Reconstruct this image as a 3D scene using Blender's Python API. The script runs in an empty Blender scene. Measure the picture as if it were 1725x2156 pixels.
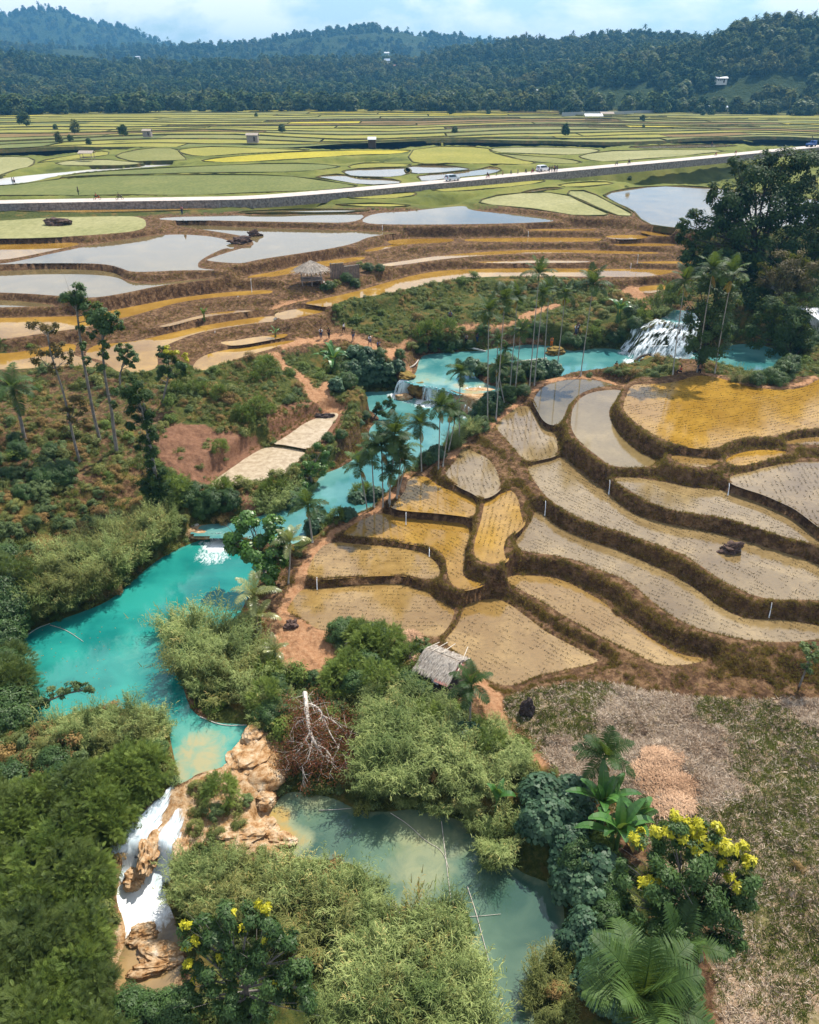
import bpy, bmesh, math, random
import numpy as np
from mathutils import Vector, Matrix
R_ = math.radians
random.seed(7)
rng = np.random.default_rng(7)
SC = bpy.context.scene
COL = SC.collection

# ------------------------------------------------------------------ camera
CAM_H, PITCH, FOC = 45.0, R_(30.0), 1590.0
CP_, SP_ = math.cos(PITCH), math.sin(PITCH)
cam_data = bpy.data.cameras.new('camera')
cam_data.sensor_fit = 'HORIZONTAL'
cam_data.sensor_width = 36.0
cam_data.lens = 36.0 * FOC / 1725.0
cam_data.clip_start, cam_data.clip_end = 0.5, 12000.0
cam = bpy.data.objects.new('camera', cam_data)
cam.location = (0, 0, CAM_H)
cam.rotation_euler = (R_(90) - PITCH, 0, 0)
COL.objects.link(cam)
SC.camera = cam

# ------------------------------------------------------------------ light and sky
SUN_DIR = Vector((0.46, 0.60, 1.15)).normalized()      # towards the sun
sun_el = math.asin(SUN_DIR.z)
sun_az = math.atan2(SUN_DIR.x, SUN_DIR.y)
world = bpy.data.worlds.new('World')
SC.world = world
world.use_nodes = True
wn = world.node_tree
wn.nodes.clear()
def wnode(t, **k):
    n = wn.nodes.new(t)
    for a, b in k.items(): setattr(n, a, b)
    return n
w_out = wnode('ShaderNodeOutputWorld'); w_bg = wnode('ShaderNodeBackground')
sky = wnode('ShaderNodeTexSky', sky_type='NISHITA', sun_disc=False)
sky.sun_elevation = sun_el; sky.sun_rotation = sun_az
sky.altitude = 300; sky.air_density = 1.0; sky.dust_density = 0.6; sky.ozone_density = 2.0
w_bg.inputs['Strength'].default_value = 0.102
w_tc = wnode('ShaderNodeTexCoord')
w_ns = wnode('ShaderNodeTexNoise'); w_ns.inputs['Scale'].default_value = 4.2
w_ns.inputs['Detail'].default_value = 9; w_ns.inputs['Roughness'].default_value = 0.58
w_ns.inputs['Distortion'].default_value = 0.25
w_map = wnode('ShaderNodeMapping'); w_map.inputs['Scale'].default_value = (1.0, 1.0, 2.2); w_map.inputs['Location'].default_value = (.37, .1, .2)
wn.links.new(w_tc.outputs['Generated'], w_map.inputs['Vector'])
wn.links.new(w_map.outputs[0], w_ns.inputs['Vector'])
w_rp = wnode('ShaderNodeValToRGB')
w_rp.color_ramp.elements[0].position = 0.45; w_rp.color_ramp.elements[1].position = 0.55
w_rp.color_ramp.elements[0].color = (0.06, 0.06, 0.06, 1); w_rp.color_ramp.elements[1].color = (0.85, 0.85, 0.85, 1)
wn.links.new(w_ns.outputs['Fac'], w_rp.inputs[0])
w_mix = wnode('ShaderNodeMixRGB')
w_mix.inputs['Color2'].default_value = (10.0, 10.1, 10.2, 1)
w_tint = wnode('ShaderNodeMixRGB', blend_type='MULTIPLY'); w_tint.inputs['Fac'].default_value = 1.0; w_tint.inputs['Color2'].default_value = (.90, .98, 1.05, 1)
wn.links.new(sky.outputs[0], w_tint.inputs['Color1'])
wn.links.new(w_rp.outputs[0], w_mix.inputs['Fac'])
wn.links.new(w_tint.outputs[0], w_mix.inputs['Color1'])
wn.links.new(w_mix.outputs[0], w_bg.inputs['Color'])
wn.links.new(w_bg.outputs[0], w_out.inputs['Surface'])

sun_data = bpy.data.lights.new('sun', 'SUN')
sun_data.energy = 5.0
sun_data.angle = R_(0.53)
sun_data.color = (1.0, 0.93, 0.82)
sun = bpy.data.objects.new('sun', sun_data)
sun.rotation_euler = SUN_DIR.to_track_quat('Z', 'Y').to_euler()
COL.objects.link(sun)

SC.view_settings.view_transform = 'Standard'
SC.view_settings.look = 'None'
SC.view_settings.exposure = 0.5
SC.view_settings.gamma = 1.0
SC.view_settings.use_curve_mapping = False
SC.render.engine = 'CYCLES'
SC.cycles.use_denoising = True
SC.cycles.max_bounces = 6
SC.cycles.diffuse_bounces = 2
SC.cycles.glossy_bounces = 2
SC.cycles.transmission_bounces = 2
SC.cycles.transparent_max_bounces = 6
SC.cycles.volume_bounces = 0
SC.cycles.caustics_reflective = False
SC.cycles.caustics_refractive = False

# ------------------------------------------------------------------ picture <-> place
def zr(ox, oy, s, pts):
    """points read in a crop of the photograph -> its 1725-wide coordinates"""
    return [((ox + x * s) * 0.6059, (oy + y * s) * 0.6059) for x, y in pts]
Z = 0.5797
def A(p): return zr(0, 850, Z, p)
def B(p): return zr(950, 850, Z, p)
def Cc(p): return zr(1847, 850, Z, p)
def D(p): return zr(0, 1650, Z, p)
def E(p): return zr(900, 1650, Z, p)
def F(p): return zr(1847, 1650, Z, p)
def G(p): return zr(0, 2559, Z, p)
def Hh(p): return zr(900, 2559, Z, p)
def I(p): return zr(1847, 2559, Z, p)
def L(p): return zr(0, 0, .8255, p)
def M(p): return zr(1424, 0, .825, p)

def ray(u, v):
    a = (u - 862.5) / FOC; b = (1078 - v) / FOC
    return np.array((a, CP_ + b * SP_, -SP_ + b * CP_))
def on_plane(u, v, z):
    d = ray(u, v)
    t = (z - CAM_H) / d[2]
    return np.array((d[0] * t, d[1] * t, z))
def project(x, y, z):
    dep = y * CP_ - (z - CAM_H) * SP_
    up = y * SP_ + (z - CAM_H) * CP_
    dep = np.maximum(dep, 1e-3)
    return 862.5 + FOC * x / dep, 1078 - FOC * up / dep
def z_at_v(y, v):
    k = (1078 - v) / FOC
    return CAM_H + y * (k * CP_ - SP_) / (CP_ + k * SP_)

def chaikin(p, n=2, closed=True):
    p = np.asarray(p, float)
    for _ in range(n):
        q = np.roll(p, -1, 0) if closed else p[1:]
        a = p if closed else p[:-1]
        r = np.empty((len(a) * 2, p.shape[1]))
        r[0::2] = a * .75 + q * .25
        r[1::2] = a * .25 + q * .75
        if not closed: r = np.vstack((p[:1], r, p[-1:]))
        p = r
    return p

def inside(px, py, poly):
    px = np.asarray(px, float); py = np.asarray(py, float)
    r = np.zeros(px.shape, bool)
    x0, y0 = poly[:, 0], poly[:, 1]; x1, y1 = np.roll(x0, -1), np.roll(y0, -1)
    m = (px >= x0.min()) & (px <= x0.max()) & (py >= y0.min()) & (py <= y0.max())
    if not m.any(): return r
    qx, qy = px[m], py[m]; c = np.zeros(qx.shape, bool)
    for a, b, e, f in zip(x0, y0, x1, y1):
        if b == f: continue
        c ^= ((b > qy) != (f > qy)) & (qx < (e - a) * (qy - b) / (f - b) + a)
    r[m] = c
    return r
def seg_dist(px, py, segs):
    """min distance from points to segments (n,4)"""
    out = np.full(px.shape, 1e9)
    ch = max(1, int(4e6 // max(1, len(px))))
    for i in range(0, len(segs), ch):
        s = segs[i:i + ch]
        ax, ay = s[:, 0][None], s[:, 1][None]; dx, dy = s[:, 2][None] - ax, s[:, 3][None] - ay
        wx, wy = px[:, None] - ax, py[:, None] - ay
        t = np.clip((wx * dx + wy * dy) / (dx * dx + dy * dy + 1e-12), 0, 1)
        dd = (wx - t * dx) ** 2 + (wy - t * dy) ** 2
        out = np.minimum(out, dd.min(1))
    return np.sqrt(out)
def poly_segs(p):
    return np.hstack((p, np.roll(p, -1, 0)))
def offset_poly(p, d):
    """push a closed outline outwards by d"""
    a = np.roll(p, 1, 0); b = np.roll(p, -1, 0)
    t = b - a; t /= (np.linalg.norm(t, axis=1, keepdims=True) + 1e-9)
    n = np.stack((t[:, 1], -t[:, 0]), 1)
    area = 0.5 * np.sum(p[:, 0] * np.roll(p[:, 1], -1) - np.roll(p[:, 0], -1) * p[:, 1])
    return p + n * (d if area > 0 else -d)

def _hash(ix, iy, s):
    h = (ix.astype(np.int64) * 374761393 + iy.astype(np.int64) * 668265263 + s * 1442695041) & 0xffffffff
    h = ((h ^ (h >> 13)) * 1274126177) & 0xffffffff
    return ((h ^ (h >> 16)) & 0xffff) / 65535.0
def vnoise(x, y, s=0):
    ix, iy = np.floor(x), np.floor(y); fx, fy = x - ix, y - iy
    fx = fx * fx * (3 - 2 * fx); fy = fy * fy * (3 - 2 * fy)
    a, b = _hash(ix, iy, s), _hash(ix + 1, iy, s); c, d = _hash(ix, iy + 1, s), _hash(ix + 1, iy + 1, s)
    return (a * (1 - fx) + b * fx) * (1 - fy) + (c * (1 - fx) + d * fx) * fy
def fbm(x, y, s=0, o=4):
    x = np.asarray(x, float); y = np.asarray(y, float)
    r = 0; a = .5; t = 0
    for i in range(o):
        r = r + a * vnoise(x, y, s + i * 17); t += a; a *= .5; x = x * 2.03 + 11.7; y = y * 2.03 + 5.3
    return r / t
def sstep(a, b, x):
    t = np.clip((x - a) / (b - a), 0, 1)
    return t * t * (3 - 2 * t)

# ------------------------------------------------------------------ object helpers
def tag(o, label=None, cat=None, group=None, kind=None):
    if label: o['label'] = label
    if cat: o['category'] = cat
    if group: o['group'] = group
    if kind: o['kind'] = kind
    return o
def link(o, parent=None):
    COL.objects.link(o)
    if parent is not None: o.parent = parent
    return o
def empty(name, loc=(0, 0, 0), rz=0.0, scale=1.0):
    o = bpy.data.objects.new(name, None)
    o.empty_display_size = .3
    o.location = loc; o.rotation_euler = (0, 0, rz); o.scale = (scale,) * 3
    return link(o)
def copy_tree(o, parent=None):
    c = o.copy(); COL.objects.link(c); c.parent = parent
    for ch in o.children: copy_tree(ch, c)
    return c

class MB:
    """collects geometry for ONE mesh; each face keeps a 'shade' number for colour variety"""
    def __init__(s): s.v = []; s.f = []; s.sh = []; s.n = 0
    def add(s, v, f, sh=0.5):
        v = np.asarray(v, float).reshape(-1, 3)
        f = [tuple(int(i) + s.n for i in q) for q in f]
        s.v.append(v); s.f += f; s.n += len(v)
        s.sh += list(sh) if hasattr(sh, '__len__') else [sh] * len(f)
    def quads(s, q, sh):
        """q: (n,4,3)"""
        n = len(q); s.v.append(q.reshape(-1, 3))
        idx = (np.arange(n * 4).reshape(n, 4) + s.n)
        s.f += [tuple(r) for r in idx.tolist()]; s.n += n * 4
        s.sh += list(sh)
    def box(s, c, d, rz=0.0, sh=.5, R=None):
        x, y, z = d[0] / 2, d[1] / 2, d[2] / 2
        v = np.array([(-x, -y, -z), (x, -y, -z), (x, y, -z), (-x, y, -z), (-x, -y, z), (x, -y, z), (x, y, z), (-x, y, z)])
        if R is not None: v = v @ np.array(R).T
        elif rz:
            ca, sa = math.cos(rz), math.sin(rz)
            v = np.stack((v[:, 0] * ca - v[:, 1] * sa, v[:, 0] * sa + v[:, 1] * ca, v[:, 2]), 1)
        s.add(v + np.array(c), [(0, 3, 2, 1), (4, 5, 6, 7), (0, 1, 5, 4), (1, 2, 6, 5), (2, 3, 7, 6), (3, 0, 4, 7)], sh)
    def tube(s, pts, rad, sides=6, sh=.5, cap=True):
        pts = np.asarray(pts, float); n = len(pts)
        rad = np.broadcast_to(np.asarray(rad, float), (n,))
        t = np.gradient(pts, axis=0); t /= np.linalg.norm(t, axis=1, keepdims=True) + 1e-9
        ref = np.array((0, 0, 1.0)) if abs(t[0][2]) < .9 else np.array((1.0, 0, 0))
        a = np.cross(t, ref); a /= np.linalg.norm(a, axis=1, keepdims=True) + 1e-9
        b = np.cross(t, a)
        ang = np.linspace(0, 2 * math.pi, sides, endpoint=False)
        v = (pts[:, None] + rad[:, None, None] * (a[:, None] * np.cos(ang)[None, :, None] + b[:, None] * np.sin(ang)[None, :, None])).reshape(-1, 3)
        f = [(i * sides + j, i * sides + (j + 1) % sides, (i + 1) * sides + (j + 1) % sides, (i + 1) * sides + j) for i in range(n - 1) for j in range(sides)]
        if cap: f += [tuple(range(sides)), tuple((n - 1) * sides + j for j in range(sides))[::-1]]
        s.add(v, f, sh)
    def mesh(s, name, mat=None, smooth=False):
        me = bpy.data.meshes.new(name)
        v = np.vstack(s.v) if s.v else np.zeros((0, 3))
        me.from_pydata(v.tolist() if len(v) < 3000 else v, [], s.f)
        at = me.attributes.new('shade', 'FLOAT', 'FACE')
        at.data.foreach_set('value', np.asarray(s.sh, np.float32))
        if smooth: me.polygons.foreach_set('use_smooth', [True] * len(me.polygons))
        if mat: me.materials.append(mat)
        me.update()
        return me
    def build(s, name, mat=None, parent=None, smooth=False):
        o = bpy.data.objects.new(name, s.mesh(name, mat, smooth))
        return link(o, parent)

# ------------------------------------------------------------------ materials
class MT:
    """short way to wire a node material"""
    def __init__(s, name):
        s.m = bpy.data.materials.new(name); s.m.use_nodes = True
        s.t = s.m.node_tree; s.t.nodes.clear()
        s.out = s.t.nodes.new('ShaderNodeOutputMaterial')
    def n(s, typ, ins=None, **k):
        nd = s.t.nodes.new('ShaderNode' + typ)
        for a, b in k.items(): setattr(nd, a, b)
        for a, b in (ins or {}).items(): s.put(nd.inputs[a], b)
        return nd
    def put(s, sock, b):
        if isinstance(b, bpy.types.NodeSocket): s.t.links.new(b, sock)
        elif isinstance(b, bpy.types.Node): s.t.links.new(b.outputs[0], sock)
        else:
            if sock.type == 'RGBA' and len(b) == 3: b = (*b, 1)
            sock.default_value = b
    def attr(s, name): return s.n('Attribute', attribute_name=name).outputs['Fac']
    def pos(s): return s.n('NewGeometry').outputs['Position']
    def noise(s, scale, detail=4, rough=.55, vec=None, dist=0.0):
        return s.n('TexNoise', {'Vector': vec or s.pos(), 'Scale': scale, 'Detail': detail, 'Roughness': rough, 'Distortion': dist}).outputs['Fac']
    def mapv(s, vec, scale=(1, 1, 1), rot=(0, 0, 0)):
        return s.n('Mapping', {'Vector': vec, 'Scale': scale, 'Rotation': rot}).outputs[0]
    def ramp(s, fac, stops):
        nd = s.n('ValToRGB', {'Fac': fac}); cr = nd.color_ramp
        while len(cr.elements) > 1: cr.elements.remove(cr.elements[0])
        for i, (p, c) in enumerate(stops):
            e = cr.elements[0] if i == 0 else cr.elements.new(p)
            e.position = p; e.color = (*c, 1) if len(c) == 3 else c
        return nd.outputs[0]
    def step(s, fac, a, b):
        return s.n('MapRange', {'Value': fac, 'From Min': a, 'From Max': b}, clamp=True).outputs[0]
    def mix(s, fac, a, b, mode='MIX'):
        nd = s.n('MixRGB', {'Fac': fac, 'Color1': a, 'Color2': b}, blend_type=mode); return nd.outputs[0]
    def math(s, op, a, b=0.0):
        return s.n('Math', {0: a, 1: b}, operation=op).outputs[0]
    def bump(s, h, strength=.3, dist=.05):
        return s.n('Bump', {'Height': h, 'Strength': strength, 'Distance': dist}).outputs[0]
    def bsdf(s, col, rough=.8, spec=.2, normal=None, **k):
        ins = {'Base Color': col, 'Roughness': rough, 'Specular IOR Level': spec}
        if normal is not None: ins['Normal'] = normal
        ins.update(k)
        return s.n('BsdfPrincipled', ins)
    def done(s, sh):
        s.t.links.new(sh.outputs[0] if isinstance(sh, bpy.types.Node) else sh, s.out.inputs['Surface']); return s.m

def plain_mat(name, col, rough=.7, spec=.25, var=.25, scale=3.0, metallic=0.0):
    t = MT(name)
    n = t.noise(scale, 5)
    c2 = tuple(min(1, c * (1 + var)) for c in col); c1 = tuple(c * (1 - var) for c in col)
    b = t.bsdf(t.ramp(n, [(.3, c1), (.7, c2)]), rough, spec)
    b.inputs['Metallic'].default_value = metallic
    return t.done(b)

def leaf_mat(name, dark, mid, light, rough=.5, spec=.35, trans=.25, tips=None):
    t = MT(name)
    sh = t.attr('shade')
    rnd = t.n('ObjectInfo').outputs['Random']
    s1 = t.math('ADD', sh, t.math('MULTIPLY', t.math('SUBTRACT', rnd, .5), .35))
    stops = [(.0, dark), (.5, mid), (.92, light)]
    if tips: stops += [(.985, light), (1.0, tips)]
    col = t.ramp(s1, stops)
    nz = t.noise(.35, 2)
    col = t.mix(.35, col, t.ramp(nz, [(.35, tuple(c * .6 for c in mid)), (.65, light)]))
    b = t.bsdf(col, rough, spec)
    tr = t.n('BsdfTranslucent', {'Color': t.mix(.5, col, (.35, .45, .05), 'MIX')})
    mx = t.n('MixShader', {0: trans, 1: b.outputs[0], 2: tr.outputs[0]})
    return t.done(mx)
# ------------------------------------------------------------------ the lie of the land
FLATS = []   # dicts: name, poly (world xy), z, kind, tone
def flat(pts, z, kind='paddy', tone=0.5, rim=0.22, label=None, n=2):
    px = chaikin(pts, n)
    w = np.array([on_plane(u, v, z)[:2] for u, v in px])
    dm = np.hypot(*w.mean(0))
    if kind in ('paddy', 'green', 'drypaddy'):
        rim = .15 if dm < 100 else .04 if dm < 205 else .12
        if dm > 205: w = offset_poly(w, .5)
    FLATS.append(dict(poly=w, z=z, kind=kind, tone=tone, rim=rim, label=label))
    return FLATS[-1]

# right-hand terraces, top to bottom
flat(Cc([(600,835),(700,838),(870,825),(985,780),(1100,790),(1230,830),(1330,855),(1450,868),(1560,868),(1650,850),(1725,800),(1900,770),(2300,900),(2300,1100),(1900,1090),(1725,1098),(1600,1110),(1450,1150),(1260,1155),(1170,1190),(1110,1220),(1000,1222),(860,1195),(740,1150),(640,1080),(570,1020),(545,970),(570,900)]), 8.6, tone=.9, label='wide golden paddy below the dark pool')
flat(Cc([(530,868),(460,870),(380,880),(310,905),(265,950),(240,1000),(232,1080),(260,1150),(330,1220),(400,1270),(460,1320),(530,1335),(640,1338),(735,1325),(750,1290),(660,1250),(590,1200),(520,1130),(480,1060),(460,1000),(500,940),(545,885)]), 6.9, tone=.35, label='crescent shaped flooded paddy mirroring the sky')
flat(Cc([(15,915),(70,850),(150,820),(250,807),(380,810),(480,832),(535,858),(460,860),(370,870),(290,900),(235,945),(205,1000),(185,1065),(130,1083),(80,1055),(45,990),(20,945)]), 6.1, tone=.3, label='small pale pond paddy beside the tall palms')
flat(B([(1460,970),(1530,965),(1560,1000),(1600,1060),(1660,1110),(1700,1150),(1710,1230),(1690,1265),(1600,1285),(1530,1298),(1490,1280),(1440,1220),(1400,1170),(1350,1120),(1330,1090),(1350,1060),(1400,1020)]), 5.3, tone=.55, label='teardrop paddy with palm reflections')
flat(Cc([(-27,1335),(0,1325),(100,1298),(160,1278),(200,1272),(260,1330),(330,1390),(400,1440),(450,1470)]) + F([(500,150),(560,200),(650,250),(800,290),(1000,325),(1200,370),(1400,430),(1600,490),(1725,540),(1950,640),(1950,770),(1725,752),(1600,748),(1470,750),(1350,730),(1250,690),(1150,640),(1050,570),(950,500),(850,450),(700,400),(550,345),(400,300),(270,250),(180,200),(110,150),(60,100),(20,40)]) + Cc([(-7,1380)]), 4.9, tone=.5, label='long paddy sweeping past a mud mound')
flat(Cc([(500,1400),(560,1392),(640,1398),(760,1415),(850,1430),(950,1455),(1060,1465),(1170,1475)]) + F([(1300,140),(1400,180),(1500,225),(1600,280),(1680,350),(1725,400),(1850,470),(1850,500),(1725,418),(1600,395),(1450,350),(1300,300),(1150,255),(1000,235),(850,215),(700,160),(600,100),(530,60),(490,30)]), 6.2, tone=.55, label='narrow rippled paddy tapering to a point')
flat(Cc([(1180,1385),(1300,1365),(1420,1330),(1560,1305),(1725,1300),(2200,1300),(2200,1900),(1900,1800)]) + F([(1725,305),(1650,245),(1580,195),(1500,160),(1400,115),(1300,85),(1200,50)]), 7.2, tone=.5, label='rippled grey paddy in the upper bend')
flat(Cc([(835,1262),(950,1262),(1050,1280),(1125,1290),(1110,1315),(1040,1338),(960,1330),(890,1310),(840,1285)]), 7.7, tone=.6, label='tiny paddy under the golden one')
flat(Cc([(1160,1290),(1210,1260),(1300,1235),(1400,1228),(1500,1235),(1545,1245),(1480,1270),(1380,1300),(1290,1325),(1200,1325),(1170,1310)]), 7.7, tone=.95, label='small reddish paddy under the golden one')
flat(Cc([(1530,1180),(1600,1162),(1725,1152),(2100,1152),(2100,1200),(1725,1200),(1600,1198),(1520,1192)]), 7.9, tone=.6)
flat(F([(20,215),(60,220),(110,270),(160,310),(250,355),(400,410),(550,460),(700,530),(850,600),(1000,690),(1100,770),(1200,830),(1300,865),(1430,865),(1550,870),(1725,905),(1950,950),(1950,1000),(1725,985),(1600,1000),(1480,1005),(1330,995),(1200,975),(1060,940),(950,905),(850,850),(760,790),(680,720),(600,650),(500,600),(380,560),(280,515),(180,490),(70,475),(0,465),(-60,455),(-95,420),(-85,380),(-40,330),(0,280)]), 3.6, tone=.5, label='long curving paddy with a water spout splash')
flat(F([(-150,615),(-90,598),(0,603),(120,610),(220,640),(310,690),(400,740),(470,790),(490,835),(530,850),(620,910),(700,970),(800,1030),(900,1080),(1060,1100),(1000,1130),(860,1145),(760,1140),(680,1100),(600,1060),(500,1010),(420,975),(330,920),(200,850),(100,780),(0,725),(-80,680),(-160,640)]), 2.3, tone=.62, label='paddy with planted rows ending in a point')
flat(E([(1250,770),(1350,745),(1430,740),(1500,770),(1580,830),(1660,890)]) + F([(90,940),(200,1000),(300,1050),(370,1090),(420,1118),(300,1150),(150,1180),(0,1215)]) + E([(1560,1255),(1470,1270),(1380,1240),(1310,1180),(1280,1120),(1200,1080),(1130,1020),(1110,990),(1160,940),(1200,880),(1220,820),(1238,785)]), 1.7, tone=.6, label='planted paddy beside the thatched hut')
flat(E([(160,820),(190,770),(230,710),(270,680),(350,685),(500,670),(650,655),(800,650),(900,665),(960,690),(1010,700),(1050,740),(1120,770),(1175,805),(1165,860),(1135,920),(1085,970),(1020,975),(930,960),(850,935),(750,900),(600,905),(500,925),(430,945),(330,920),(260,860),(200,835)]), 1.9, tone=.62, label='planted paddy above the burnt clearing')
flat(E([(280,595),(310,520),(350,460),(390,420),(450,400),(600,415),(800,430),(950,455),(1010,475),(1060,520),(1090,570),(1080,618),(1000,630),(900,600),(800,595),(650,600),(500,610),(400,620),(330,615)]), 2.7, tone=.66, label='planted paddy with golden reflection')
flat(E([(500,350),(560,300),(640,255),(720,228),(800,240),(900,258),(1050,270),(1180,280),(1250,300),(1270,350),(1255,400),(1235,440),(1235,520),(1220,580),(1240,620),(1300,640),(1345,650),(1310,670),(1220,690),(1165,668),(1138,628),(1125,560),(1122,500),(1072,450),(1000,422),(900,407),(750,378),(600,372),(520,363)]), 3.2, tone=.7, label='hook shaped paddy with palm reflections')
flat(E([(890,20),(950,5),(1010,10),(1050,45),(1100,75),(1200,105),(1280,130),(1305,170),(1300,235),(1270,250),(1200,238),(1050,222),(900,212),(820,200),(795,185),(850,130),(885,80)]), 4.2, tone=.8, label='golden paddy beside the palm clump')
flat(B([(1115,1240),(1150,1215),(1180,1230),(1250,1260),(1300,1290),(1340,1350),(1355,1400),(1365,1440),(1340,1480),(1280,1515),(1240,1512),(1200,1485),(1130,1455),(1070,1415),(1025,1375),(1050,1340),(1100,1290)]), 4.9, tone=.55)
flat(E([(1360,140),(1430,125),(1480,100),(1520,90),(1560,150),(1570,230),(1590,290),(1540,340),(1490,370),(1470,420),(1470,470),(1490,510),(1430,535),(1360,530),(1300,505),(1285,450),(1300,370),(1330,280),(1345,200)]), 4.4, tone=.72, label='narrow upright paddy between two ridges')
# dry plots across the river
flat(B([(400,1010),(370,1060),(330,1110),(300,1160),(230,1225),(150,1210),(60,1193),(0,1190),(60,1160),(130,1110),(200,1060),(290,1030),(340,1005)]), 4.7, tone=.12, kind='drypaddy', label='small drying plot upstream of its larger neighbour')
flat(B([(86,1212),(200,1238),(170,1280),(130,1320),(60,1380),(0,1400)]) + A([(1550,1420),(1400,1450),(1300,1460),(1240,1458),(1300,1400),(1400,1330),(1500,1260),(1600,1208)]), 4.3, tone=.1, kind='drypaddy', label='drying tan plot above the river bend')
# far left and centre terraces
flat(A([(1150,750),(1170,700),(1230,660),(1350,630),(1500,610),(1639,590)]) + B([(60,578),(150,573),(60,598),(0,620)]) + A([(1500,660),(1400,690),(1300,730),(1230,755)]), 8.9, tone=.85, label='lowest golden terrace above the river slope')
flat(A([(1310,583),(1400,577),(1500,557),(1640,542),(1725,532),(1725,550),(1600,572),(1450,600),(1350,602)]), 9.4, tone=.9)
flat(A([(510,650),(560,600),(700,590),(800,580),(900,560),(1000,535),(1150,500),(1300,470),(1500,440),(1650,425),(1700,440),(1680,460),(1550,467),(1400,490),(1250,515),(1150,540),(1050,580),(1000,600),(940,650),(950,710),(930,750),(800,770),(720,770),(660,730),(630,700),(520,670)]), 10.2, tone=.85, label='curling golden terrace with pale end')
flat(A([(-300,650),(0,655),(150,640),(330,600),(460,590),(450,640),(430,662),(580,700),(600,740),(400,722),(200,740),(0,750),(-300,740)]), 10.4, tone=.8)
flat(A([(940,490),(1060,462),(1200,422),(1350,400),(1480,393),(1530,395),(1400,408),(1230,432),(1090,468),(990,492)]), 11.2, tone=.9)
flat(B([(10,412),(150,380),(320,390),(280,410),(150,435),(60,450),(30,440)]), 10.8, tone=.9)
flat(A([(690,390),(800,370),(950,340),(1100,315),(1300,290),(1500,275),(1630,272),(1640,290),(1500,300),(1350,310),(1200,325),(1050,350),(950,380),(850,410),(760,435),(650,450),(540,475),(550,490),(400,510),(200,540),(0,570),(-300,580),(-300,440),(0,440),(200,435),(400,430),(500,430),(600,410)]), 11.9, tone=.8, label='long golden terrace widening into a pale pond')
flat(A([(-300,385),(0,375),(200,370),(360,372),(250,350),(0,330),(-300,330)]), 13.0, tone=.7)
flat(A([(-300,165),(0,160),(250,145),(450,145),(650,160),(715,178),(735,210),(770,224),(900,240),(1100,215),(1320,197),(1150,222),(950,245),(750,290),(560,320),(400,310),(200,295),(0,285),(-300,285)]), 14.0, tone=.7, label='flooded terrace mirroring pale sky')
flat(A([(-300,120),(0,118),(150,90),(300,55),(450,25),(540,2)]) + L([(400,1030),(500,1010),(700,985),(850,990),(950,1005),(990,1035),(980,1050)]) + A([(1350,15),(1200,90),(1180,130),(1210,145),(1330,153),(1100,152),(900,162),(790,163),(745,148),(700,128),(600,113),(400,108),(200,110),(0,118)]), 15.0, tone=.6, label='broad flooded terrace mirroring clouds')
flat(L([(750,942),(900,950),(1100,960),(1300,965),(1500,972),(1690,980),(1620,986),(1540,1000),(1505,1020),(1400,1045),(1200,1075),(1100,1090)]) + A([(1500,100),(1450,112),(1330,106),(1235,94),(1250,85),(1350,50),(1500,8)]) + L([(1072,1030),(1055,1000),(980,985),(850,965),(750,953)]), 15.2, tone=.6, label='large flooded terrace with a mud island')
flat(L([(0,930),(200,915),(450,910),(605,910),(622,955),(560,975),(400,988),(200,1000),(0,1003),(-400,1005),(-400,940)]), 16.1, kind='green', tone=.35, label='seedling paddy striped with sown rows')
flat(L([(0,1025),(200,1022),(365,1021),(250,1048),(100,1080),(0,1095),(-400,1110),(-400,1025)]), 15.0, tone=.75)
flat(L([(640,920),(800,910),(1000,905),(1300,900),(1550,896),(1500,938),(1300,935),(1000,930),(850,926),(740,928)]), 16.2, tone=.55)
flat(L([(1505,941),(1562,897),(1725,890)]) + M([(80,880),(200,868),(240,868),(243,880),(300,892),(500,905),(640,930),(500,938),(300,943),(0,946)]), 16.2, tone=.5)
flat(M([(270,855),(380,820),(620,805),(750,860),(858,908),(740,912),(600,892),(400,867)]), 16.9, kind='green', tone=.3)
flat(M([(645,808),(740,800),(850,860),(950,908),(880,912),(760,860)]), 17.0, kind='green', tone=.3)
flat(M([(800,820),(950,790),(1100,782),(1250,790),(1350,800),(1600,830),(1900,860),(1900,940),(1500,965),(1300,972),(1140,968),(1000,945),(950,890),(880,855)]), 16.4, tone=.5, label='wide flooded paddy behind the great tree')
flat(M([(60,803),(300,775),(560,757),(575,766),(400,790),(200,808)]), 17.0, kind='green', tone=.55)
flat(M([(600,778),(800,765),(880,772),(700,793)]), 17.1, kind='green', tone=.4)
flat(M([(450,812),(600,790),(660,792),(560,805)]), 17.1, tone=.5)
flat(L([(-300,862),(0,860),(300,856),(600,858),(600,866),(300,874),(-300,876)]), 16.5, tone=.6)
flat(L([(50,886),(400,882),(900,868),(1000,870),(800,886),(500,896),(100,892)]), 16.3, tone=.95)
flat(L([(1000,890),(1300,880),(1560,884),(1540,892),(1300,896),(1000,900)]), 16.4, tone=.5)
flat(L([(1430,832),(1725,812)]) + M([(20,810),(20,830),(-200,840)]), 16.8, kind='green', tone=.55)
flat(L([(1380,862),(1600,856),(1725,862),(1725,872),(1500,870)]), 16.6, kind='green', tone=.5)
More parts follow.
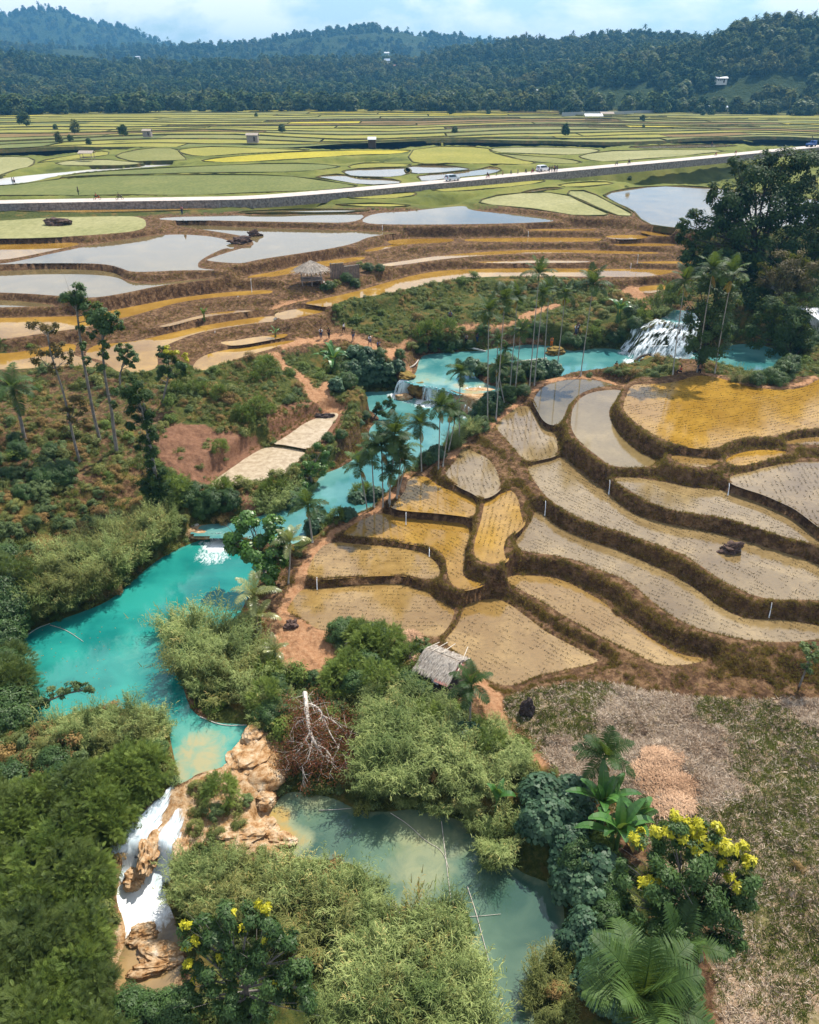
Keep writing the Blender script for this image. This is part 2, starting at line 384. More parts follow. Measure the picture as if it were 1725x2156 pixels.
# centre terrace steps
flat(B([(170,350),(320,320),(500,280),(700,220),(850,180),(1000,155),(1200,145),(1500,142)]) + Cc([(0,142),(200,143),(500,146),(850,150),(870,165),(700,193),(400,192)]) + B([(1547,188),(1300,190),(1100,205),(900,240),(700,290),(500,320),(400,340),(330,375),(250,360)]), 11.5, tone=.9, label='longest golden terrace above the grassy bank')
flat(B([(1170,105),(1400,97),(1547,95)]) + Cc([(100,95),(385,98),(300,108),(0,108)]) + B([(1400,111)]), 12.4, tone=.95)
flat(Cc([(600,105),(750,98),(940,100),(1000,108),(930,113),(700,113)]), 12.3, tone=.95)
flat(B([(620,120),(800,95),(1000,65),(1300,40),(1547,30)]) + Cc([(200,30),(500,38),(760,45),(770,55),(500,54),(200,48),(0,50)]) + B([(1300,60),(1000,87),(800,117),(660,132)]), 13.0, tone=.95)
flat(B([(0,165),(200,110),(400,85),(540,70),(560,85),(400,115),(200,150),(0,195)]) + A([(1600,190),(1490,200),(1480,190),(1600,168)]), 13.4, tone=.9)
flat(B([(530,40),(600,20),(720,0),(780,-15),(900,-25),(880,-15),(700,15),(600,42)]), 13.9, tone=.95)
flat(M([(-100,1012),(0,1005),(180,1003),(195,1018),(0,1028),(-80,1030)]), 14.0, tone=.95)
flat(M([(220,1005),(500,1000),(820,1002),(830,1017),(500,1018),(240,1017)]), 14.0, tone=.95)
flat(M([(820,990),(1000,988),(1010,1004),(850,1008)]), 14.8, tone=.95)
flat(M([(950,972),(1050,977),(1130,990),(1040,995)]), 15.2, tone=.9)
flat(M([(500,964),(790,964),(790,971),(500,971)]), 15.0, tone=.95)
flat(M([(860,1024),(1120,1026),(1120,1036),(860,1036)]), 13.9, tone=.95)
flat(Cc([(640,252),(750,242),(890,240),(900,262),(780,272),(720,292),(650,282)]), 10.2, tone=.95)
flat(Cc([(960,160),(1200,150),(1200,170),(960,178)]), 11.2, tone=.9)
# plain behind the road
flat(L([(-500,800),(0,788),(200,760),(350,745),(700,736),(1180,737),(1300,752),(1400,767),(1530,785),(1400,798),(1100,812),(800,822),(500,822),(300,822),(0,825),(-500,835)]), 17.2, kind='green', tone=.75, rim=.35, label='large dark green rice field behind the road')
flat(L([(340,727),(700,707),(1000,692),(1300,687),(1440,700),(1400,710),(1180,728),(700,728),(350,740),(230,752)]), 17.5, kind='green', tone=.85, rim=.35)
flat(L([(830,681),(900,667),(1100,648),(1350,635),(1725,631)]) + M([(0,640),(-100,652),(-300,655)]) + L([(1300,668),(1000,684)]), 17.9, kind='green', tone=.05, rim=.4)
flat(L([(755,628),(900,615),(1150,628),(1350,632),(1100,642),(900,658),(800,655),(760,640)]), 18.2, kind='green', tone=.5, rim=.4)
flat(L([(470,655),(600,625),(740,620),(760,655),(800,676),(600,680),(540,676)]), 18.0, kind='green', tone=.6, rim=.4)
flat(L([(210,685),(400,668),(530,680),(620,686),(500,698),(300,700)]), 17.8, kind='green', tone=.3, rim=.4)
flat(L([(150,690),(200,672),(330,650),(450,632),(460,655),(330,668),(200,680)]), 18.0, kind='green', tone=.5, rim=.4)
flat(L([(-300,672),(0,660),(140,660),(140,700),(60,712),(0,745),(-300,760)]), 17.7, kind='green', tone=.35, rim=.4)
flat(L([(1445,715),(1700,705),(1725,710)]) + M([(0,735),(-100,748)]) + L([(1500,745),(1450,728)]), 17.5, tone=.4, rim=.35)
flat(L([(1310,745),(1440,732),(1500,750),(1680,756),(1685,775),(1560,782),(1400,757)]), 17.3, tone=.45, rim=.35)
flat(L([(1460,700),(1540,685),(1725,690)]) + M([(0,698),(-60,703)]) + L([(1500,712)]), 17.6, kind='green', tone=.5, rim=.35)
flat(M([(0,697),(150,696),(270,712),(200,722),(0,735),(-20,715)]), 17.5, tone=.35, rim=.35)
flat(M([(30,740),(200,726),(300,715),(345,700),(385,712),(370,730),(200,748),(60,768),(45,750)]), 17.3, tone=.5, rim=.35)
flat(M([(0,617),(330,619),(330,640),(420,662),(500,680),(540,688),(440,694),(300,690),(180,688),(100,690),(0,688)]), 18.0, kind='green', tone=.55, rim=.4)
flat(M([(350,643),(420,652),(640,665),(750,688),(600,690),(480,678),(420,662)]), 17.9, kind='green', tone=.6, rim=.35)
flat(M([(345,622),(600,620),(800,627),(790,643),(660,654),(420,645),(340,636)]), 18.1, kind='green', tone=.3, rim=.35)
flat(M([(700,657),(850,632),(1400,630),(1200,652),(1080,662),(850,683),(750,674)]), 18.1, kind='green', tone=.2, rim=.35)
flat(M([(900,617),(1270,607),(1420,614),(1200,625),(950,625)]), 18.3, tone=.5, rim=.35)
# streams and rivers
def river(pts, z, **k): return flat(pts, z, kind='river', rim=0.12, **k)
RIV_LOW = river(Hh([(100,410),(130,360),(200,330),(300,340),(450,370),(560,430),(650,450),(780,455),(900,430),(1000,450),(1100,470),(1200,500),(1290,570),(1330,680),(1400,780),(1500,760),(1600,830),(1800,900),(1850,1150),(1725,1300),(1680,1380),(1640,1500),(1650,1725),(1700,2400),(1500,2400),(1400,1725),(1300,1400),(1250,1200),(1200,1050),(1100,980),(1000,1050),(850,1050),(700,980),(680,860),(600,780),(450,740),(300,740),(180,710),(215,640),(100,600),(60,530),(70,450)]), 0.0)
RIV_TEAL = river(D([(1100,430),(1180,400),(1220,385),(1330,380),(1370,400),(1400,440),(1480,460),(1540,540),(1560,640),(1500,720),(1450,800),(1440,860),(1300,930),(1150,1000),(1080,1150),(1100,1300),(1160,1440),(1300,1490),(1480,1495),(1500,1540),(1440,1600),(1380,1700),(1330,1760),(1200,1780),(1100,1850),(1060,1850),(1060,1770),(1040,1670),(1020,1570),(1000,1450),(900,1410),(750,1400),(600,1400),(450,1420),(300,1480),(200,1510),(150,1500),(190,1440),(170,1300),(150,1200),(110,1100),(120,1000),(200,920),(330,880),(500,820),(650,760),(760,670),(860,580),(960,500),(1060,450)]), 1.5)
RIV_SIDE = river(G([(700,900),(760,870),(850,850),(960,850),(985,950),(1040,1080),(1080,1180),(1100,1300),(1090,1400),(1040,1480),(980,1580),(850,1590),(740,1520),(680,1450),(700,1350),(740,1280),(760,1180),(740,1090),(700,1000)]), -1.0)
RIV_MID = river(D([(1185,330),(1200,300),(1350,290),(1500,262)]) + E([(37,240),(100,150),(190,130),(260,110),(340,60)]) + B([(284,1380),(400,1340),(480,1290),(560,1230),(580,1180),(570,1110),(620,1060),(640,1040),(590,1000),(520,960),(480,930),(490,900),(560,880),(700,880),(760,862),(800,895),(860,925),(960,935),(1050,962),(1120,1005),(1180,1055),(1170,1100),(1150,1180),(1060,1200),(960,1260),(900,1350),(800,1340),(780,1370)]) + E([(850,40),(780,110),(700,190),(600,230),(480,250),(400,250),(330,320),(250,400),(180,420)]) + D([(1600,410),(1430,365),(1345,352),(1200,345)]), 2.4)
RIV_UP = river(B([(870,700),(900,660),(1000,650),(1120,640),(1270,635),(1330,620),(1400,615),(1500,600)]) + Cc([(0,598),(60,600),(180,620),(230,640),(400,620),(520,625),(560,640),(640,662),(760,650),(900,650),(1000,645),(1100,625),(1200,600),(1350,590),(1500,640),(1570,700),(1550,770),(1480,830),(1350,838),(1230,812),(1100,772),(1000,758),(900,765),(760,750),(640,745),(560,780),(440,792),(300,790),(150,795),(50,830)]) + B([(1500,850),(1450,870),(1380,910),(1290,900),(1270,885),(1230,895),(1130,892),(1060,868),(980,848),(900,835),(830,822),(800,808),(850,780),(865,740)]), 4.8)
RIV_TOP = river(Cc([(840,388),(960,398),(1010,420),(1000,460),(980,478),(900,485),(800,462),(745,462),(800,430),(830,410)]), 9.2)
flat(L([(-500,790),(0,750),(150,735),(300,722),(450,705),(620,690),(740,690),(700,697),(500,712),(350,728),(220,742),(150,762),(0,782),(-500,830)]), 16.9, kind='stream', rim=0.0)
# the little island in the upper pool and the road
flat(B([(1190,745),(1300,710),(1400,712),(1500,748),(1600,745),(1725,775),(1650,815),(1550,825),(1450,845),(1350,845),(1250,810)]), 5.2, kind='ground', rim=0)
ROAD_PX = [(-260, 432, 17.9), (0, 424.5, 18.0), (200, 421, 18.0), (400, 418, 18.1), (520, 416, 18.1), (620, 409, 18.2), (740, 399, 18.3), (850, 389, 18.4), (950, 380, 18.5), (1050, 371, 18.6), (1150, 361, 18.7), (1250, 352, 18.8), (1350, 343, 18.9), (1450, 334, 19.0), (1560, 323, 19.1), (1650, 314, 19.2), (1725, 307, 19.3), (2000, 285, 19.5)]
road_c = chaikin([on_plane(u, v, z) for u, v, z in ROAD_PX], 2, closed=False)
road_t = np.gradient(road_c, axis=0); road_t[:, 2] = 0
road_t /= np.linalg.norm(road_t, axis=1, keepdims=True)
road_n = np.stack((-road_t[:, 1], road_t[:, 0], np.zeros(len(road_t))), 1)      # away from the camera
ROAD_W = 3.2

# control heights away from the fields: (u, v, z, weight)
CPS = [(-100, 950, 11, 9), (0, 1000, 8, 9), (120, 880, 9.3, 9), (200, 1000, 7, 9), (200, 1150, 4, 9), (50, 1200, 4.5, 9), (-150, 1250, 5, 9), (60, 1330, 2.2, 5), (300, 1100, 3.6, 8), (450, 930, 6.6, 8), (330, 900, 8, 8),
       (300, 810, 9.6, 8), (480, 830, 8.6, 8), (560, 790, 8.3, 8), (640, 850, 6.2, 6), (430, 1010, 5.2, 5), (620, 780, 7.4, 6), (700, 800, 4.6, 4), (680, 900, 5, 4), (480, 1060, 3.5, 5), (560, 1040, 3.2, 4), (730, 700, 8.4, 5), (760, 735, 7.2, 5), (850, 745, 5.9, 4), (900, 650, 9.8, 7),
       (700, 690, 8.8, 5), (800, 665, 9.2, 6), (1000, 640, 10, 7), (1050, 700, 7.8, 6), (950, 710, 7.2, 5), (1150, 680, 8.4, 6), (1200, 640, 9.2, 6), (1250, 660, 8.6, 6), (1300, 620, 9.8, 6), (1320, 660, 9.4, 5), (1360, 640, 10, 5), (1260, 700, 7.3, 5),
       (1550, 620, 9.6, 8), (1650, 620, 9.5, 8), (1800, 640, 9.5, 8), (1480, 640, 9.4, 6), (1700, 730, 7.6, 6),
       (600, 1310, 1.9, 7), (650, 1390, 1.9, 7), (560, 1450, 1.6, 5), (700, 1420, 2.0, 7), (820, 1400, 2.2, 7), (880, 1480, 2.0, 7), (1000, 1450, 2.4, 7), (900, 1600, 1.8, 7), (1000, 1620, 2.0, 7), (620, 1500, 1.4, 4), (1090, 1500, 2.2, 7), (1300, 1500, 2.2, 8), (1500, 1500, 2.2, 8), (1725, 1500, 2.2, 8), (2000, 1500, 2.2, 8),
       (1300, 1700, 1.9, 8), (1600, 1700, 1.9, 8), (1900, 1700, 2, 8), (1700, 2000, 1.7, 8), (1500, 2100, 1.5, 6), (1150, 1650, 1.7, 5), (1230, 1900, 1.3, 5), (1350, 2200, 1.2, 6), (1700, 2300, 1.6, 8),
       (100, 1620, 2.2, 7), (250, 1600, 1.8, 5), (100, 1800, 2.0, 7), (100, 2000, 1.5, 7), (200, 1900, 0.6, 4), (60, 2200, 1.6, 7), (240, 2060, -.2, 3), (300, 2200, .4, 5), (450, 1700, 1.2, 5), (500, 1800, 1.0, 5), (560, 1640, 1.3, 4), (570, 1720, 1.0, 3), (420, 1900, .6, 5), (550, 1900, .7, 6), (650, 1950, .7, 6), (450, 2050, .4, 5), (800, 2050, .7, 6), (600, 2200, .7, 6), (900, 2150, .6, 5), (900, 2300, .6, 6),
       # cascade ramp on the lower left
       (355, 1690, 1.3, .9), (340, 1730, .8, .9), (310, 1790, 0.1, .9), (285, 1830, -.4, .9), (330, 1850, -.6, .9), (375, 1750, .9, .9), (385, 1800, .6, 1.2), (240, 1800, .4, 1.5),
       # upper falls mound
       (1390, 690, 8.3, 1.4), (1360, 700, 7.3, 1.2), (1430, 700, 7.5, 1.2), (1340, 712, 5.8, .9), (1400, 716, 6.1, .9), (1440, 714, 6.2, .9),
       # mounds between the terraces
       (1000, 985, 5.9, 1.6), (1030, 1000, 5.8, 1.4), (1060, 1040, 5.6, 1.4), (1100, 1050, 5.7, 1.4), (1120, 890, 6.6, 1.2), (1190, 905, 7.0, 1.2), (1190, 980, 7.0, 1.2),
       (680, 585, 13.1, 3), (740, 575, 13.2, 3), (640, 600, 12.8, 3), (800, 560, 13.6, 3)]
cp_w = np.array([[*on_plane(u, v, z)[:2], z, w] for u, v, z, w in CPS])

AZ = np.concatenate((np.linspace(R_(-56), R_(-34.2), 70), np.linspace(R_(-34), R_(34), 620), np.linspace(R_(34.2), R_(56), 70)))
RR = np.concatenate((np.arange(8, 36, .5), np.arange(36, 112, .23), np.arange(112, 190, .36), np.arange(190, 230, .7), np.arange(230, 420, 1.3), np.linspace(420, 760, 36)))
GA, GR = np.meshgrid(AZ, RR)
GX, GY = GR * np.sin(GA), GR * np.cos(GA)
nr, na = GX.shape
all_segs = [poly_segs(f['poly']) for f in FLATS]
seg_mat = np.vstack(all_segs); seg_own = np.concatenate([np.full(len(s), i) for i, s in enumerate(all_segs)])
REACH = 60.0
GH = np.full(GX.shape, np.nan); OWN = np.full(GX.shape, -1, int); SD = np.full(GX.shape, 9.0)
rim_s = np.concatenate((road_c[:, :2] - road_n[:, :2] * ROAD_W, (road_c[:, :2] + road_n[:, :2] * ROAD_W)[::-1]))
def base_z(x, y):
    return 16.4 + sstep(210, 650, y) * 2.6 + (fbm(x * .03, y * .03, 3, 3) - .5) * .8
TB, TA = 24, 32
for i0 in range(0, nr, TB):
    for j0 in range(0, na, TA):
        sl = (slice(i0, min(nr, i0 + TB)), slice(j0, min(na, j0 + TA)))
        x = GX[sl].ravel(); y = GY[sl].ravel()
        c = np.array((x.mean(), y.mean())); rt = np.hypot(x - c[0], y - c[1]).max()
        ax, ay = seg_mat[:, 0], seg_mat[:, 1]; dx, dy = seg_mat[:, 2] - ax, seg_mat[:, 3] - ay
        t = np.clip(((c[0] - ax) * dx + (c[1] - ay) * dy) / (dx * dx + dy * dy + 1e-12), 0, 1)
        dc = np.hypot(c[0] - ax - t * dx, c[1] - ay - t * dy)
        dpoly = np.full(len(FLATS), 1e9); np.minimum.at(dpoly, seg_own, dc)
        zs, ds, ins = [], [], []
        own = np.full(x.shape, -1); sd = np.full(x.shape, 9.0); hin = np.full(x.shape, -1e9)
        for k, fl in enumerate(FLATS):
            if dpoly[k] - rt > REACH:
                continue
            m = seg_own == k
            near = m & (dc <= dpoly[k] + 2 * rt + .01)
            d = seg_dist(x, y, seg_mat[near])
            if dpoly[k] <= rt: ins_k = inside(x, y, fl['poly'])
            else: ins_k = np.full(x.shape, bool(inside(c[:1], c[1:], fl['poly'])[0]))
            if ins_k.any():
                kd = fl['kind']
                if kd == 'river': h = fl['z'] - np.minimum(.9, d * .35)
                elif kd == 'stream': h = fl['z'] - np.minimum(.3, d * .2)
                elif kd == 'ground': h = fl['z'] + np.minimum(.4, d * .2)
                else: h = fl['z'] - .10 * sstep(0, .5, d)
                m2 = ins_k & (h > hin)
                if kd in ('river',): m2 &= (own < 0)
                hin = np.where(m2, h, hin); own = np.where(m2, k, own); sd = np.where(m2, -d, sd)
            zs.append(fl['z'] + fl['rim'] * sstep(0, .3, d)); ds.append(np.maximum(d, .03) ** 1.6)
        zs.append(base_z(x, y)); ds.append(np.full(x.shape, 75.0))
        dcp = np.hypot(x[:, None] - cp_w[:, 0][None], y[:, None] - cp_w[:, 1][None])
        zs = np.array(zs); wt = 1.0 / np.array(ds) ** 3
        wc = (cp_w[:, 3][None] * .5) ** 2 / (np.sqrt(dcp ** 2 + (1.0 + cp_w[:, 3][None] * .25) ** 2)) ** 3
        num = (wt * zs).sum(0) + (wc * cp_w[:, 2][None]).sum(1); den = wt.sum(0) + wc.sum(1)
        h0 = num / den
        wt2 = wt * np.exp(1.9 * np.clip(zs - h0[None], -1.4, 1.4))
        h1 = ((wt2 * zs).sum(0) + (wc * cp_w[:, 2][None]).sum(1)) / (wt2.sum(0) + wc.sum(1))
        dmin = np.array(ds)[:-1].min(0) ** (1 / 1.6) if len(ds) > 1 else np.full(x.shape, 50.)
        amp = np.clip(dmin - .25, 0, 3) / 3
        farz = 1 - .78 * sstep(88, 104, np.hypot(x, y)) * (1 - sstep(205, 230, np.hypot(x, y)))
        h1 = h1 + farz * ((fbm(x * .9, y * .9, 5, 4) - .5) * (.24 + .5 * amp) * sstep(.1, .8, dmin) + (fbm(x * .22, y * .22, 8, 3) - .5) * 1.6 * sstep(2, 9, dmin))
        h1 = h1 + (fbm(x * 2.6, y * 2.6, 15, 3) - .5) * .16 * farz * sstep(.08, .4, dmin)
        h = np.where(own >= 0, hin, h1)
        sd = np.where(own >= 0, sd, dmin)
        GH[sl] = h.reshape(GX[sl].shape); OWN[sl] = own.reshape(GX[sl].shape); SD[sl] = sd.reshape(GX[sl].shape)
# road bed: cut and fill under the carriageway
near_rd = (GR > 190) & (GR < 460)
idx = np.argwhere(near_rd)
px_, py_ = GX[near_rd], GY[near_rd]
bd = np.full(px_.shape, 1e9); bz = np.zeros(px_.shape)
for q in range(0, len(road_c) - 1):
    a, b = road_c[q], road_c[q + 1]
    m = (np.abs(px_ - (a[0] + b[0]) / 2) < 30 + abs(b[0] - a[0]))
    if not m.any(): continue
    dd = seg_dist(px_[m], py_[m], np.array([[a[0], a[1], b[0], b[1]]]))
    s = dd < bd[m]
    w = np.where(m)[0][s]
    bd[w] = dd[s]; bz[w] = (a[2] + b[2]) / 2
hh = GH[near_rd]
hh = np.where(bd < ROAD_W + .9, np.minimum(hh, bz - .25), hh)
GH[near_rd] = hh
OWN[near_rd] = np.where((bd < ROAD_W + .9), -2, OWN[near_rd])

def height(x, y):
    x = np.asarray(x, float); y = np.asarray(y, float)
    a = np.interp(np.arctan2(x, y), AZ, np.arange(len(AZ))); r = np.interp(np.hypot(x, y), RR, np.arange(len(RR)))
    a = np.clip(a, 0, na - 1.001); r = np.clip(r, 0, nr - 1.001)
    ia, ir = a.astype(int), r.astype(int); fa, fr = a - ia, r - ir
    return (GH[ir, ia] * (1 - fa) + GH[ir, ia + 1] * fa) * (1 - fr) + (GH[ir + 1, ia] * (1 - fa) + GH[ir + 1, ia + 1] * fa) * fr
def owner(x, y):
    x = np.asarray(x, float); y = np.asarray(y, float)
    a = np.clip(np.rint(np.interp(np.arctan2(x, y), AZ, np.arange(len(AZ)))), 0, na - 1).astype(int)
    r = np.clip(np.rint(np.interp(np.hypot(x, y), RR, np.arange(len(RR)))), 0, nr - 1).astype(int)
    return OWN[r, a], SD[r, a]
def hit(u, v):
    """the point of the land seen at picture point u, v"""
    d = ray(u, v)
    t = np.arange(.5, 1.0, .0004)
    tmax = (CAM_H + 3) / -d[2] if d[2] < -.02 else 2400
    tt = np.linspace(tmax * .3, tmax, 1600)
    x, y, z = d[0] * tt, d[1] * tt, CAM_H + d[2] * tt
    k = np.argmax(z < height(x, y))
    k = k or len(tt) - 1
    return np.array((x[k], y[k], float(height(x[k], y[k]))))

GU, GV = project(GX, GY, GH)
def zone(pts, soft=0.0):
    return inside(GU, GV, chaikin(pts, 2)).astype(np.float32)
def line_zone(px, width_m):
    w = np.array([hit(u, v)[:2] for u, v in px]); w = chaikin(w, 2, closed=False)
    m = (GX > w[:, 0].min() - 3) & (GX < w[:, 0].max() + 3) & (GY > w[:, 1].min() - 3) & (GY < w[:, 1].max() + 3)
    r = np.zeros(GX.shape, np.float32)
    d = seg_dist(GX[m], GY[m], np.hstack((w[:-1], w[1:])))
    r[m] = 1 - sstep(width_m * .5, width_m * .5 + .5, d + (fbm(GX[m] * 1.3, GY[m] * 1.3, 4) - .5) * .6)
    return r
ZG = np.zeros(GX.shape, np.float32)
def blend(arr, pts, val):
    m = zone(pts) > 0
    arr[m] = val
green = np.zeros(GX.shape, np.float32)
blend(green, [(-60, 690), (60, 730), (240, 780), (330, 765), (430, 775), (600, 735), (720, 770), (850, 800), (870, 840), (760, 860), (720, 900), (700, 1000), (640, 1020), (540, 1060), (500, 1180), (400, 1160), (150, 1330), (20, 1420), (-100, 1500), (-200, 900)], 1.0)
blend(green, [(700, 640), (760, 620), (960, 580), (1100, 582), (1300, 590), (1350, 640), (1420, 650), (1440, 800), (1310, 790), (1200, 740), (900, 745), (850, 730), (760, 700), (690, 680)], .85)
blend(green, [(560, 780), (620, 735), (760, 720), (880, 770), (860, 830), (740, 850), (620, 830)], .9)
blend(green, [(-100, 1440), (100, 1480), (370, 1480), (400, 1640), (300, 1700), (230, 1850), (260, 2000), (220, 2300), (-200, 2300)], 1.0)
blend(green, [(320, 1300), (480, 1260), (600, 1430), (680, 1440), (720, 1320), (820, 1320), (920, 1450), (1000, 1500), (1100, 1560), (1220, 1700), (1420, 1900), (1500, 2300), (500, 2300), (330, 1900), (350, 1800), (480, 1780), (560, 1560), (400, 1500)], 1.0)
blend(green, [(1440, 790), (1480, 330), (1900, 300), (1900, 800), (1560, 790)], .8)
blend(green, [(850, 1000), (760, 1060), (700, 1100), (600, 1200), (640, 1060), (740, 1000), (850, 960), (980, 900), (1000, 820), (1110, 790), (1120, 815), (1060, 880), (950, 960)], .8)
blend(green, [(-60, 700), (60, 730), (240, 800), (330, 800), (400, 900), (330, 1000), (260, 1080), (100, 1060), (-200, 1050)], .46)
green = np.maximum(green, .95 * sstep(196, 206, GR))
dry = np.zeros(GX.shape, np.float32)
blend(dry, [(1040, 1480), (1110, 1455), (1250, 1430), (1400, 1470), (1725, 1475), (2000, 1480), (2100, 2400), (1560, 2400), (1500, 2100), (1520, 1950), (1420, 1880), (1350, 1750), (1260, 1680), (1190, 1640), (1120, 1570)], 1.0)
green[dry > .5] = 0
soil = np.zeros(GX.shape, np.float32)
blend(soil, A([(950,1090),(1150,1070),(1400,1130),(1560,1180),(1600,1215),(1400,1330),(1240,1455),(1260,1500),(1500,1480),(1660,1440),(1640,1560),(1450,1560),(1250,1520),(1100,1400),(1000,1350),(930,1200)]), 1.0)
blend(soil, B([(30,960),(250,930),(400,1000),(430,1010),(400,1100),(330,1200),(240,1240),(130,1200),(0,1180),(-60,1000)]), .9)
green[soil > .5] = 0.12
orange = np.zeros(GX.shape, np.float32)
blend(orange, E([(90,940),(200,900),(300,940),(420,960),(480,1020),(520,1130),(430,1180),(400,1260),(280,1240),(180,1200),(110,1100),(60,1000)]), .85)
blend(orange, B([(650,640),(720,640),(800,720),(850,760),(800,800),(740,740),(640,700)]), .9)
for w_, p_ in ((1.6, B([(770,730),(700,670),(640,630),(560,590),(480,555),(400,545),(280,570),(150,585),(60,605)])), (1.3, B([(0,655),(80,740),(180,800),(210,880),(260,930),(330,980),(410,1000)])), (1.0, B([(690,640),(800,590),(900,570),(980,520),(1100,500),(1300,500),(1450,495),(1600,505)])),
               (1.4, B([(1450,495),(1500,440),(1560,400),(1700,360)])), (2.0, Cc([(600,262),(640,300),(690,350),(730,410)])), (1.2, Cc([(480,300),(590,270),(640,262)])), (1.3, E([(1300,1230),(1380,1330),(1450,1480),(1560,1590),(1700,1680)])), (1.0, B([(200,330),(100,350),(0,380)])), (1.2, B([(300,900),(310,860),(330,830)]))):
    orange = np.maximum(orange, line_zone(p_, w_) * .95)
# bare trodden bank tops round the near terraces
for w_, p_ in ((.9, E([(130,860),(170,760),(240,660),(270,580),(330,460),(430,370),(560,280),(720,205),(860,100),(890,10)])), (.7, B([(900,1370),(1050,1290),(1100,1220),(1300,1090),(1400,1000),(1480,930),(1580,850),(1700,800)])), (.7, Cc([(20,860),(150,805),(300,795),(450,805),(560,850)])), (.8, Cc([(1020,768),(1150,795),(1300,845),(1450,860),(1600,850),(1700,790)])),
               (.8, E([(130,850),(250,900),(420,950)]))):
    orange = np.maximum(orange, line_zone(p_, w_) * .7)
soil = np.maximum(soil, line_zone(I([(1340,790),(1450,775),(1560,765),(1640,735),(1760,715)]), .5))
trav = np.zeros(GX.shape, np.float32)
blend(trav, G([(1330,190),(1420,100),(1470,0),(1480,-60),(1560,-60),(1620,0),(1725,40),(1700,300),(1640,420),(1620,500),(1725,640),(1800,700),(1725,780),(1600,800),(1480,700),(1300,640),(1120,680),(1000,820),(960,860),(1060,540),(1100,300),(1200,210)]), 1.0)
blend(trav, G([(1060,280),(1120,300),(1100,430),(1050,560),(1040,760),(980,900),(1000,1000),(1080,1180),(1120,1300),(1100,1450),(1000,1600),(820,1640),(700,1560),(640,1400),(740,1150),(680,1000),(700,850),(680,760),(760,640),(900,450)]), 1.0)
blend(trav, B([(780,800),(850,780),(1000,830),(1280,880),(1300,830),(1230,810),(1290,930),(1180,1040),(1000,930),(900,900),(760,870),(740,830)]), 1.0)
blend(trav, D([(1100,350),(1180,290),(1320,330),(1340,380),(1200,390),(1110,400)]), 1.0)
green = np.where(trav > .5, 0, green); dry = np.where(trav > .5, 0, dry)
green = np.where(orange > .5, green * .1, green)

def blur(a, n=2):
    for _ in range(n):
        a = (a + np.roll(a, 2, 0) + np.roll(a, -2, 0)) / 3
        a = (a + np.roll(a, 2, 1) + np.roll(a, -2, 1)) / 3
    return a
green, dry, soil, orange, trav = blur(green), blur(dry), blur(soil, 3), blur(orange, 1), blur(trav, 1)
def terrain_mesh():
    me = bpy.data.meshes.new('ground')
    nv = nr * na
    co = np.stack((GX, GY, GH), -1).reshape(-1, 3).astype(np.float32)
    ii = np.arange(nv).reshape(nr, na)
    a, b, c, d = ii[:-1, :-1].ravel(), ii[:-1, 1:].ravel(), ii[1:, 1:].ravel(), ii[1:, :-1].ravel()
    q = np.stack((a, d, c, b), 1).astype(np.int32)
    me.vertices.add(nv); me.vertices.foreach_set('co', co.ravel())
    me.loops.add(q.size); me.loops.foreach_set('vertex_index', q.ravel())
    me.polygons.add(len(q)); me.polygons.foreach_set('loop_start', np.arange(0, q.size, 4, dtype=np.int32))
    me.polygons.foreach_set('loop_total', np.full(len(q), 4, np.int32))
    me.polygons.foreach_set('use_smooth', np.ones(len(q), bool))
    for nm, arr in (('green', green), ('dry', dry), ('soil', soil), ('orange', orange), ('trav', trav)):
        at = me.attributes.new(nm, 'FLOAT', 'POINT'); at.data.foreach_set('value', arr.ravel().astype(np.float32))
    me.update(); me.validate()
    return me
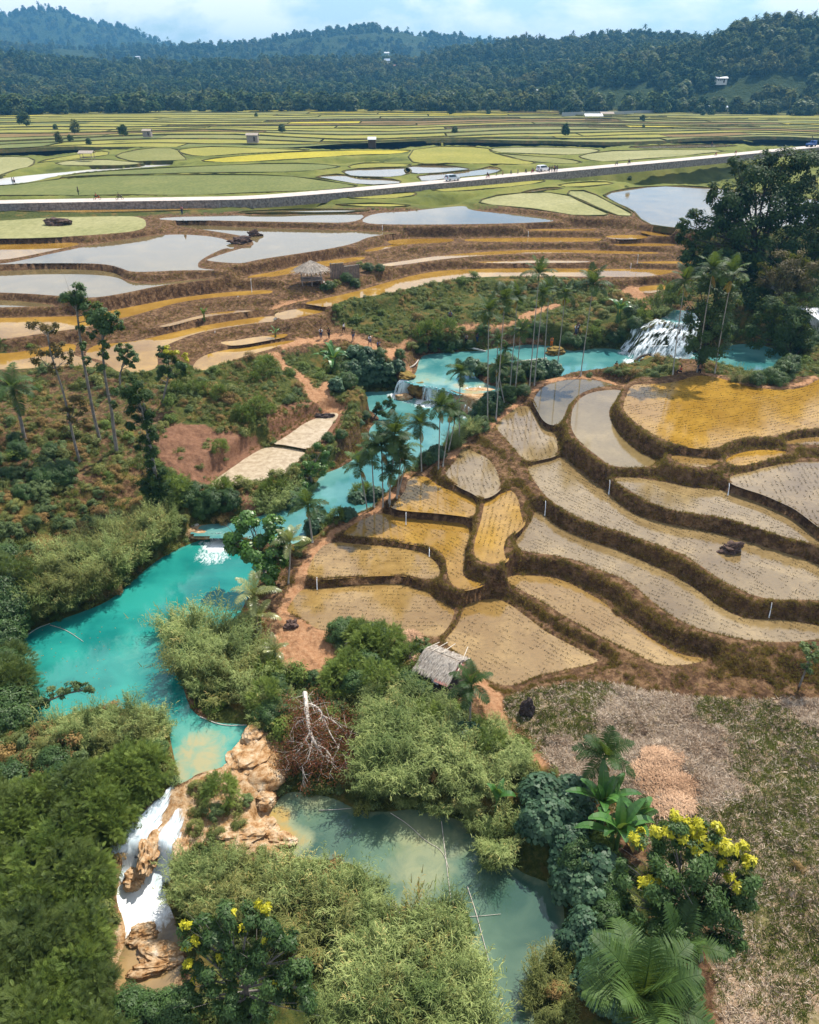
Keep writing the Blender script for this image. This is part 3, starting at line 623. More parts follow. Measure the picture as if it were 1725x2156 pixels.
# ------------------------------------------------------------------ ground, water and field materials
def ground_material():
    t = MT('ground_soil')
    g, d, so, o, tv = (t.attr(k) for k in ('green', 'dry', 'soil', 'orange', 'trav'))
    fine = t.noise(2.2, 8, .7); mid = t.noise(.35, 6, .6); big = t.noise(.07, 4)
    brown = t.ramp(fine, [(.25, (.030, .017, .010)), (.5, (.095, .052, .028)), (.74, (.21, .125, .065))])
    brown = t.mix(t.step(mid, .45, .7), brown, (.15, .085, .035))
    brown = t.mix(.55, brown, t.ramp(t.noise(1.1, 9, .8), [(.40, (.028, .016, .010)), (.5, (.105, .058, .031)), (.58, (.25, .155, .085))]))
    grassc = t.ramp(fine, [(.25, (.018, .026, .008)), (.5, (.055, .07, .018)), (.75, (.13, .12, .03))])
    grassc = t.mix(t.step(mid, .52, .68), grassc, (.17, .11, .035))
    fy = t.step(t.n('SeparateXYZ', {0: t.pos()}).outputs[1], 196, 215)
    grassc = t.mix(fy, grassc, t.ramp(t.noise(.08, 5), [(.3, (.07, .085, .02)), (.5, (.14, .155, .035)), (.7, (.20, .19, .05))]))
    straw = t.ramp(t.noise(4.5, 9, .75), [(.3, (.17, .11, .065)), (.5, (.37, .26, .17)), (.68, (.56, .45, .34))])
    straw = t.mix(t.math('MULTIPLY', t.step(big, .48, .66), .6), straw, t.ramp(fine, [(.3, (.17, .11, .06)), (.7, (.34, .23, .14))]))
    straw = t.mix(t.math('MULTIPLY', t.step(t.noise(.16, 6, .65), .50, .60), .75), straw, t.ramp(fine, [(.3, (.07, .075, .02)), (.7, (.2, .19, .06))]))
    soilc = t.ramp(fine, [(.3, (.13, .062, .036)), (.7, (.26, .14, .085))])
    orng = t.ramp(fine, [(.3, (.24, .11, .05)), (.7, (.46, .27, .15))])
    trv = t.ramp(t.noise(1.9, 9, .75), [(.30, (.10, .05, .02)), (.43, (.34, .19, .08)), (.58, (.50, .36, .22)), (.75, (.62, .54, .44))])
    wob = t.math('MULTIPLY', t.math('SUBTRACT', t.noise(.7, 6, .7), .5), 1.9)
    def m(a, amt=.5): return t.step(t.math('ADD', a, wob), .38, .62)
    col = t.mix(m(g), brown, grassc)
    col = t.mix(m(so), col, soilc)
    col = t.mix(m(d), col, straw)
    col = t.mix(m(o), col, orng)
    col = t.mix(m(tv), col, trv)
    bp = t.bump(t.noise(3.0, 8, .75), .9, .22)
    return t.done(t.bsdf(col, .95, .1, bp))

def paddy_material(name, mud1, mud2, row=0.0, rowdir=0.0, rowscale=1.0, green_=(.10, .13, .02), rough=.05, spec=.6, cover=.3, ior=1.5):
    t = MT(name)
    p = t.pos()
    mud = t.ramp(t.noise(.16, 7, .68, dist=.6), [(.36, mud1), (.5, tuple((a_ + b_) / 2 for a_, b_ in zip(mud1, mud2))), (.64, tuple(c_ * 1.15 for c_ in mud2))])
    mud = t.mix(t.math('MULTIPLY', t.step(t.noise(2.5, 6, .7), .5, .75), .5), mud, tuple(c * .55 for c in mud1))
    rv = t.mapv(p, (1.0, 3.2, 1.0), (0, 0, rowdir))
    tick = t.noise(2.6 * rowscale, 3, .6, rv)
    mask = t.step(tick, .50, .62)
    col = t.mix(t.math('MULTIPLY', mask, cover), mud, green_)
    bp = t.bump(t.noise(3.0, 3, .6, rv), .10 + row, .03)
    b = t.bsdf(col, rough, spec, bp)
    b.inputs['IOR'].default_value = ior
    return t.done(b)

MAT = {}
MAT['ground'] = ground_material()
MAT['gold'] = paddy_material('golden_mud_water', (.26, .14, .02), (.35, .205, .034), cover=.4, green_=(.13, .075, .014), rowscale=1.6)
MAT['amber'] = paddy_material('amber_mud_water', (.22, .12, .022), (.32, .19, .045), cover=.35, green_=(.22, .15, .025))
MAT['mud'] = paddy_material('brown_mud_water', (.21, .125, .038), (.30, .195, .07), cover=.25, green_=(.09, .065, .025), rowscale=1.2, rowdir=.35, rough=.06, ior=1.72)
MAT['mud2'] = paddy_material('grey_mud_water', (.17, .115, .05), (.26, .185, .085), cover=.25, green_=(.09, .065, .03), rowscale=1.0, rowdir=-.5, rough=.06, ior=1.78)
MAT['goldmirror'] = paddy_material('golden_mirror_water', (.25, .135, .024), (.34, .20, .04), cover=.15, green_=(.24, .15, .02), rough=.03, ior=1.42, row=-.07)
MAT['mirror'] = paddy_material('mirror_water', (.11, .085, .04), (.16, .12, .055), cover=.12, green_=(.09, .08, .03), rough=.02, ior=1.62, row=-.07)
MAT['pond'] = paddy_material('clear_mud_water', (.17, .12, .05), (.22, .16, .07), cover=.15, green_=(.09, .08, .03), rough=.03, ior=1.8)
def field_material(name, c1, c2, c3, rough=.8):
    t = MT(name)
    rnd = t.n('ObjectInfo').outputs['Random']
    n = t.noise(.05, 5, .6)
    fine = t.noise(1.2, 4, .7, t.mapv(t.pos(), (1, .5, 1)))
    col = t.ramp(n, [(.3, c1), (.5, c2), (.72, c3)])
    col = t.mix(.4, col, t.ramp(fine, [(.3, tuple(c * .6 for c in c1)), (.7, tuple(min(1, c * 1.3) for c in c3))]))
    b = t.bsdf(col, max(rough, .7), .03)
    return t.done(b)
MAT['green_a'] = field_material('young_rice_yellow', (.25, .23, .03), (.33, .29, .035), (.42, .35, .05))
MAT['green_b'] = field_material('young_rice_bright', (.16, .17, .04), (.22, .215, .05), (.30, .27, .07))
MAT['green_c'] = field_material('young_rice_mid', (.12, .135, .04), (.17, .175, .055), (.23, .22, .08), .35)
MAT['green_d'] = field_material('young_rice_dark', (.085, .11, .035), (.125, .145, .045), (.18, .185, .065), .35)
MAT['green_e'] = field_material('young_rice_pale', (.17, .18, .07), (.235, .23, .10), (.31, .295, .15), .25)
MAT['fallow'] = field_material('fallow_brown', (.12, .075, .03), (.17, .11, .04), (.22, .16, .06), .7)
t = MT('drying_mud')
f_ = t.noise(1.4, 8, .7)
b_ = t.bsdf(t.ramp(f_, [(.3, (.22, .16, .10)), (.5, (.38, .30, .20)), (.7, (.50, .42, .31))]), .45, .4, t.bump(t.noise(2, 8, .7), .5, .08))
MAT['drymud'] = t.done(b_)

def river_material(name, deep, mid, shallow, bed):
    t = MT(name)
    s = t.attr('shallow'); f = t.attr('foam')
    n = t.noise(.22, 4, .5, dist=.4)
    col = t.ramp(n, [(.35, deep), (.65, mid)])
    sv = t.math('ADD', t.math('MULTIPLY', s, .9), t.math('MULTIPLY', t.math('SUBTRACT', t.noise(.6, 7, .68, dist=.8), .5), 1.0))
    col = t.mix(t.step(sv, .15, .6), col, shallow)
    col = t.mix(t.step(sv, .62, .95), col, bed)
    fn = t.noise(2.2, 7, .7, t.mapv(t.pos(), (1, .6, 1)), 1.2)
    fm = t.step(t.math('ADD', t.math('MULTIPLY', f, .66), t.math('MULTIPLY', t.math('SUBTRACT', fn, .5), 1.5)), .36, .80)
    col = t.mix(fm, col, (.82, .86, .88))
    rip = t.math('ADD', t.math('MULTIPLY', f, .5), .035)
    nrm = t.n('Bump', {'Height': t.noise(1.8, 4, .6, t.mapv(t.pos(), (.7, 1.2, 1))), 'Strength': t.math('MINIMUM', rip, .6), 'Distance': .12}).outputs[0]
    b = t.bsdf(col, .07, .5, nrm)
    t.put(b.inputs['Roughness'], t.math('ADD', .06, t.math('MULTIPLY', fm, .6)))
    return t.done(b)
MAT['teal'] = river_material('turquoise_water', (.008, .15, .135), (.022, .245, .205), (.08, .27, .215), (.30, .28, .15))
MAT['up'] = river_material('blue_green_water', (.04, .165, .17), (.10, .26, .25), (.20, .33, .28), (.38, .31, .16))
MAT['low'] = river_material('milky_green_water', (.035, .080, .058), (.11, .175, .115), (.22, .245, .14), (.36, .25, .08))
MAT['side'] = river_material('clear_brown_water', (.10, .075, .04), (.20, .14, .07), (.30, .2, .09), (.36, .24, .10))

ground = link(bpy.data.objects.new('ground', terrain_mesh()))
ground.data.materials.append(MAT['ground'])
tag(ground, 'terraced brown and grassy ground of the valley', kind='structure')

def sheet(name, poly, z, mat, attrs=None, step=None):
    """a level sheet of water; a grid inside the outline when it carries attributes"""
    me = bpy.data.meshes.new(name)
    if step is None:
        bm = bmesh.new()
        vs = [bm.verts.new((x, y, z)) for x, y in poly]
        f = bm.faces.new(vs)
        if f.normal.z < 0 or f.calc_area() and (f.normal_update() or f.normal.z < 0): f.normal_flip()
        bmesh.ops.triangulate(bm, faces=[f])
        bm.to_mesh(me); bm.free()
    else:
        x0, y0 = poly.min(0); x1, y1 = poly.max(0)
        xs = np.arange(x0 - step, x1 + step, step); ys = np.arange(y0 - step, y1 + step, step)
        X, Y = np.meshgrid(xs, ys)
        ok = inside(X.ravel(), Y.ravel(), poly).reshape(X.shape)
        cell = ok[:-1, :-1] | ok[1:, :-1] | ok[:-1, 1:] | ok[1:, 1:]
        ii = np.arange(X.size).reshape(X.shape)
        q = np.stack((ii[:-1, :-1][cell], ii[:-1, 1:][cell], ii[1:, 1:][cell], ii[1:, :-1][cell]), 1)
        used, inv = np.unique(q, return_inverse=True); inv = inv.reshape(q.shape)
        co = np.stack((X.ravel()[used], Y.ravel()[used], np.full(len(used), z)), 1)
        me.from_pydata(co.tolist(), [], inv.tolist())
        for nm, fn in (attrs or {}).items():
            at = me.attributes.new(nm, 'FLOAT', 'POINT'); at.data.foreach_set('value', fn(co[:, 0], co[:, 1]).astype(np.float32))
    me.materials.append(mat); me.update()
    o = link(bpy.data.objects.new(name, me))
    return tag(o, kind='structure')

PADDIES = []
for k, fl in enumerate(FLATS):
    if fl['kind'] in ('paddy', 'green', 'drypaddy'):
        far_ = fl['poly'][:, 1].mean() > 205
        tn = fl['tone']
        if fl['kind'] == 'drypaddy': m_ = MAT['drymud']
        elif fl['kind'] == 'green': m_ = MAT['green_a'] if tn < .15 else MAT['green_e'] if tn < .4 else MAT['green_b'] if tn < .57 else MAT['green_c'] if tn < .7 else MAT['green_d']
        elif 98 < fl['poly'][:, 1].mean() < 205: m_ = MAT['mirror'] if tn < .72 else MAT['goldmirror']
        else: m_ = MAT['gold'] if tn > .86 else MAT['amber'] if tn > .68 else MAT['mud'] if tn > .57 else MAT['mud2'] if tn > .47 else MAT['pond']
        o = sheet('rice_paddy', offset_poly(fl['poly'], .28 if not far_ else .2), fl['z'], m_)
        if fl['label']: o['label'] = fl['label']
        PADDIES.append((o, fl))

def blob(u, v, z, rad, amt=1.0, sy=1.0):
    c = on_plane(u, v, z)
    return (c[0], c[1], rad, amt, sy)
def field_fn(blobs, extra=None):
    def fn(x, y):
        r = np.zeros(x.shape)
        for cx, cy, rad, amt, sy in blobs:
            d = np.hypot(x - cx, (y - cy) / sy)
            r = np.maximum(r, amt * (1 - sstep(rad * .25, rad, d)))
        if extra is not None: r = np.maximum(r, extra(x, y))
        return r
    return fn
def edge_fn(fl, w, amt=.6):
    sg = poly_segs(fl['poly'])
    return lambda x, y: amt * (1 - sstep(0, w, seg_dist(x, y, sg)))
def water(fl, name, mat, label, shallow, foam, w, amt, step=.45):
    ex = edge_fn(fl, w, amt)
    o = sheet(name, offset_poly(fl['poly'], .6), fl['z'], mat, {'shallow': field_fn(shallow, ex), 'foam': field_fn(foam)}, step)
    o['label'] = label
    return o
P = lambda fn, z, lst: [blob(*fn([(x, y)])[0], z, r, a, s) for x, y, r, a, s in lst]
water(RIV_TEAL, 'river_water', MAT['teal'], 'deep turquoise pool of the river', P(D, 1.5, [(1200,1660,3.6,1.0,1.3),(1330,1560,3,.6,1),(1060,1820,2.5,1.0,1.5),(1200,1800,2.5,1,1),(1100,1560,3,.5,1),(1250,1450,2.5,.35,1),(830,1050,5,.25,1),(160,1100,1.5,.7,1)]),
      P(D, 1.5, [(1300,425,2.4,1.3,1),(1280,475,3.2,.85,1.1),(1340,400,1.6,1.2,1),(1220,410,1.2,.7,1)]), 1.2, .25)
water(RIV_MID, 'river_water', MAT['up'], 'narrow turquoise reach of the river between the falls', P(B, 2.4, [(520,930,3,.3,1)]), P(B, 2.4, [(740,905,2.6,1.1,1),(800,935,2.0,.7,1),(910,950,3.2,1.15,1),(970,935,2.4,1,1),(1150,1025,2.0,.9,1),(1050,990,1.5,.7,1)]), 1.2, .3)
water(RIV_UP, 'river_water', MAT['up'], 'blue green upper pool by the tall palms', P(B, 4.8, [(900,800,3.5,.75,1),(1000,820,3,.7,1),(1120,850,2.6,.95,1),(1200,890,3,1,1),(870,730,2,.7,1),(1250,850,2.2,.9,1),(1600,760,4,.35,1),(1000,700,5,.2,1)]),
      P(Cc, 4.8, [(560,650,2.0,1,1),(600,700,2.4,1,1),(700,690,2.6,.8,1),(880,670,2.5,1,1),(940,665,2,.9,1)]) + P(B, 4.8, [(1150,855,1.6,.55,.6),(1200,830,1.2,.5,.6)]), 1.0, .35)
water(RIV_LOW, 'river_water', MAT['low'], 'milky green lower pool', P(Hh, 0, [(110,480,1.9,1.05,1),(140,590,1.9,1.05,1),(230,620,1.6,.8,1),(330,400,1.7,.55,1),(980,720,3.4,.62,1.6),(880,640,2.5,.4,1.2),(1130,640,2.5,.45,1),(1250,1300,1.5,.4,1),(150,720,2,.8,1)]),
      P(Hh, 0, []), 1.0, .35)
water(RIV_SIDE, 'river_water', MAT['side'], 'shallow brown stream below the lower cascade', P(G, -1, [(880,1150,2,.8,1),(850,1400,3,.7,1)]), P(G, -1, [(850,960,3.6,1.7,1.1),(800,900,3,1.5,1),(930,900,2.6,1.6,1),(850,1060,3.0,1.4,.9),(760,1000,2.2,1.3,1),(940,1040,2.2,1.2,1)]), .6, .4, .3)
water(RIV_TOP, 'river_water', MAT['up'], 'smooth water above the upper falls', [], P(Cc, 9.2, [(760,462,1.6,.7,1),(950,470,2,.7,1)]), 1.0, .5)
for fl in FLATS:
    if fl['kind'] == 'stream':
        t = MT('pale_stream'); b_ = t.bsdf(t.ramp(t.noise(.12, 6), [(.35, (.35, .36, .34)), (.6, (.52, .50, .46))]), .3, .5)
        o = sheet('stream_water', fl['poly'], fl['z'], t.done(b_)); o['label'] = 'pale stream crossing the far green fields'
# ------------------------------------------------------------------ far plain: strips of fields behind the traced ones
def front_y(x):            # where the traced fields end
    return 372 + 34 * np.sin(x * .008 + 1.0) + np.where(x > 60, 30 * sstep(60, 200, x), 0) - np.where(x < -120, 20 * sstep(120, 240, -x), 0)
def strip_y(k, x):
    f = front_y(x)
    y = f + (745 - f) * (k / 17.0) ** 1.12
    return y + (fbm(x * .012 + 9, y * .0 + k * .35, 21, 3) - .5) * 40 * (1 - k / 30) + 22 * np.sin(x * .019 + y * .011) * sstep(380, 460, y) * (1 - k / 22) + 12 * np.sin(x * .041 - y * .017 + 1) * (1 - k / 20) + (fbm(x * .05, y * .0 + k * 3.1, 27, 2) - .5) * 5
bund_mat = leaf_mat('field_bund_grass', (.014, .02, .006), (.035, .045, .014), (.075, .06, .025), trans=.0)
t = MT('field_edge_earth')
bund_mat = t.done(t.bsdf(t.ramp(t.noise(.35, 6, .7), [(.3, (.025, .036, .012)), (.5, (.060, .062, .02)), (.68, (.13, .085, .035))]), .95, .1))
rs = random.Random(11)
tones = ['green_b', 'green_b', 'green_c', 'green_c', 'green_d', 'green_a', 'green_b', 'green_b', 'fallow']
XW = 520
for k in range(17):
    zt = 17.4 + k * .2
    cuts = [-XW]
    while cuts[-1] < XW: cuts.append(cuts[-1] + rs.uniform(45, 190))
    for a, b in zip(cuts[:-1], cuts[1:]):
        b = min(b, XW)
        if b - a < 6: continue
        xs = np.linspace(a, b, max(4, int((b - a) / 7)))
        skew = rs.uniform(-12, 12)
        y0 = strip_y(k, xs); y1 = strip_y(k + 1, xs)
        g = .55
        lo = np.stack((xs, y0 + g), 1); hi = np.stack((xs + skew * 0, y1 - g), 1)
        lo[0, 0] += g; lo[-1, 0] -= g; hi[0, 0] += g; hi[-1, 0] -= g
        poly = np.vstack((lo, hi[::-1]))
        if np.abs(np.arctan2(poly[:, 0], poly[:, 1])).min() > R_(33): continue
        z = zt + rs.uniform(-.05, .25)
        tn = rs.choice(tones)
        if rs.random() < .05: tn = 'pond'
        o = sheet('rice_paddy', poly, z + .12, MAT[tn])
        # the raised edge on its near side
        if rs.random() < .92:
            m = MB(); w = rs.uniform(.5, 1.2); h = rs.uniform(.25, .6)
            n = len(xs)
            prof = [(-w - .8, -.9), (-w * .7, h * .8), (-.1, h), (g + .15, h * .7), (g + .2, -.3)]
            v = []
            jit = [rs.uniform(-.12, .12) for _ in xs]
            for (x, y), j in zip(np.stack((xs, y0), 1), jit):
                v += [(x, y + p, z + q + j) for p, q in prof]
            f = [(i * 5 + j, (i + 1) * 5 + j, (i + 1) * 5 + j + 1, i * 5 + j + 1) for i in range(n - 1) for j in range(4)]
            m.add(v, f)
            q = m.build('field_bund', bund_mat); tag(q, kind='structure')

# ------------------------------------------------------------------ hills
def prof(table):
    t = np.array(table, float); return lambda u: np.interp(u, t[:, 0], t[:, 1])
S_FAR = prof([(-500, 70), (-200, 60), (-60, 45), (0, 27), (60, 20), (110, 12), (165, 6), (215, 24), (260, 34), (300, 38), (330, 58), (385, 82), (430, 90), (700, 110), (2300, 120)])
S_CEN = prof([(-500, 95), (0, 95), (300, 92), (385, 90), (450, 86), (520, 77), (600, 68), (680, 58), (740, 52), (790, 45), (830, 54), (900, 66), (1000, 76), (1060, 84), (1400, 90), (2300, 90)])
S_MID = prof([(-500, 50), (-100, 70), (0, 82), (50, 98), (110, 108), (200, 117), (300, 119), (420, 114), (520, 111), (650, 110), (780, 107), (850, 106), (900, 98), (960, 86), (1030, 76), (1090, 68), (1150, 72), (1250, 62), (1340, 58), (1400, 62), (1450, 74), (1500, 70), (1520, 60), (1600, 60), (1725, 66), (2300, 60)])
S_NEAR = prof([(-500, 205), (0, 205), (500, 195), (850, 190), (1000, 175), (1150, 150), (1300, 120), (1400, 100), (1480, 78), (1520, 50), (1560, 42), (1620, 36), (1690, 48), (1725, 60), (1900, 70), (2300, 60)])
HA = np.linspace(R_(-44), R_(44), 460)
HR = np.concatenate((np.linspace(700, 1000, 50), np.linspace(1010, 1700, 70), np.linspace(1720, 2700, 60), np.linspace(2730, 4200, 60), np.linspace(4300, 6000, 8)))
def hill_z(az, r):
    u = 862.5 + FOC * np.tan(az) * 1.155 * .98
    def zz(S, R0, tree):
        v = S(u); a = np.arctan((1078 - v) / FOC) - PITCH
        return CAM_H + R0 * np.cos(az) ** 0 * np.tan(a) * (1 / np.cos(az)) ** .0 - tree
    z0 = 18.5 + 0 * az
    zn, zm, zc, zf = zz(S_NEAR, 950, 13), zz(S_MID, 1500, 20), zz(S_CEN, 2550, 20), zz(S_FAR, 3800, 48)
    kn = [700, 760, 950, 1120, 1500, 1850, 2550, 3000, 3800, 4600, 6000]
    vals = [z0, z0 + .12 * (zn - z0), zn, zn + .25 * (zm - zn), zm, np.minimum(zm, zc) - 40, zc, zc - 45, zf, zf - 90, zf * 0 + 0]
    out = np.zeros(np.broadcast(az, r).shape)
    for i in range(len(kn) - 1):
        t = np.clip((r - kn[i]) / (kn[i + 1] - kn[i]), 0, 1); m = (r >= kn[i]) & (r <= kn[i + 1])
        s = t * t * (3 - 2 * t)
        out = np.where(m, vals[i] * (1 - s) + vals[i + 1] * s, out)
    x, y = r * np.sin(az), r * np.cos(az)
    k = sstep(700, 900, r)
    rid = 1 - np.abs(fbm(x * .0022, y * .0022, 31, 5) * 2 - 1)
    crest = np.minimum.reduce([np.abs(r - q) / 220 for q in (1500, 2550, 3800)])
    amp = (6 + 60 * sstep(1000, 3800, r)) * np.clip(crest + .12, 0, 1)
    return out + k * ((rid - .7) * amp + (fbm(x * .012, y * .012, 35, 4) - .5) * (6 + 14 * sstep(1200, 3000, r)))
HAg, HRg = np.meshgrid(HA, HR)
HZ = hill_z(HAg, HRg)
def grid_mesh(name, X, Y, Zz, mat):
    me = bpy.data.meshes.new(name); n0, n1 = X.shape
    ii = np.arange(X.size).reshape(X.shape)
    q = np.stack((ii[:-1, :-1].ravel(), ii[1:, :-1].ravel(), ii[1:, 1:].ravel(), ii[:-1, 1:].ravel()), 1)
    me.from_pydata(np.stack((X, Y, Zz), -1).reshape(-1, 3), [], q.tolist())
    me.polygons.foreach_set('use_smooth', [True] * len(me.polygons)); me.materials.append(mat); me.update()
    return me
t = MT('hill_forest_floor')
hm = t.ramp(t.noise(.012, 8, .7), [(.3, (.02, .045, .018)), (.5, (.045, .075, .025)), (.62, (.07, .09, .03)), (.8, (.16, .15, .06))])
hm = t.mix(.5, hm, t.ramp(t.noise(.06, 6, .8), [(.35, (.012, .022, .010)), (.65, (.05, .065, .022))]))
MAT['hill'] = t.done(t.bsdf(hm, .95, .05, t.bump(t.noise(.05, 6, .75), 1.0, 14)))
hills = link(bpy.data.objects.new('hills', grid_mesh('hills', HRg * np.sin(HAg), HRg * np.cos(HAg), HZ, MAT['hill'])))
tag(hills, 'forested blue green hills beyond the plain', kind='structure')
# apron: land that carries on beyond the modelled wedge
t = MT('distant_ground')
apron_m = t.done(t.bsdf(t.ramp(t.noise(.02, 6), [(.3, (.05, .06, .02)), (.7, (.12, .13, .04))]), .95, .1))
m = MB(); m.add([(-9000, -6000, -3.5), (9000, -6000, -3.5), (9000, 12000, -3.5), (-9000, 12000, -3.5)], [(0, 1, 2, 3)])
tag(m.build('ground', apron_m), 'land carrying on to the horizon', kind='structure')

# ------------------------------------------------------------------ haze
def haze():
    m = MB(); m.box((0, 2200, 145), (8600, 8800, 300))
    t = MT('haze_air')
    v = t.n('VolumePrincipled', {'Color': (.17, .52, .92), 'Density': .00016, 'Anisotropy': .2})
    t.t.links.new(v.outputs[0], t.out.inputs['Volume'])
    o = m.build('haze', t.m)
    return tag(o, kind='stuff')
haze()

# ------------------------------------------------------------------ road
def sweep(name, center, normal, prof, mat, closed=True):
    """profile (offset across, height) swept along a line"""
    m = MB(); n = len(center); k = len(prof); v = []
    for c, nn in zip(center, normal):
        v += [(c[0] + nn[0] * o, c[1] + nn[1] * o, c[2] + h) for o, h in prof]
    f = [(i * k + j, (i + 1) * k + j, (i + 1) * k + (j + 1) % k, i * k + (j + 1) % k) for i in range(n - 1) for j in range(k if closed else k - 1)]
    m.add(v, f); return m.build(name, mat)
t = MT('pale_concrete_road')
c_ = t.ramp(t.noise(.5, 7, .65), [(.3, (.40, .35, .31)), (.7, (.56, .50, .46))])
MAT['road'] = t.done(t.bsdf(c_, .9, .15))
tag(sweep('road', road_c, road_n, [(-ROAD_W, -.6), (ROAD_W, -.6), (ROAD_W, 0), (-ROAD_W, 0)], MAT['road']), 'pale concrete road crossing the plain', kind='structure')
t = MT('rubble_stone_wall')
vv = t.n('TexVoronoi', {'Vector': t.pos(), 'Scale': 1.6}); c_ = t.ramp(vv.outputs['Distance'], [(.0, (.28, .24, .22)), (.5, (.17, .14, .13)), (.75, (.06, .05, .045))])
MAT['stonewall'] = t.done(t.bsdf(t.mix(.5, c_, t.ramp(t.noise(2.2, 5, .7), [(.3, (.07, .055, .05)), (.7, (.48, .43, .40))])), .9, .1, t.bump(vv.outputs['Distance'], .8, .1)))
wall_o = sweep('retaining_wall', road_c, road_n, [(-ROAD_W - .45, -2.2), (-ROAD_W, -2.2), (-ROAD_W, .02), (-ROAD_W - .32, .02)], MAT['stonewall'])
tag(wall_o, 'long rubble stone retaining wall under the road edge', 'wall')

# low grassy bunds round the traced fields of the plain
for o_, fl in PADDIES:
    c = fl['poly'].mean(0)
    if np.hypot(*c) < 196: continue
    P0 = fl['poly'][::2]; q = offset_poly(P0, .55); z = fl['z']; n = len(P0); m = MB(); v = []
    for k_ in range(n):
        a_, b_ = P0[k_], q[k_]; nn = (b_ - a_) / (np.linalg.norm(b_ - a_) + 1e-9); hh_ = .24 + .14 * math.sin(k_ * 1.7)
        for off, h in ((-.35, -.3), (-.2, hh_), (.2, hh_ * .9), (.6, -.9)): v.append((a_[0] + nn[0] * off, a_[1] + nn[1] * off, z + h))
    m.add(v, [(i * 4 + j, ((i + 1) % n) * 4 + j, ((i + 1) % n) * 4 + j + 1, i * 4 + j + 1) for i in range(n) for j in range(3)])
    tag(m.build('field_bund', bund_mat), kind='structure')
# ------------------------------------------------------------------ plant materials
LM = {}
LM['cane'] = leaf_mat('cane_leaf', (.032, .058, .014), (.125, .185, .05), (.42, .47, .17), rough=.6, spec=.2, tips=(.6, .46, .18))
LM['cane_dry'] = leaf_mat('cane_leaf_olive', (.026, .040, .011), (.10, .125, .034), (.29, .29, .09), rough=.6, spec=.2, tips=(.42, .28, .10))
LM['feather'] = leaf_mat('feathery_leaf', (.024, .052, .010), (.075, .125, .022), (.20, .26, .05), rough=.6, spec=.2)
LM['feather_dark'] = leaf_mat('feathery_leaf_dark', (.014, .032, .010), (.045, .075, .020), (.125, .165, .04), rough=.6, spec=.2)
LM['broad'] = leaf_mat('broad_leaf', (.012, .036, .012), (.034, .078, .020), (.09, .16, .042), rough=.5, spec=.3)
LM['bright'] = leaf_mat('bright_broad_leaf', (.014, .055, .010), (.045, .13, .016), (.13, .25, .03), rough=.4, spec=.5)
LM['round'] = leaf_mat('round_bluish_leaf', (.014, .042, .024), (.038, .092, .048), (.11, .19, .10), rough=.5, spec=.3)
LM['dark'] = leaf_mat('dark_tree_leaf', (.009, .026, .009), (.026, .056, .014), (.07, .115, .028), rough=.6, spec=.12, trans=.15)
LM['olive'] = leaf_mat('olive_brown_leaf', (.03, .028, .009), (.085, .065, .018), (.19, .12, .03), rough=.6)
LM['yellow'] = leaf_mat('yellow_green_leaf', (.30, .30, .012), (.50, .47, .02), (.75, .66, .05), rough=.5)
LM['cassava'] = leaf_mat('cassava_leaf', (.026, .055, .020), (.085, .13, .045), (.20, .26, .10), rough=.6, spec=.2)
LM['weed'] = leaf_mat('weed_leaf', (.032, .055, .012), (.10, .13, .026), (.25, .25, .06), rough=.65)
LM['weed_dry'] = leaf_mat('dry_weed', (.07, .042, .018), (.20, .115, .04), (.40, .26, .09), rough=.8)
LM['orange_weed'] = leaf_mat('rusty_grass', (.07, .035, .01), (.19, .10, .022), (.36, .21, .045), rough=.8)
LM['straw'] = leaf_mat('straw_stubble', (.22, .145, .09), (.50, .37, .26), (.76, .66, .53), rough=.9, trans=.0)
LM['palm'] = leaf_mat('palm_frond_leaf', (.010, .030, .009), (.026, .064, .016), (.08, .14, .032), rough=.55, spec=.25)
LM['palm_dry'] = leaf_mat('dry_palm_leaf', (.12, .06, .015), (.28, .15, .03), (.42, .28, .06), rough=.7)
LM['coco'] = leaf_mat('coconut_frond_leaf', (.05, .07, .02), (.16, .19, .05), (.42, .42, .18), rough=.35, spec=.6)
LM['banana'] = leaf_mat('banana_leaf', (.014, .055, .014), (.035, .12, .022), (.10, .24, .05), rough=.35, spec=.6)
LM['seedling'] = leaf_mat('rice_seedling', (.022, .018, .010), (.055, .044, .018), (.11, .09, .03), rough=.8, trans=0)
LM['far'] = leaf_mat('far_forest_leaf', (.012, .036, .016), (.036, .076, .028), (.10, .145, .045), rough=.8, spec=.05, trans=0)
_f = MT('far_forest_leaf')
_s = _f.math('ADD', _f.attr('shade'), _f.math('MULTIPLY', _f.math('SUBTRACT', _f.n('ObjectInfo').outputs['Random'], .5), .6))
_c = _f.ramp(_s, [(0, (.008, .026, .012)), (.5, (.034, .070, .024)), (.95, (.115, .150, .045))])
_c = _f.mix(_f.math('MULTIPLY', _f.step(_f.noise(.0075, 5, .7), .48, .62), .75), _c, _f.ramp(_s, [(0, (.03, .04, .014)), (.6, (.11, .115, .035)), (1, (.22, .19, .06))]), 'MIX')
LM['far'] = _f.done(_f.bsdf(_c, .85, .05))
LM['deadleaf'] = leaf_mat('dead_brown_leaf', (.05, .014, .010), (.15, .040, .022), (.32, .11, .055), rough=.8)
LM['bark'] = plain_mat('grey_bark', (.20, .18, .16), .9, .1, .35, 2.0)
LM['bark_dark'] = plain_mat('dark_bark', (.07, .055, .045), .9, .1, .35, 3.0)
LM['palm_trunk'] = plain_mat('pale_palm_trunk', (.30, .29, .26), .8, .15, .25, 3.0)
LM['deadwood'] = plain_mat('bleached_wood', (.52, .47, .42), .85, .1, .25, 4.0)
LM['sheath'] = plain_mat('green_palm_sheath', (.06, .12, .03), .5, .3, .2)

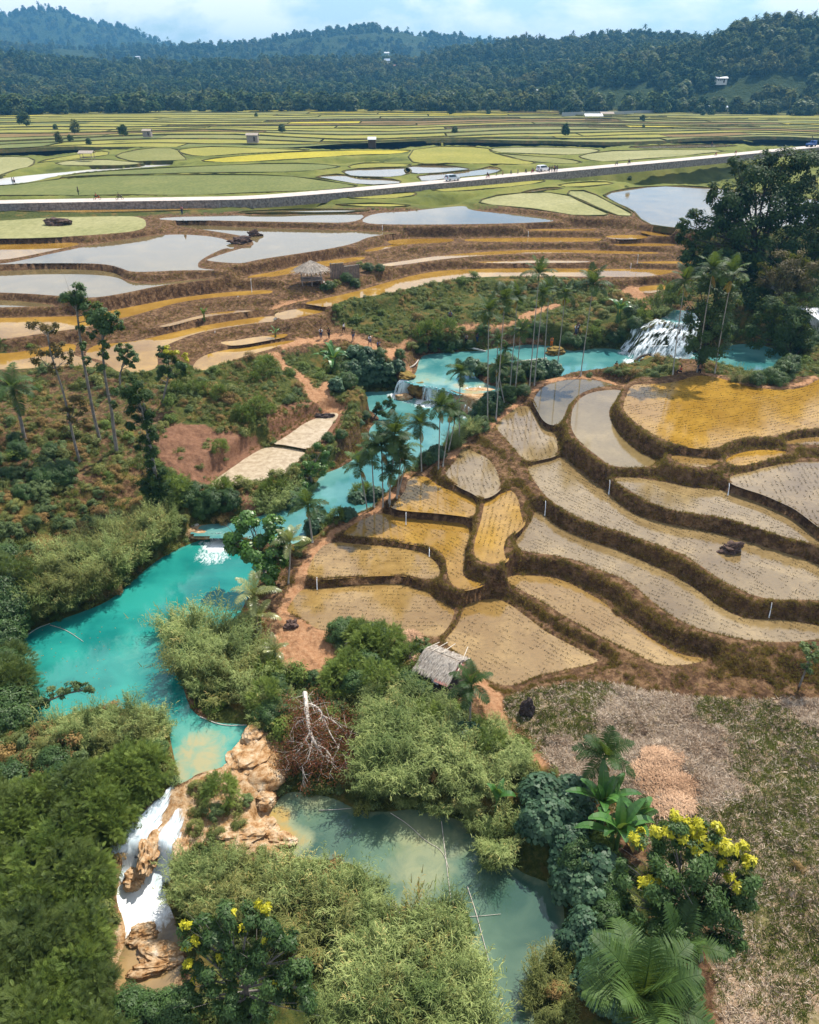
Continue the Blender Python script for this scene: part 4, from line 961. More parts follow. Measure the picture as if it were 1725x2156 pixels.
rnd = np.random.default_rng
def unit(v): return v / (np.linalg.norm(v, axis=-1, keepdims=True) + 1e-9)
def leaf_quads(c, d, nrm, ln, wd, fold=0.0):
    """kite leaves: centre base c, direction d, normal nrm"""
    s = unit(np.cross(d, nrm))
    ln = np.broadcast_to(np.asarray(ln, float), (len(c),))[:, None]; wd = np.broadcast_to(np.asarray(wd, float), (len(c),))[:, None]
    mid = c + d * ln * .45
    return np.stack((c, mid + s * wd / 2, c + d * ln, mid - s * wd / 2), 1)
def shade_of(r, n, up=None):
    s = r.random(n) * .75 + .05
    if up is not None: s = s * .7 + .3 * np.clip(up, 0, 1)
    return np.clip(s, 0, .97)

def cane_mesh(seed, stems=190, h=3.1, spread=1.25, mat='cane', leaf=.62):
    r = rnd(seed); m = MB(); sprays = []
    for k in range(11):
        a = k * 2.4 + r.uniform(-.5, .5); q = spread * math.sqrt(r.random())
        sprays.append((q * math.cos(a), q * math.sin(a), a + r.normal(0, .35), r.uniform(.25, 1.15), h * r.uniform(.5, 1.15), r.uniform(-.2, .18)))
    nl = 17; tt = np.linspace(.15, 1, nl); t = tt[:, None]
    for i in range(stems):
        sx, sy, sa, lean, sh_, scol = sprays[i % len(sprays)]
        aa = sa + r.normal(0, .42); ln_ = lean * r.uniform(.6, 1.4); H_ = sh_ * r.uniform(.65, 1.1)
        base = np.array((sx + r.normal(0, .2), sy + r.normal(0, .2), 0)); dirv = np.array((math.cos(aa), math.sin(aa), 0))
        p = base + dirv * (ln_ * H_ * .6 * t ** 1.7) + np.array((0, 0, 1.)) * H_ * (t - .25 * ln_ * t ** 2.5)
        la = aa + r.normal(0, 1.1, nl)
        out = unit(np.stack((np.cos(la), np.sin(la), r.uniform(.3, 1.3, nl)), 1)); ln = leaf * r.uniform(.6, 1.2, nl) * (1.15 - .5 * tt); wd = .042 * r.uniform(.7, 1.3, nl)
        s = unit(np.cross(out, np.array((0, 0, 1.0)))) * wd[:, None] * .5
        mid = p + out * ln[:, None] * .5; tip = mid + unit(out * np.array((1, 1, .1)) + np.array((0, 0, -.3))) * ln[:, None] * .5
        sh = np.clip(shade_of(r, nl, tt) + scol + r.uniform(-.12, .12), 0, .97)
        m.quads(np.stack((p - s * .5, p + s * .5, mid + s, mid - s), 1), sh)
        m.quads(np.stack((mid - s, mid + s, tip + s * .1, tip - s * .1), 1), sh)
        if r.random() < .12:
            top = p[-1]; d2 = unit((dirv * .4 + np.array((0, 0, 1.)))[None])[0]; w = np.array((.03, 0, 0)); e = top + d2 * .55
            m.quads(np.array([[top - w, top + w, e + w * .3, e - w * .3]]), [1.0])
    return m.mesh('canes', LM[mat])

def frond_feather(m, r, p, d, up, ln, n=9, wd=.1, leaf=.22, sh=.5):
    side = unit(np.cross(d, up)); t = np.linspace(.1, 1, n)
    q = p + d * (ln * t)[:, None] + up * (-.25 * ln * t ** 2)[:, None]
    for sgn in (-1, 1):
        dd = unit(side * sgn + d * .5)[None].repeat(n, 0)
        le = leaf * np.sin(math.pi * (.12 + .8 * t))
        m.quads(leaf_quads(q, dd, up[None].repeat(n, 0), le, wd), np.clip(np.full(n, sh) + r.uniform(-.12, .12, n), 0, .97))

def lobes(r, n, rad, h, squash=.75, base=.25):
    """centres of leaf masses spread over a crown"""
    a = r.random(n) * 2 * math.pi; z = r.uniform(-.35, 1, n)
    rr = np.sqrt(np.clip(1 - z * z * .9, 0, 1)) * r.uniform(.55, 1, n)
    return np.stack((np.cos(a) * rr * rad, np.sin(a) * rr * rad, h * (base + (z + .35) / 1.35 * (1 - base))), 1)

def feather_mesh(seed, rad=1.7, h=2.6, nl=64, fr=19, mat='feather'):
    r = rnd(seed); m = MB()
    L0 = lobes(r, nl, rad, h)
    for c in L0:
        col = r.uniform(.15, .75)
        o = unit(np.array((c[0], c[1], (c[2] - h * .35) * .9))[None])[0]
        for _ in range(fr):
            d = unit((o + r.normal(0, .65, 3) + np.array((0, 0, .15)))[None])[0]
            up = unit((np.array((0, 0, 1.)) - d * d[2] + r.normal(0, .25, 3))[None])[0]
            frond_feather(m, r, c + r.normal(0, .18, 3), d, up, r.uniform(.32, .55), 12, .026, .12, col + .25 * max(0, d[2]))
    return m.mesh('fronds', LM[mat])

def leafy_mesh(seed, rad, h, nlobe, per, leaf, mat, lobe_r=.5, aspect=.5, squash=.8, base=.2, droop=.2, name='foliage'):
    r = rnd(seed); m = MB()
    L0 = lobes(r, nlobe, rad, h, base=base)
    n = per
    for c in L0:
        col = r.uniform(-.14, .14)
        g = unit(r.normal(0, 1, (n, 3))); q = lobe_r * r.uniform(.35, 1.0, (n, 1)) ** .6
        p = c + g * q * np.array((1, 1, squash))
        out = unit(np.array((c[0], c[1], max(.2, c[2] - h * .4)))[None])
        nn = unit(g * .8 + out * .8 + np.array((0, 0, .7)) + r.normal(0, .35, (n, 3)))
        d = unit(np.cross(nn, r.normal(0, 1, (n, 3)))); d[:, 2] -= droop; d = unit(d)
        ln = leaf * r.uniform(.65, 1.25, n)
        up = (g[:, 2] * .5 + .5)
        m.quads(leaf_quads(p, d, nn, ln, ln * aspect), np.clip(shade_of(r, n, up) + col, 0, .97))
    return m.mesh(name, LM[mat])

def palm_frond(m, r, base, az, el, ln, mat_sh, leaflets=22, lw=.09, ll=.55, droop=.9, vee=.5):
    d0 = np.array((math.cos(az) * math.cos(el), math.sin(az) * math.cos(el), math.sin(el)))
    n = 9; t = np.linspace(0, 1, n)
    pts = [np.array(base, float)]; d = d0.copy()
    for i in range(1, n):
        d = unit((d + np.array((0, 0, -droop / n * (0.35 + 1.3 * i / n))))[None])[0]; pts.append(pts[-1] + d * ln / (n - 1))
    pts = np.array(pts)
    m.tube(pts, np.linspace(.035, .008, n), 3, mat_sh, cap=False)
    tt = np.linspace(.1, .99, leaflets)
    p = np.stack([np.interp(tt, t, pts[:, k]) for k in range(3)], 1)
    tan = unit(np.stack([np.interp(tt, t, np.gradient(pts[:, k])) for k in range(3)], 1))
    side = unit(np.cross(tan, np.array((0, 0, 1.0)))); up = unit(np.cross(side, tan))
    le = ll * np.sin(math.pi * (.16 + .76 * tt)) * r.uniform(.85, 1.1, leaflets)
    for sg in (-1, 1):
        dd = unit(side * sg + tan * .55 + up * (vee - .9 * tt[:, None] * .6) + r.normal(0, .08, (leaflets, 3)))
        nn = unit(up + side * sg * -.3)
        s = unit(np.cross(dd, nn)) * lw * .5
        mid = p + dd * le[:, None] * .5; tip = mid + unit(dd + np.array((0, 0, -.55))) * le[:, None] * .5
        sh = np.clip(mat_sh + r.uniform(-.15, .2, leaflets), 0, .95)
        m.quads(np.stack((p - s * .6, p + s * .6, mid + s, mid - s), 1), sh)
        m.quads(np.stack((mid - s, mid + s, tip + s * .15, tip - s * .15), 1), sh)

def palm_crown_mesh(seed, ln=1.9, fronds=10, mat='palm', ll=.6, leaflets=24, droop=1.1, lw=.075, full=False, upright=0.0):
    r = rnd(seed); m = MB()
    for k in range(fronds):
        az = k * 2.399 + r.uniform(-.3, .3)
        el = R_(78) - (k / fronds) * R_(95 - 50 * upright) + r.uniform(-.12, .12)
        palm_frond(m, r, (0, 0, 0), az, el, ln * r.uniform(.85, 1.1), r.uniform(.15, .75), leaflets, lw, ll, droop, .5)
    return m.mesh('crown', LM[mat])
def dead_frond_mesh(seed, n=2, ln=1.6):
    r = rnd(seed); m = MB()
    for k in range(n): palm_frond(m, r, (0, 0, -.1), r.uniform(0, 6.28), R_(-45), ln, r.uniform(.2, .7), 16, .08, .45, 1.2, 0)
    return m.mesh('dead_frond', LM['palm_dry'])

def banana_leaf(m, r, base, az, el, ln, wd, droop, sh):
    n = 9; t = np.linspace(0, 1, n); d = np.array((math.cos(az) * math.cos(el), math.sin(az) * math.cos(el), math.sin(el)))
    pts = [np.array(base, float)]
    for i in range(1, n):
        d = unit((d + np.array((0, 0, -droop / n * i / n * 2)))[None])[0]; pts.append(pts[-1] + d * ln / (n - 1))
    pts = np.array(pts); tan = unit(np.gradient(pts, axis=0)); side = unit(np.cross(tan, np.array((.001, 0, 1.0)))); up = np.cross(side, tan)
    w = wd * np.sin(math.pi * np.clip(t * .93 + .05, 0, 1)) ** .6 * (t > .12)
    for sg in (-1, 1):
        edge = pts + side * sg * (w * .5)[:, None] + up * (w * .16)[:, None]
        for i in range(1, n - 1):
            gap = .94 if r.random() < .35 else 1.0
            e1 = edge[i] + (edge[i + 1] - edge[i]) * gap
            m.quads(np.array([[pts[i], pts[i + 1], e1, edge[i]]]), [np.clip(sh + r.uniform(-.08, .12) + (.08 if sg > 0 else 0), 0, .95)])
    m.tube(pts, np.linspace(.04, .01, n), 3, .9, cap=False)
def banana(name, loc, label, group=None, seed=0, s=1.0, n=8, rz=0):
    root = empty(name, loc, rz, s); r = rnd(seed)
    tag(root, label, 'banana plant', group)
    st = MB(); hts = []
    for k in range(2):
        o = np.array((r.uniform(-.4, .4), r.uniform(-.4, .4), 0)) * k; h = r.uniform(1.2, 1.9)
        st.tube([o, o + (0, 0, h * .5), o + (.05, 0, h)], [.15, .13, .09], 7); hts.append(o + (0, 0, h))
    st.build('stem', LM['sheath'], root)
    for k in range(n):
        m = MB(); b = hts[k % 2]
        banana_leaf(m, r, b, k * 2.4 + r.uniform(-.3, .3), R_(r.uniform(35, 80)), r.uniform(1.7, 2.5), r.uniform(.5, .65), r.uniform(.8, 2.2), r.uniform(.25, .75))
        m.build('leaf', LM['banana'], root)
    m = MB(); banana_leaf(m, r, hts[0], r.uniform(0, 6), R_(-10), 1.4, .45, 2.0, .4); m.build('leaf', LM['palm_dry'], root)
    return root

def branchy(m, r, p, d, ln, rad, depth, tips, spread=.6, sides=6, up=.15):
    n = 4; pts = [p]; 
    for i in range(n):
        d = unit((d + r.normal(0, .12, 3) + np.array((0, 0, up * .3)))[None])[0]; pts.append(pts[-1] + d * ln / n)
    m.tube(pts, np.linspace(rad, rad * .6, n + 1), sides, .5, cap=False)
    if depth == 0: tips.append((pts[-1], d)); return
    for _ in range(r.integers(2, 4)):
        dd = unit((d + r.normal(0, spread, 3) + np.array((0, 0, up)))[None])[0]
        branchy(m, r, pts[-1 if r.random() < .7 else -2], dd, ln * r.uniform(.6, .85), rad * .58, depth - 1, tips, spread, max(3, sides - 1), up)

# prototypes: meshes shared by every plant of a kind
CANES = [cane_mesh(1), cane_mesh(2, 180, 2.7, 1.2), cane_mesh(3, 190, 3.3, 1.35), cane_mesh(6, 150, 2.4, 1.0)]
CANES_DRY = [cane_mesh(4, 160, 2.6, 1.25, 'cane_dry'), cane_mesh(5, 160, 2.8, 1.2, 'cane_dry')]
FEATH = [feather_mesh(11), feather_mesh(12, 1.6, 2.3), feather_mesh(13, 1.8, 2.8, mat='feather_dark')]
BROAD = [leafy_mesh(21, 1.3, 2.1, 46, 150, .17, 'broad', .42), leafy_mesh(22, 1.4, 1.9, 46, 150, .16, 'broad', .45)]
ROUND = [leafy_mesh(23, 1.4, 2.2, 44, 60, .30, 'round', .45, .95), leafy_mesh(24, 1.3, 2.0, 42, 60, .28, 'round', .42, .95)]
CASS = [leafy_mesh(25, .8, 1.5, 22, 90, .17, 'cassava', .28, .45), leafy_mesh(26, .7, 1.3, 20, 90, .17, 'cassava', .26, .45)]
WEEDB = [leafy_mesh(27, .9, 1.0, 30, 70, .15, 'weed', .32, .4), leafy_mesh(28, .8, .9, 26, 70, .15, 'weed_dry', .3, .35), leafy_mesh(29, .9, 1.0, 30, 70, .16, 'cassava', .3, .4)]

def shrub(name, mesh_list, u, v, scale, label, cat, group=None, leafname='foliage', z=None, squash=1.0, rs=random, sink=.15):
    P_ = hit(u, v) if z is None else on_plane(u, v, z)
    o = bpy.data.objects.new(name, rs.choice(mesh_list) if isinstance(mesh_list, list) else mesh_list)
    o.location = (P_[0], P_[1], P_[2] - sink * scale); o.rotation_euler = (rs.uniform(-.08, .08), rs.uniform(-.08, .08), rs.uniform(0, 6.28))
    o.scale = (scale, scale * rs.uniform(.9, 1.1), scale * squash)
    link(o)
    return tag(o, label, cat, group)

# ------------------------------------------------------------------ scattering of what nobody could count
def scatter(name, pts, sizes, kinds, sources, tilt=.25, seed=0, flatz=None):
    """points carrying size, turn and kind; geometry nodes set one of SOURCES on each"""
    r = rnd(seed); n = len(pts)
    me = bpy.data.meshes.new(name); me.vertices.add(n); me.vertices.foreach_set('co', np.asarray(pts, np.float32).ravel())
    a = me.attributes.new('size', 'FLOAT', 'POINT'); a.data.foreach_set('value', np.asarray(sizes, np.float32))
    a = me.attributes.new('kind', 'INT', 'POINT'); a.data.foreach_set('value', np.asarray(kinds, np.int32))
    rot = np.stack((r.normal(0, tilt, n), r.normal(0, tilt, n), r.random(n) * 6.283), 1).astype(np.float32)
    a = me.attributes.new('turn', 'FLOAT_VECTOR', 'POINT'); a.data.foreach_set('vector', rot.ravel())
    o = link(bpy.data.objects.new(name, me))
    ng = bpy.data.node_groups.new(name, 'GeometryNodeTree')
    ng.interface.new_socket('Geometry', in_out='INPUT', socket_type='NodeSocketGeometry')
    ng.interface.new_socket('Geometry', in_out='OUTPUT', socket_type='NodeSocketGeometry')
    N, Lk = ng.nodes, ng.links
    gi, go = N.new('NodeGroupInput'), N.new('NodeGroupOutput'); jn = N.new('GeometryNodeJoinGeometry')
    def nattr(nm, ty):
        q = N.new('GeometryNodeInputNamedAttribute'); q.data_type = ty; q.inputs['Name'].default_value = nm; return q
    sz, kd, tn = nattr('size', 'FLOAT'), nattr('kind', 'INT'), nattr('turn', 'FLOAT_VECTOR')
    for k, src in enumerate(sources):
        ob = bpy.data.objects.new(name + '_source', src)
        oi = N.new('GeometryNodeObjectInfo'); oi.inputs['Object'].default_value = ob
        cmpn = N.new('FunctionNodeCompare'); cmpn.data_type = 'INT'; cmpn.operation = 'EQUAL'
        ins = [i for i in cmpn.inputs if i.type == 'INT']
        Lk.new([q for q in kd.outputs if q.enabled][0], ins[0]); ins[1].default_value = k
        ip = N.new('GeometryNodeInstanceOnPoints')
        Lk.new(gi.outputs[0], ip.inputs['Points']); Lk.new(cmpn.outputs[0], ip.inputs['Selection'])
        Lk.new(oi.outputs['Geometry'], ip.inputs['Instance'])
        er = N.new('FunctionNodeEulerToRotation'); Lk.new([q for q in tn.outputs if q.enabled][0], er.inputs[0])
        Lk.new(er.outputs[0], ip.inputs['Rotation']); Lk.new([q for q in sz.outputs if q.enabled][0], ip.inputs['Scale'])
        Lk.new(ip.outputs[0], jn.inputs[0])
    Lk.new(jn.outputs[0], go.inputs[0])
    md = o.modifiers.new('scatter', 'NODES'); md.node_group = ng
    return tag(o, kind='stuff')

def tuft(seed, n=14, h=.5, w=.03, spread=.15, mat='weed', lean=.6, seg=1):
    r = rnd(seed); m = MB()
    a = r.random(n) * 6.283; q = r.random(n) * spread
    p = np.stack((np.cos(a) * q, np.sin(a) * q, np.zeros(n)), 1)
    aa = a + r.normal(0, .6, n); l = lean * r.uniform(.3, 1.2, n)
    d = unit(np.stack((np.cos(aa) * l, np.sin(aa) * l, np.ones(n)), 1)); ln = h * r.uniform(.5, 1.2, n)
    nn = unit(r.normal(0, 1, (n, 3)))
    m.quads(leaf_quads(p, d, nn, ln, w), shade_of(r, n))
    return m.mesh('tuft', LM[mat])
def clod(seed, rad, h, nlobe, per, leaf, mat, lr, asp=.45): return leafy_mesh(seed, rad, h, nlobe, per, leaf, mat, lr, asp, name='clump')
T_GRASS = [tuft(31, 26, .65, .05, .25, 'weed', .7), tuft(32, 24, .5, .05, .25, 'weed', .9)]
T_WEED = [clod(33, .35, .45, 7, 26, .14, 'weed', .18), clod(34, .35, .4, 7, 26, .14, 'cassava', .18), clod(35, .35, .4, 7, 24, .12, 'weed_dry', .18)]
T_DRY = [tuft(36, 26, .55, .045, .22, 'weed_dry', .9), tuft(37, 26, .45, .045, .22, 'orange_weed', .9)]
T_STRAW = [tuft(38, 20, .34, .035, .2, 'straw', 2.6), tuft(39, 18, .26, .035, .2, 'straw', 3.5)]
T_SEED = [tuft(40, 5, .15, .03, .06, 'seedling', 1.6), tuft(41, 5, .12, .03, .06, 'seedling', 2.2)]
T_CLUMP = [clod(42, .8, .8, 16, 60, .17, 'weed', .32), clod(43, .8, .8, 16, 60, .17, 'feather', .32), clod(44, .75, .9, 16, 60, .15, 'weed_dry', .3), clod(45, .8, 1.0, 16, 60, .17, 'cassava', .32)]
def far_tree(seed, mat='far'):
    return leafy_mesh(seed, 3.4, 10.5, 26, 34, 1.5, mat, 1.7, .7, name='crown', base=.25)
def far_palm(seed):
    r = rnd(seed); m = MB()
    m.tube([(0, 0, 0), (.3, 0, 6), (0, .2, 12)], [.25, .2, .15], 4, .9)
    for k in range(9): palm_frond(m, r, (0, .2, 12), k * 2.4, R_(70 - k * 11), 3.6, .5, 7, .5, 1.3, 1.2)
    return m.mesh('palm', LM['far'])
T_FAR = [far_tree(51), far_tree(52), leafy_mesh(53, 4.2, 8, 26, 34, 1.5, 'far', 1.8, .7, name='crown'), far_palm(54), far_tree(55, 'feather_dark')]

r = rnd(99)
def sample_land(n, rmin, rmax, azmax=34, power=1.0, seed=0):
    q = rnd(seed)
    az = q.uniform(-R_(azmax), R_(azmax), n); rr = rmin + (rmax - rmin) * q.random(n) ** power
    return rr * np.sin(az), rr * np.cos(az)
def grid_attr(arr, x, y):
    a = np.clip(np.rint(np.interp(np.arctan2(x, y), AZ, np.arange(len(AZ)))), 0, na - 1).astype(int)
    k = np.clip(np.rint(np.interp(np.hypot(x, y), RR, np.arange(len(RR)))), 0, nr - 1).astype(int)
    return arr[k, a]
def in_view(x, y, z, pad=60):
    u, v = project(x, y, z); return (u > -pad) & (u < 1725 + pad) & (v > 0) & (v < 2156 + pad * 2)
def slope(x, y, e=.35):
    return np.hypot(height(x + e, y) - height(x - e, y), height(x, y + e) - height(x, y - e)) / (2 * e)

# seedlings stand in rows in the near paddies
pts = []
for o_, fl in PADDIES:
    if fl['kind'] != 'paddy': continue
    c = fl['poly'].mean(0); dist = np.hypot(*c)
    if dist > 100 or fl['tone'] < .45: continue
    x0, y0 = fl['poly'].min(0); x1, y1 = fl['poly'].max(0)
    x0, x1 = max(x0, -75), min(x1, 78)
    sp = .60 if dist > 90 else .52
    w_, V_ = np.linalg.eigh(np.cov((fl['poly'] - c).T)); ang = math.atan2(V_[1, 1], V_[0, 1]) + math.pi / 2
    D_ = max(x1 - x0, y1 - y0)
    ii, jj = np.meshgrid(np.arange(-D_, D_, sp), np.arange(-D_, D_, .12))
    ii = ii.ravel() + r.normal(0, .03, ii.size) + .25 * np.sin(jj.ravel() * .12) * 0; jj = jj.ravel() + r.normal(0, .06, jj.size) 
    ang = ang - math.pi / 2; X = (x0 + x1) / 2 + jj * math.cos(ang) - ii * math.sin(ang); Y = (y0 + y1) / 2 + jj * math.sin(ang) + ii * math.cos(ang)
    Y = Y + np.sin(X * .25) * .4
    k = (X > x0) & (X < x1) & (Y > y0) & (Y < y1); X, Y = X[k], Y[k]
    k = inside(X, Y, fl['poly']); X, Y = X[k], Y[k]
    k = (r.random(len(X)) < .8) & in_view(X, Y, fl['z'], 20) & (vnoise(X * 1.6, Y * 1.6, 3) > .42); X, Y = X[k], Y[k]
    pts.append(np.stack((X, Y, np.full(len(X), fl['z'] - .01)), 1))
pts = np.vstack(pts); print('seedlings', len(pts))
scatter('rice_seedlings', pts, r.uniform(.7, 1.2, len(pts)), r.integers(0, 2, len(pts)), T_SEED, .15, 1)

# grasses and weeds on the banks, the risers and the slopes
x, y = sample_land(420000, 24, 200, 50, .62, 5)
ow, sd_ = owner(x, y); z = height(x, y); sl = slope(x, y)
gr, dr, so_, og, tv = (grid_attr(a_, x, y) for a_ in (green, dry, soil, orange, trav))
dist = np.hypot(x, y); ok = (ow == -1) & in_view(x, y, z, 80) & (sd_ > .12)
isg = ok & (gr > .3)
k = ok & ((r.random(len(x)) < .40 * np.clip(gr, 0, 1) ** 1.3 * (gr > .3)) | ((so_ > .4) & (r.random(len(x)) < .05))) & (fbm(x * .3, y * .3, 63, 2) > .38)
nz = fbm(x * .12, y * .12, 61, 3)
kinds = np.where(r.random(len(x)) < .62, 2, np.where(nz > .54, 4, 3)); kinds = np.where(r.random(len(x)) < .3, r.integers(0, 2, len(x)), kinds)
print('weeds', k.sum())
scatter('ground_cover_weeds', np.stack((x, y, z - .03), 1)[k], (r.uniform(.5, 1.4, len(x)) * np.where(dist > 90, .8, 1.0))[k], kinds[k], T_GRASS + T_WEED, .2, 2)
k = isg & (r.random(len(x)) < np.where(dist > 88, .006, .014)) & (so_ < .5)
kk = np.where(nz > .55, 2, np.where(nz < .42, 1, 0)); kk = np.where(r.random(len(x)) < .35, r.integers(0, 4, len(x)), kk)
print('clumps', k.sum())
scatter('undergrowth', np.stack((x, y, z - .1), 1)[k], r.uniform(.6, 1.5, len(x))[k], kk[k], T_CLUMP, .15, 3)
k = ok & (gr < .3) & (dr < .5) & (so_ < .5) & (og < .5) & (tv < .5) & ((sl > .35) | (r.random(len(x)) < .25)) & (r.random(len(x)) < .75) & ((dist < 95) | (sd_ > .7))
print('riser grass', k.sum())
scatter('dry_bank_grass', np.stack((x, y, z - .04), 1)[k], (r.uniform(.4, .95, len(x)) * np.where(dist > 95, .65, .85))[k], (r.random(len(x)) < np.where(dist < 75, .5, .3)).astype(int)[k], T_DRY, .35, 4)
x2, y2 = sample_land(260000, 40, 100, 42, .8, 16)
o2, s2 = owner(x2, y2); z2 = height(x2, y2); sl2 = slope(x2, y2)
a2 = [grid_attr(q_, x2, y2) for q_ in (green, dry, soil, orange, trav)]
k2 = (o2 == -1) & (s2 > .08) & in_view(x2, y2, z2, 20) & (sl2 > .3) & (a2[0] < .3) & (a2[1] < .4) & (a2[3] < .5) & (a2[4] < .4) & (x2 > -20)
print('riser fringe', k2.sum())
scatter('bank_fringe_grass', np.stack((x2, y2, z2 - .03), 1)[k2], r.uniform(.22, .6, k2.sum()), (r.random(k2.sum()) < .55).astype(int), T_DRY, .5, 14)
x, y = sample_land(300000, 24, 70, 45, .6, 6)
z = height(x, y); dr = grid_attr(dry, x, y); ow, sd_ = owner(x, y)
k = (ow == -1) & (dr > .5) & in_view(x, y, z, 40); k &= r.random(len(x)) < .62
gpatch = fbm(x * .16, y * .16, 71, 4) 
kk = np.where(r.random(len(x)) < .8 * sstep(.48, .58, gpatch + .06 * (vnoise(x * 1.2, y * 1.2, 7) - .5)), 2, r.integers(0, 2, len(x)))
print('straw', k.sum())
scatter('straw_stubble', np.stack((x, y, z - .02), 1)[k], r.uniform(.6, 1.3, len(x))[k], kk[k], T_STRAW + [tuft(46, 16, .2, .045, .22, 'weed', 1.6)], .3, 5)

# forest over the hills
def hill_pts(n, r0, r1, seed):
    q = rnd(seed); az = q.uniform(-R_(31), R_(31), n); rr = np.sqrt(q.uniform(r0 * r0, r1 * r1, n))
    return az, rr
P1 = []; S1 = []
for n, r0, r1, s0, sd0 in ((9500, 716, 1150, 1.0, 1), (10500, 1150, 1650, 1.1, 2), (9500, 1650, 2750, 1.35, 3), (7000, 2700, 3900, 1.7, 4)):
    az, rr = hill_pts(n, r0, r1, sd0)
    zz_ = hill_z(az, rr); xx, yy = rr * np.sin(az), rr * np.cos(az)
    k = fbm(xx * .006, yy * .006, 81, 3) > .30
    k &= fbm(xx * .011 + 3, yy * .011, 83, 4) < .66
    P1.append(np.stack((xx, yy, zz_ - 1.5), 1)[k]); S1.append((s0 * (.45 + 1.0 * r.random(n) ** 1.6))[k])
P1 = np.vstack(P1); S1 = np.concatenate(S1)
kd_ = r.choice(5, len(P1), p=[.3, .25, .25, .1, .1])
scatter('forest', P1, S1, kd_, T_FAR, .05, 7)
# ------------------------------------------------------------------ rocks, falls
def rock_mat(name, stops, moss=None, rough=.9):
    t = MT(name); n = t.noise(1.6, 8, .68); col = t.ramp(n, stops)
    if moss:
        up = t.n('SeparateXYZ', {0: t.n('NewGeometry').outputs['Normal']}).outputs[2]
        col = t.mix(t.step(t.math('ADD', up, t.math('MULTIPLY', t.math('SUBTRACT', t.noise(2, 5), .5), 1.2)), .55, .9), col, moss)
    return t.done(t.bsdf(col, rough, .2, t.bump(t.noise(4, 8, .75), .8, .12)))
RM = {'trav': rock_mat('travertine', [(.30, (.09, .04, .015)), (.43, (.33, .18, .075)), (.58, (.50, .36, .22)), (.75, (.64, .56, .46))]),
      'moss': rock_mat('mossy_rock', [(.3, (.05, .03, .015)), (.55, (.22, .12, .035)), (.75, (.34, .2, .07))], (.20, .14, .035)),
      'dark': rock_mat('dark_rock', [(.3, (.025, .02, .018)), (.6, (.08, .06, .055)), (.8, (.2, .16, .15))]),
      'mud': rock_mat('mud_heap', [(.3, (.045, .028, .022)), (.6, (.13, .085, .07)), (.8, (.22, .16, .14))])}
def rock_mesh(seed, mat, rough_=.35, sub=4):
    bm = bmesh.new(); bmesh.ops.create_icosphere(bm, subdivisions=sub, radius=1)
    for v in bm.verts:
        c = v.co; k = fbm(np.array([c.x * 1.3 + seed * 3.1]), np.array([c.y * 1.3 + c.z * 1.7]), seed, 4)[0]; k2 = fbm(np.array([c.x * 4 + seed]), np.array([c.y * 4 + c.z * 4.7]), seed + 5, 3)[0]
        k3 = fbm(np.array([c.x * 11 + seed]), np.array([c.y * 11 + c.z * 13]), seed + 9, 3)[0]; v.co = c * (1 + (k - .5) * 1.5 * rough_ * 2 + (k2 - .5) * rough_ + (abs(k3 - .5) * -1.3 + .12) * rough_ * 1.1)
    me = bpy.data.meshes.new('rock'); bm.to_mesh(me); bm.free()
    me.polygons.foreach_set('use_smooth', [rough_ < .3] * len(me.polygons)); me.materials.append(RM[mat]); return me
def rock(px, z, size, mat, label, name='rock', seed=0, rz=0, cat='rock', group=None, rough_=.35, sink=.25):
    P_ = on_plane(px[0], px[1], z) if z is not None else hit(*px)
    o = link(bpy.data.objects.new(name, rock_mesh(seed, mat, rough_)))
    o.location = (P_[0], P_[1], P_[2] + size[2] * (1 - 2 * sink) * .5); o.scale = size; o.rotation_euler = (0, 0, rz)
    return tag(o, label, cat, group)
def one(fn, x, y): return fn([(x, y)])[0]
rock(one(G, 900, 690), .1, (.75, 1.9, .95), 'trav', 'long mossy boulder splitting the white cascade', seed=1, rz=.12)
rock(one(G, 805, 875), -.9, (.75, .65, .6), 'trav', 'small orange boulder at the foot of the lower cascade', seed=2)
rock(one(G, 850, 1190), -1, (1.0, .6, .4), 'trav', 'orange travertine hump below the white water', seed=3, rz=.3)
rock(one(G, 960, 1310), -1, (1.4, .7, .35), 'trav', 'broad orange travertine slab in the shallow stream', seed=4, rz=-.2)
rock(one(G, 885, 1405), -1, (1.3, .45, .4), 'trav', 'pale travertine ridge across the shallow stream', seed=5, rz=.15)
rock(one(G, 1525, 25), 1.3, (.9, 1.2, .8), 'trav', 'tall travertine knob between the two lower pools', seed=6)
rock(one(G, 1480, 150), 1.2, (1.5, 1.9, .55), 'trav', 'cream travertine crust beside the shallow pool', seed=7, rz=-.4)
rock(one(G, 1590, 265), .8, (1.45, 1.2, .75), 'trav', 'smooth orange travertine dome above the milky pool', seed=8, rough_=.12)
rock(one(G, 1590, 385), .4, (.9, .8, .6), 'trav', 'cracked pale travertine block by the milky pool', seed=9)
rock(one(G, 1450, 600), .8, (1.8, 1.0, .6), 'trav', 'crumbling travertine shelf under the grassy knoll', seed=10, rz=.2)
rock(one(G, 1700, 640), .1, (.95, .6, .5), 'trav', 'orange lump at the end of the travertine spit', seed=11)
rock(one(G, 1590, 560), .4, (.9, .9, .5), 'trav', 'pitted travertine step beside the orange shallows', seed=12)
rock(one(G, 1095, 680), .6, (.5, 1.1, .45), 'trav', 'orange travertine rim beside the cascade chute', seed=13, rz=.1)
rock(one(G, 700, 760), -.2, (.55, 1.2, .5), 'trav', 'rusty rock edge under the feathery shrubs', seed=14)
rock(one(D, 1235, 362), 1.8, (2.2, .9, .5), 'trav', 'flat rock ledge the small cascade pours over', seed=15, rough_=.2)
rock(one(B, 780, 925), 2.4, (1.3, .8, .65), 'trav', 'rounded tan boulder in the foam under the middle falls', seed=16, rough_=.2)
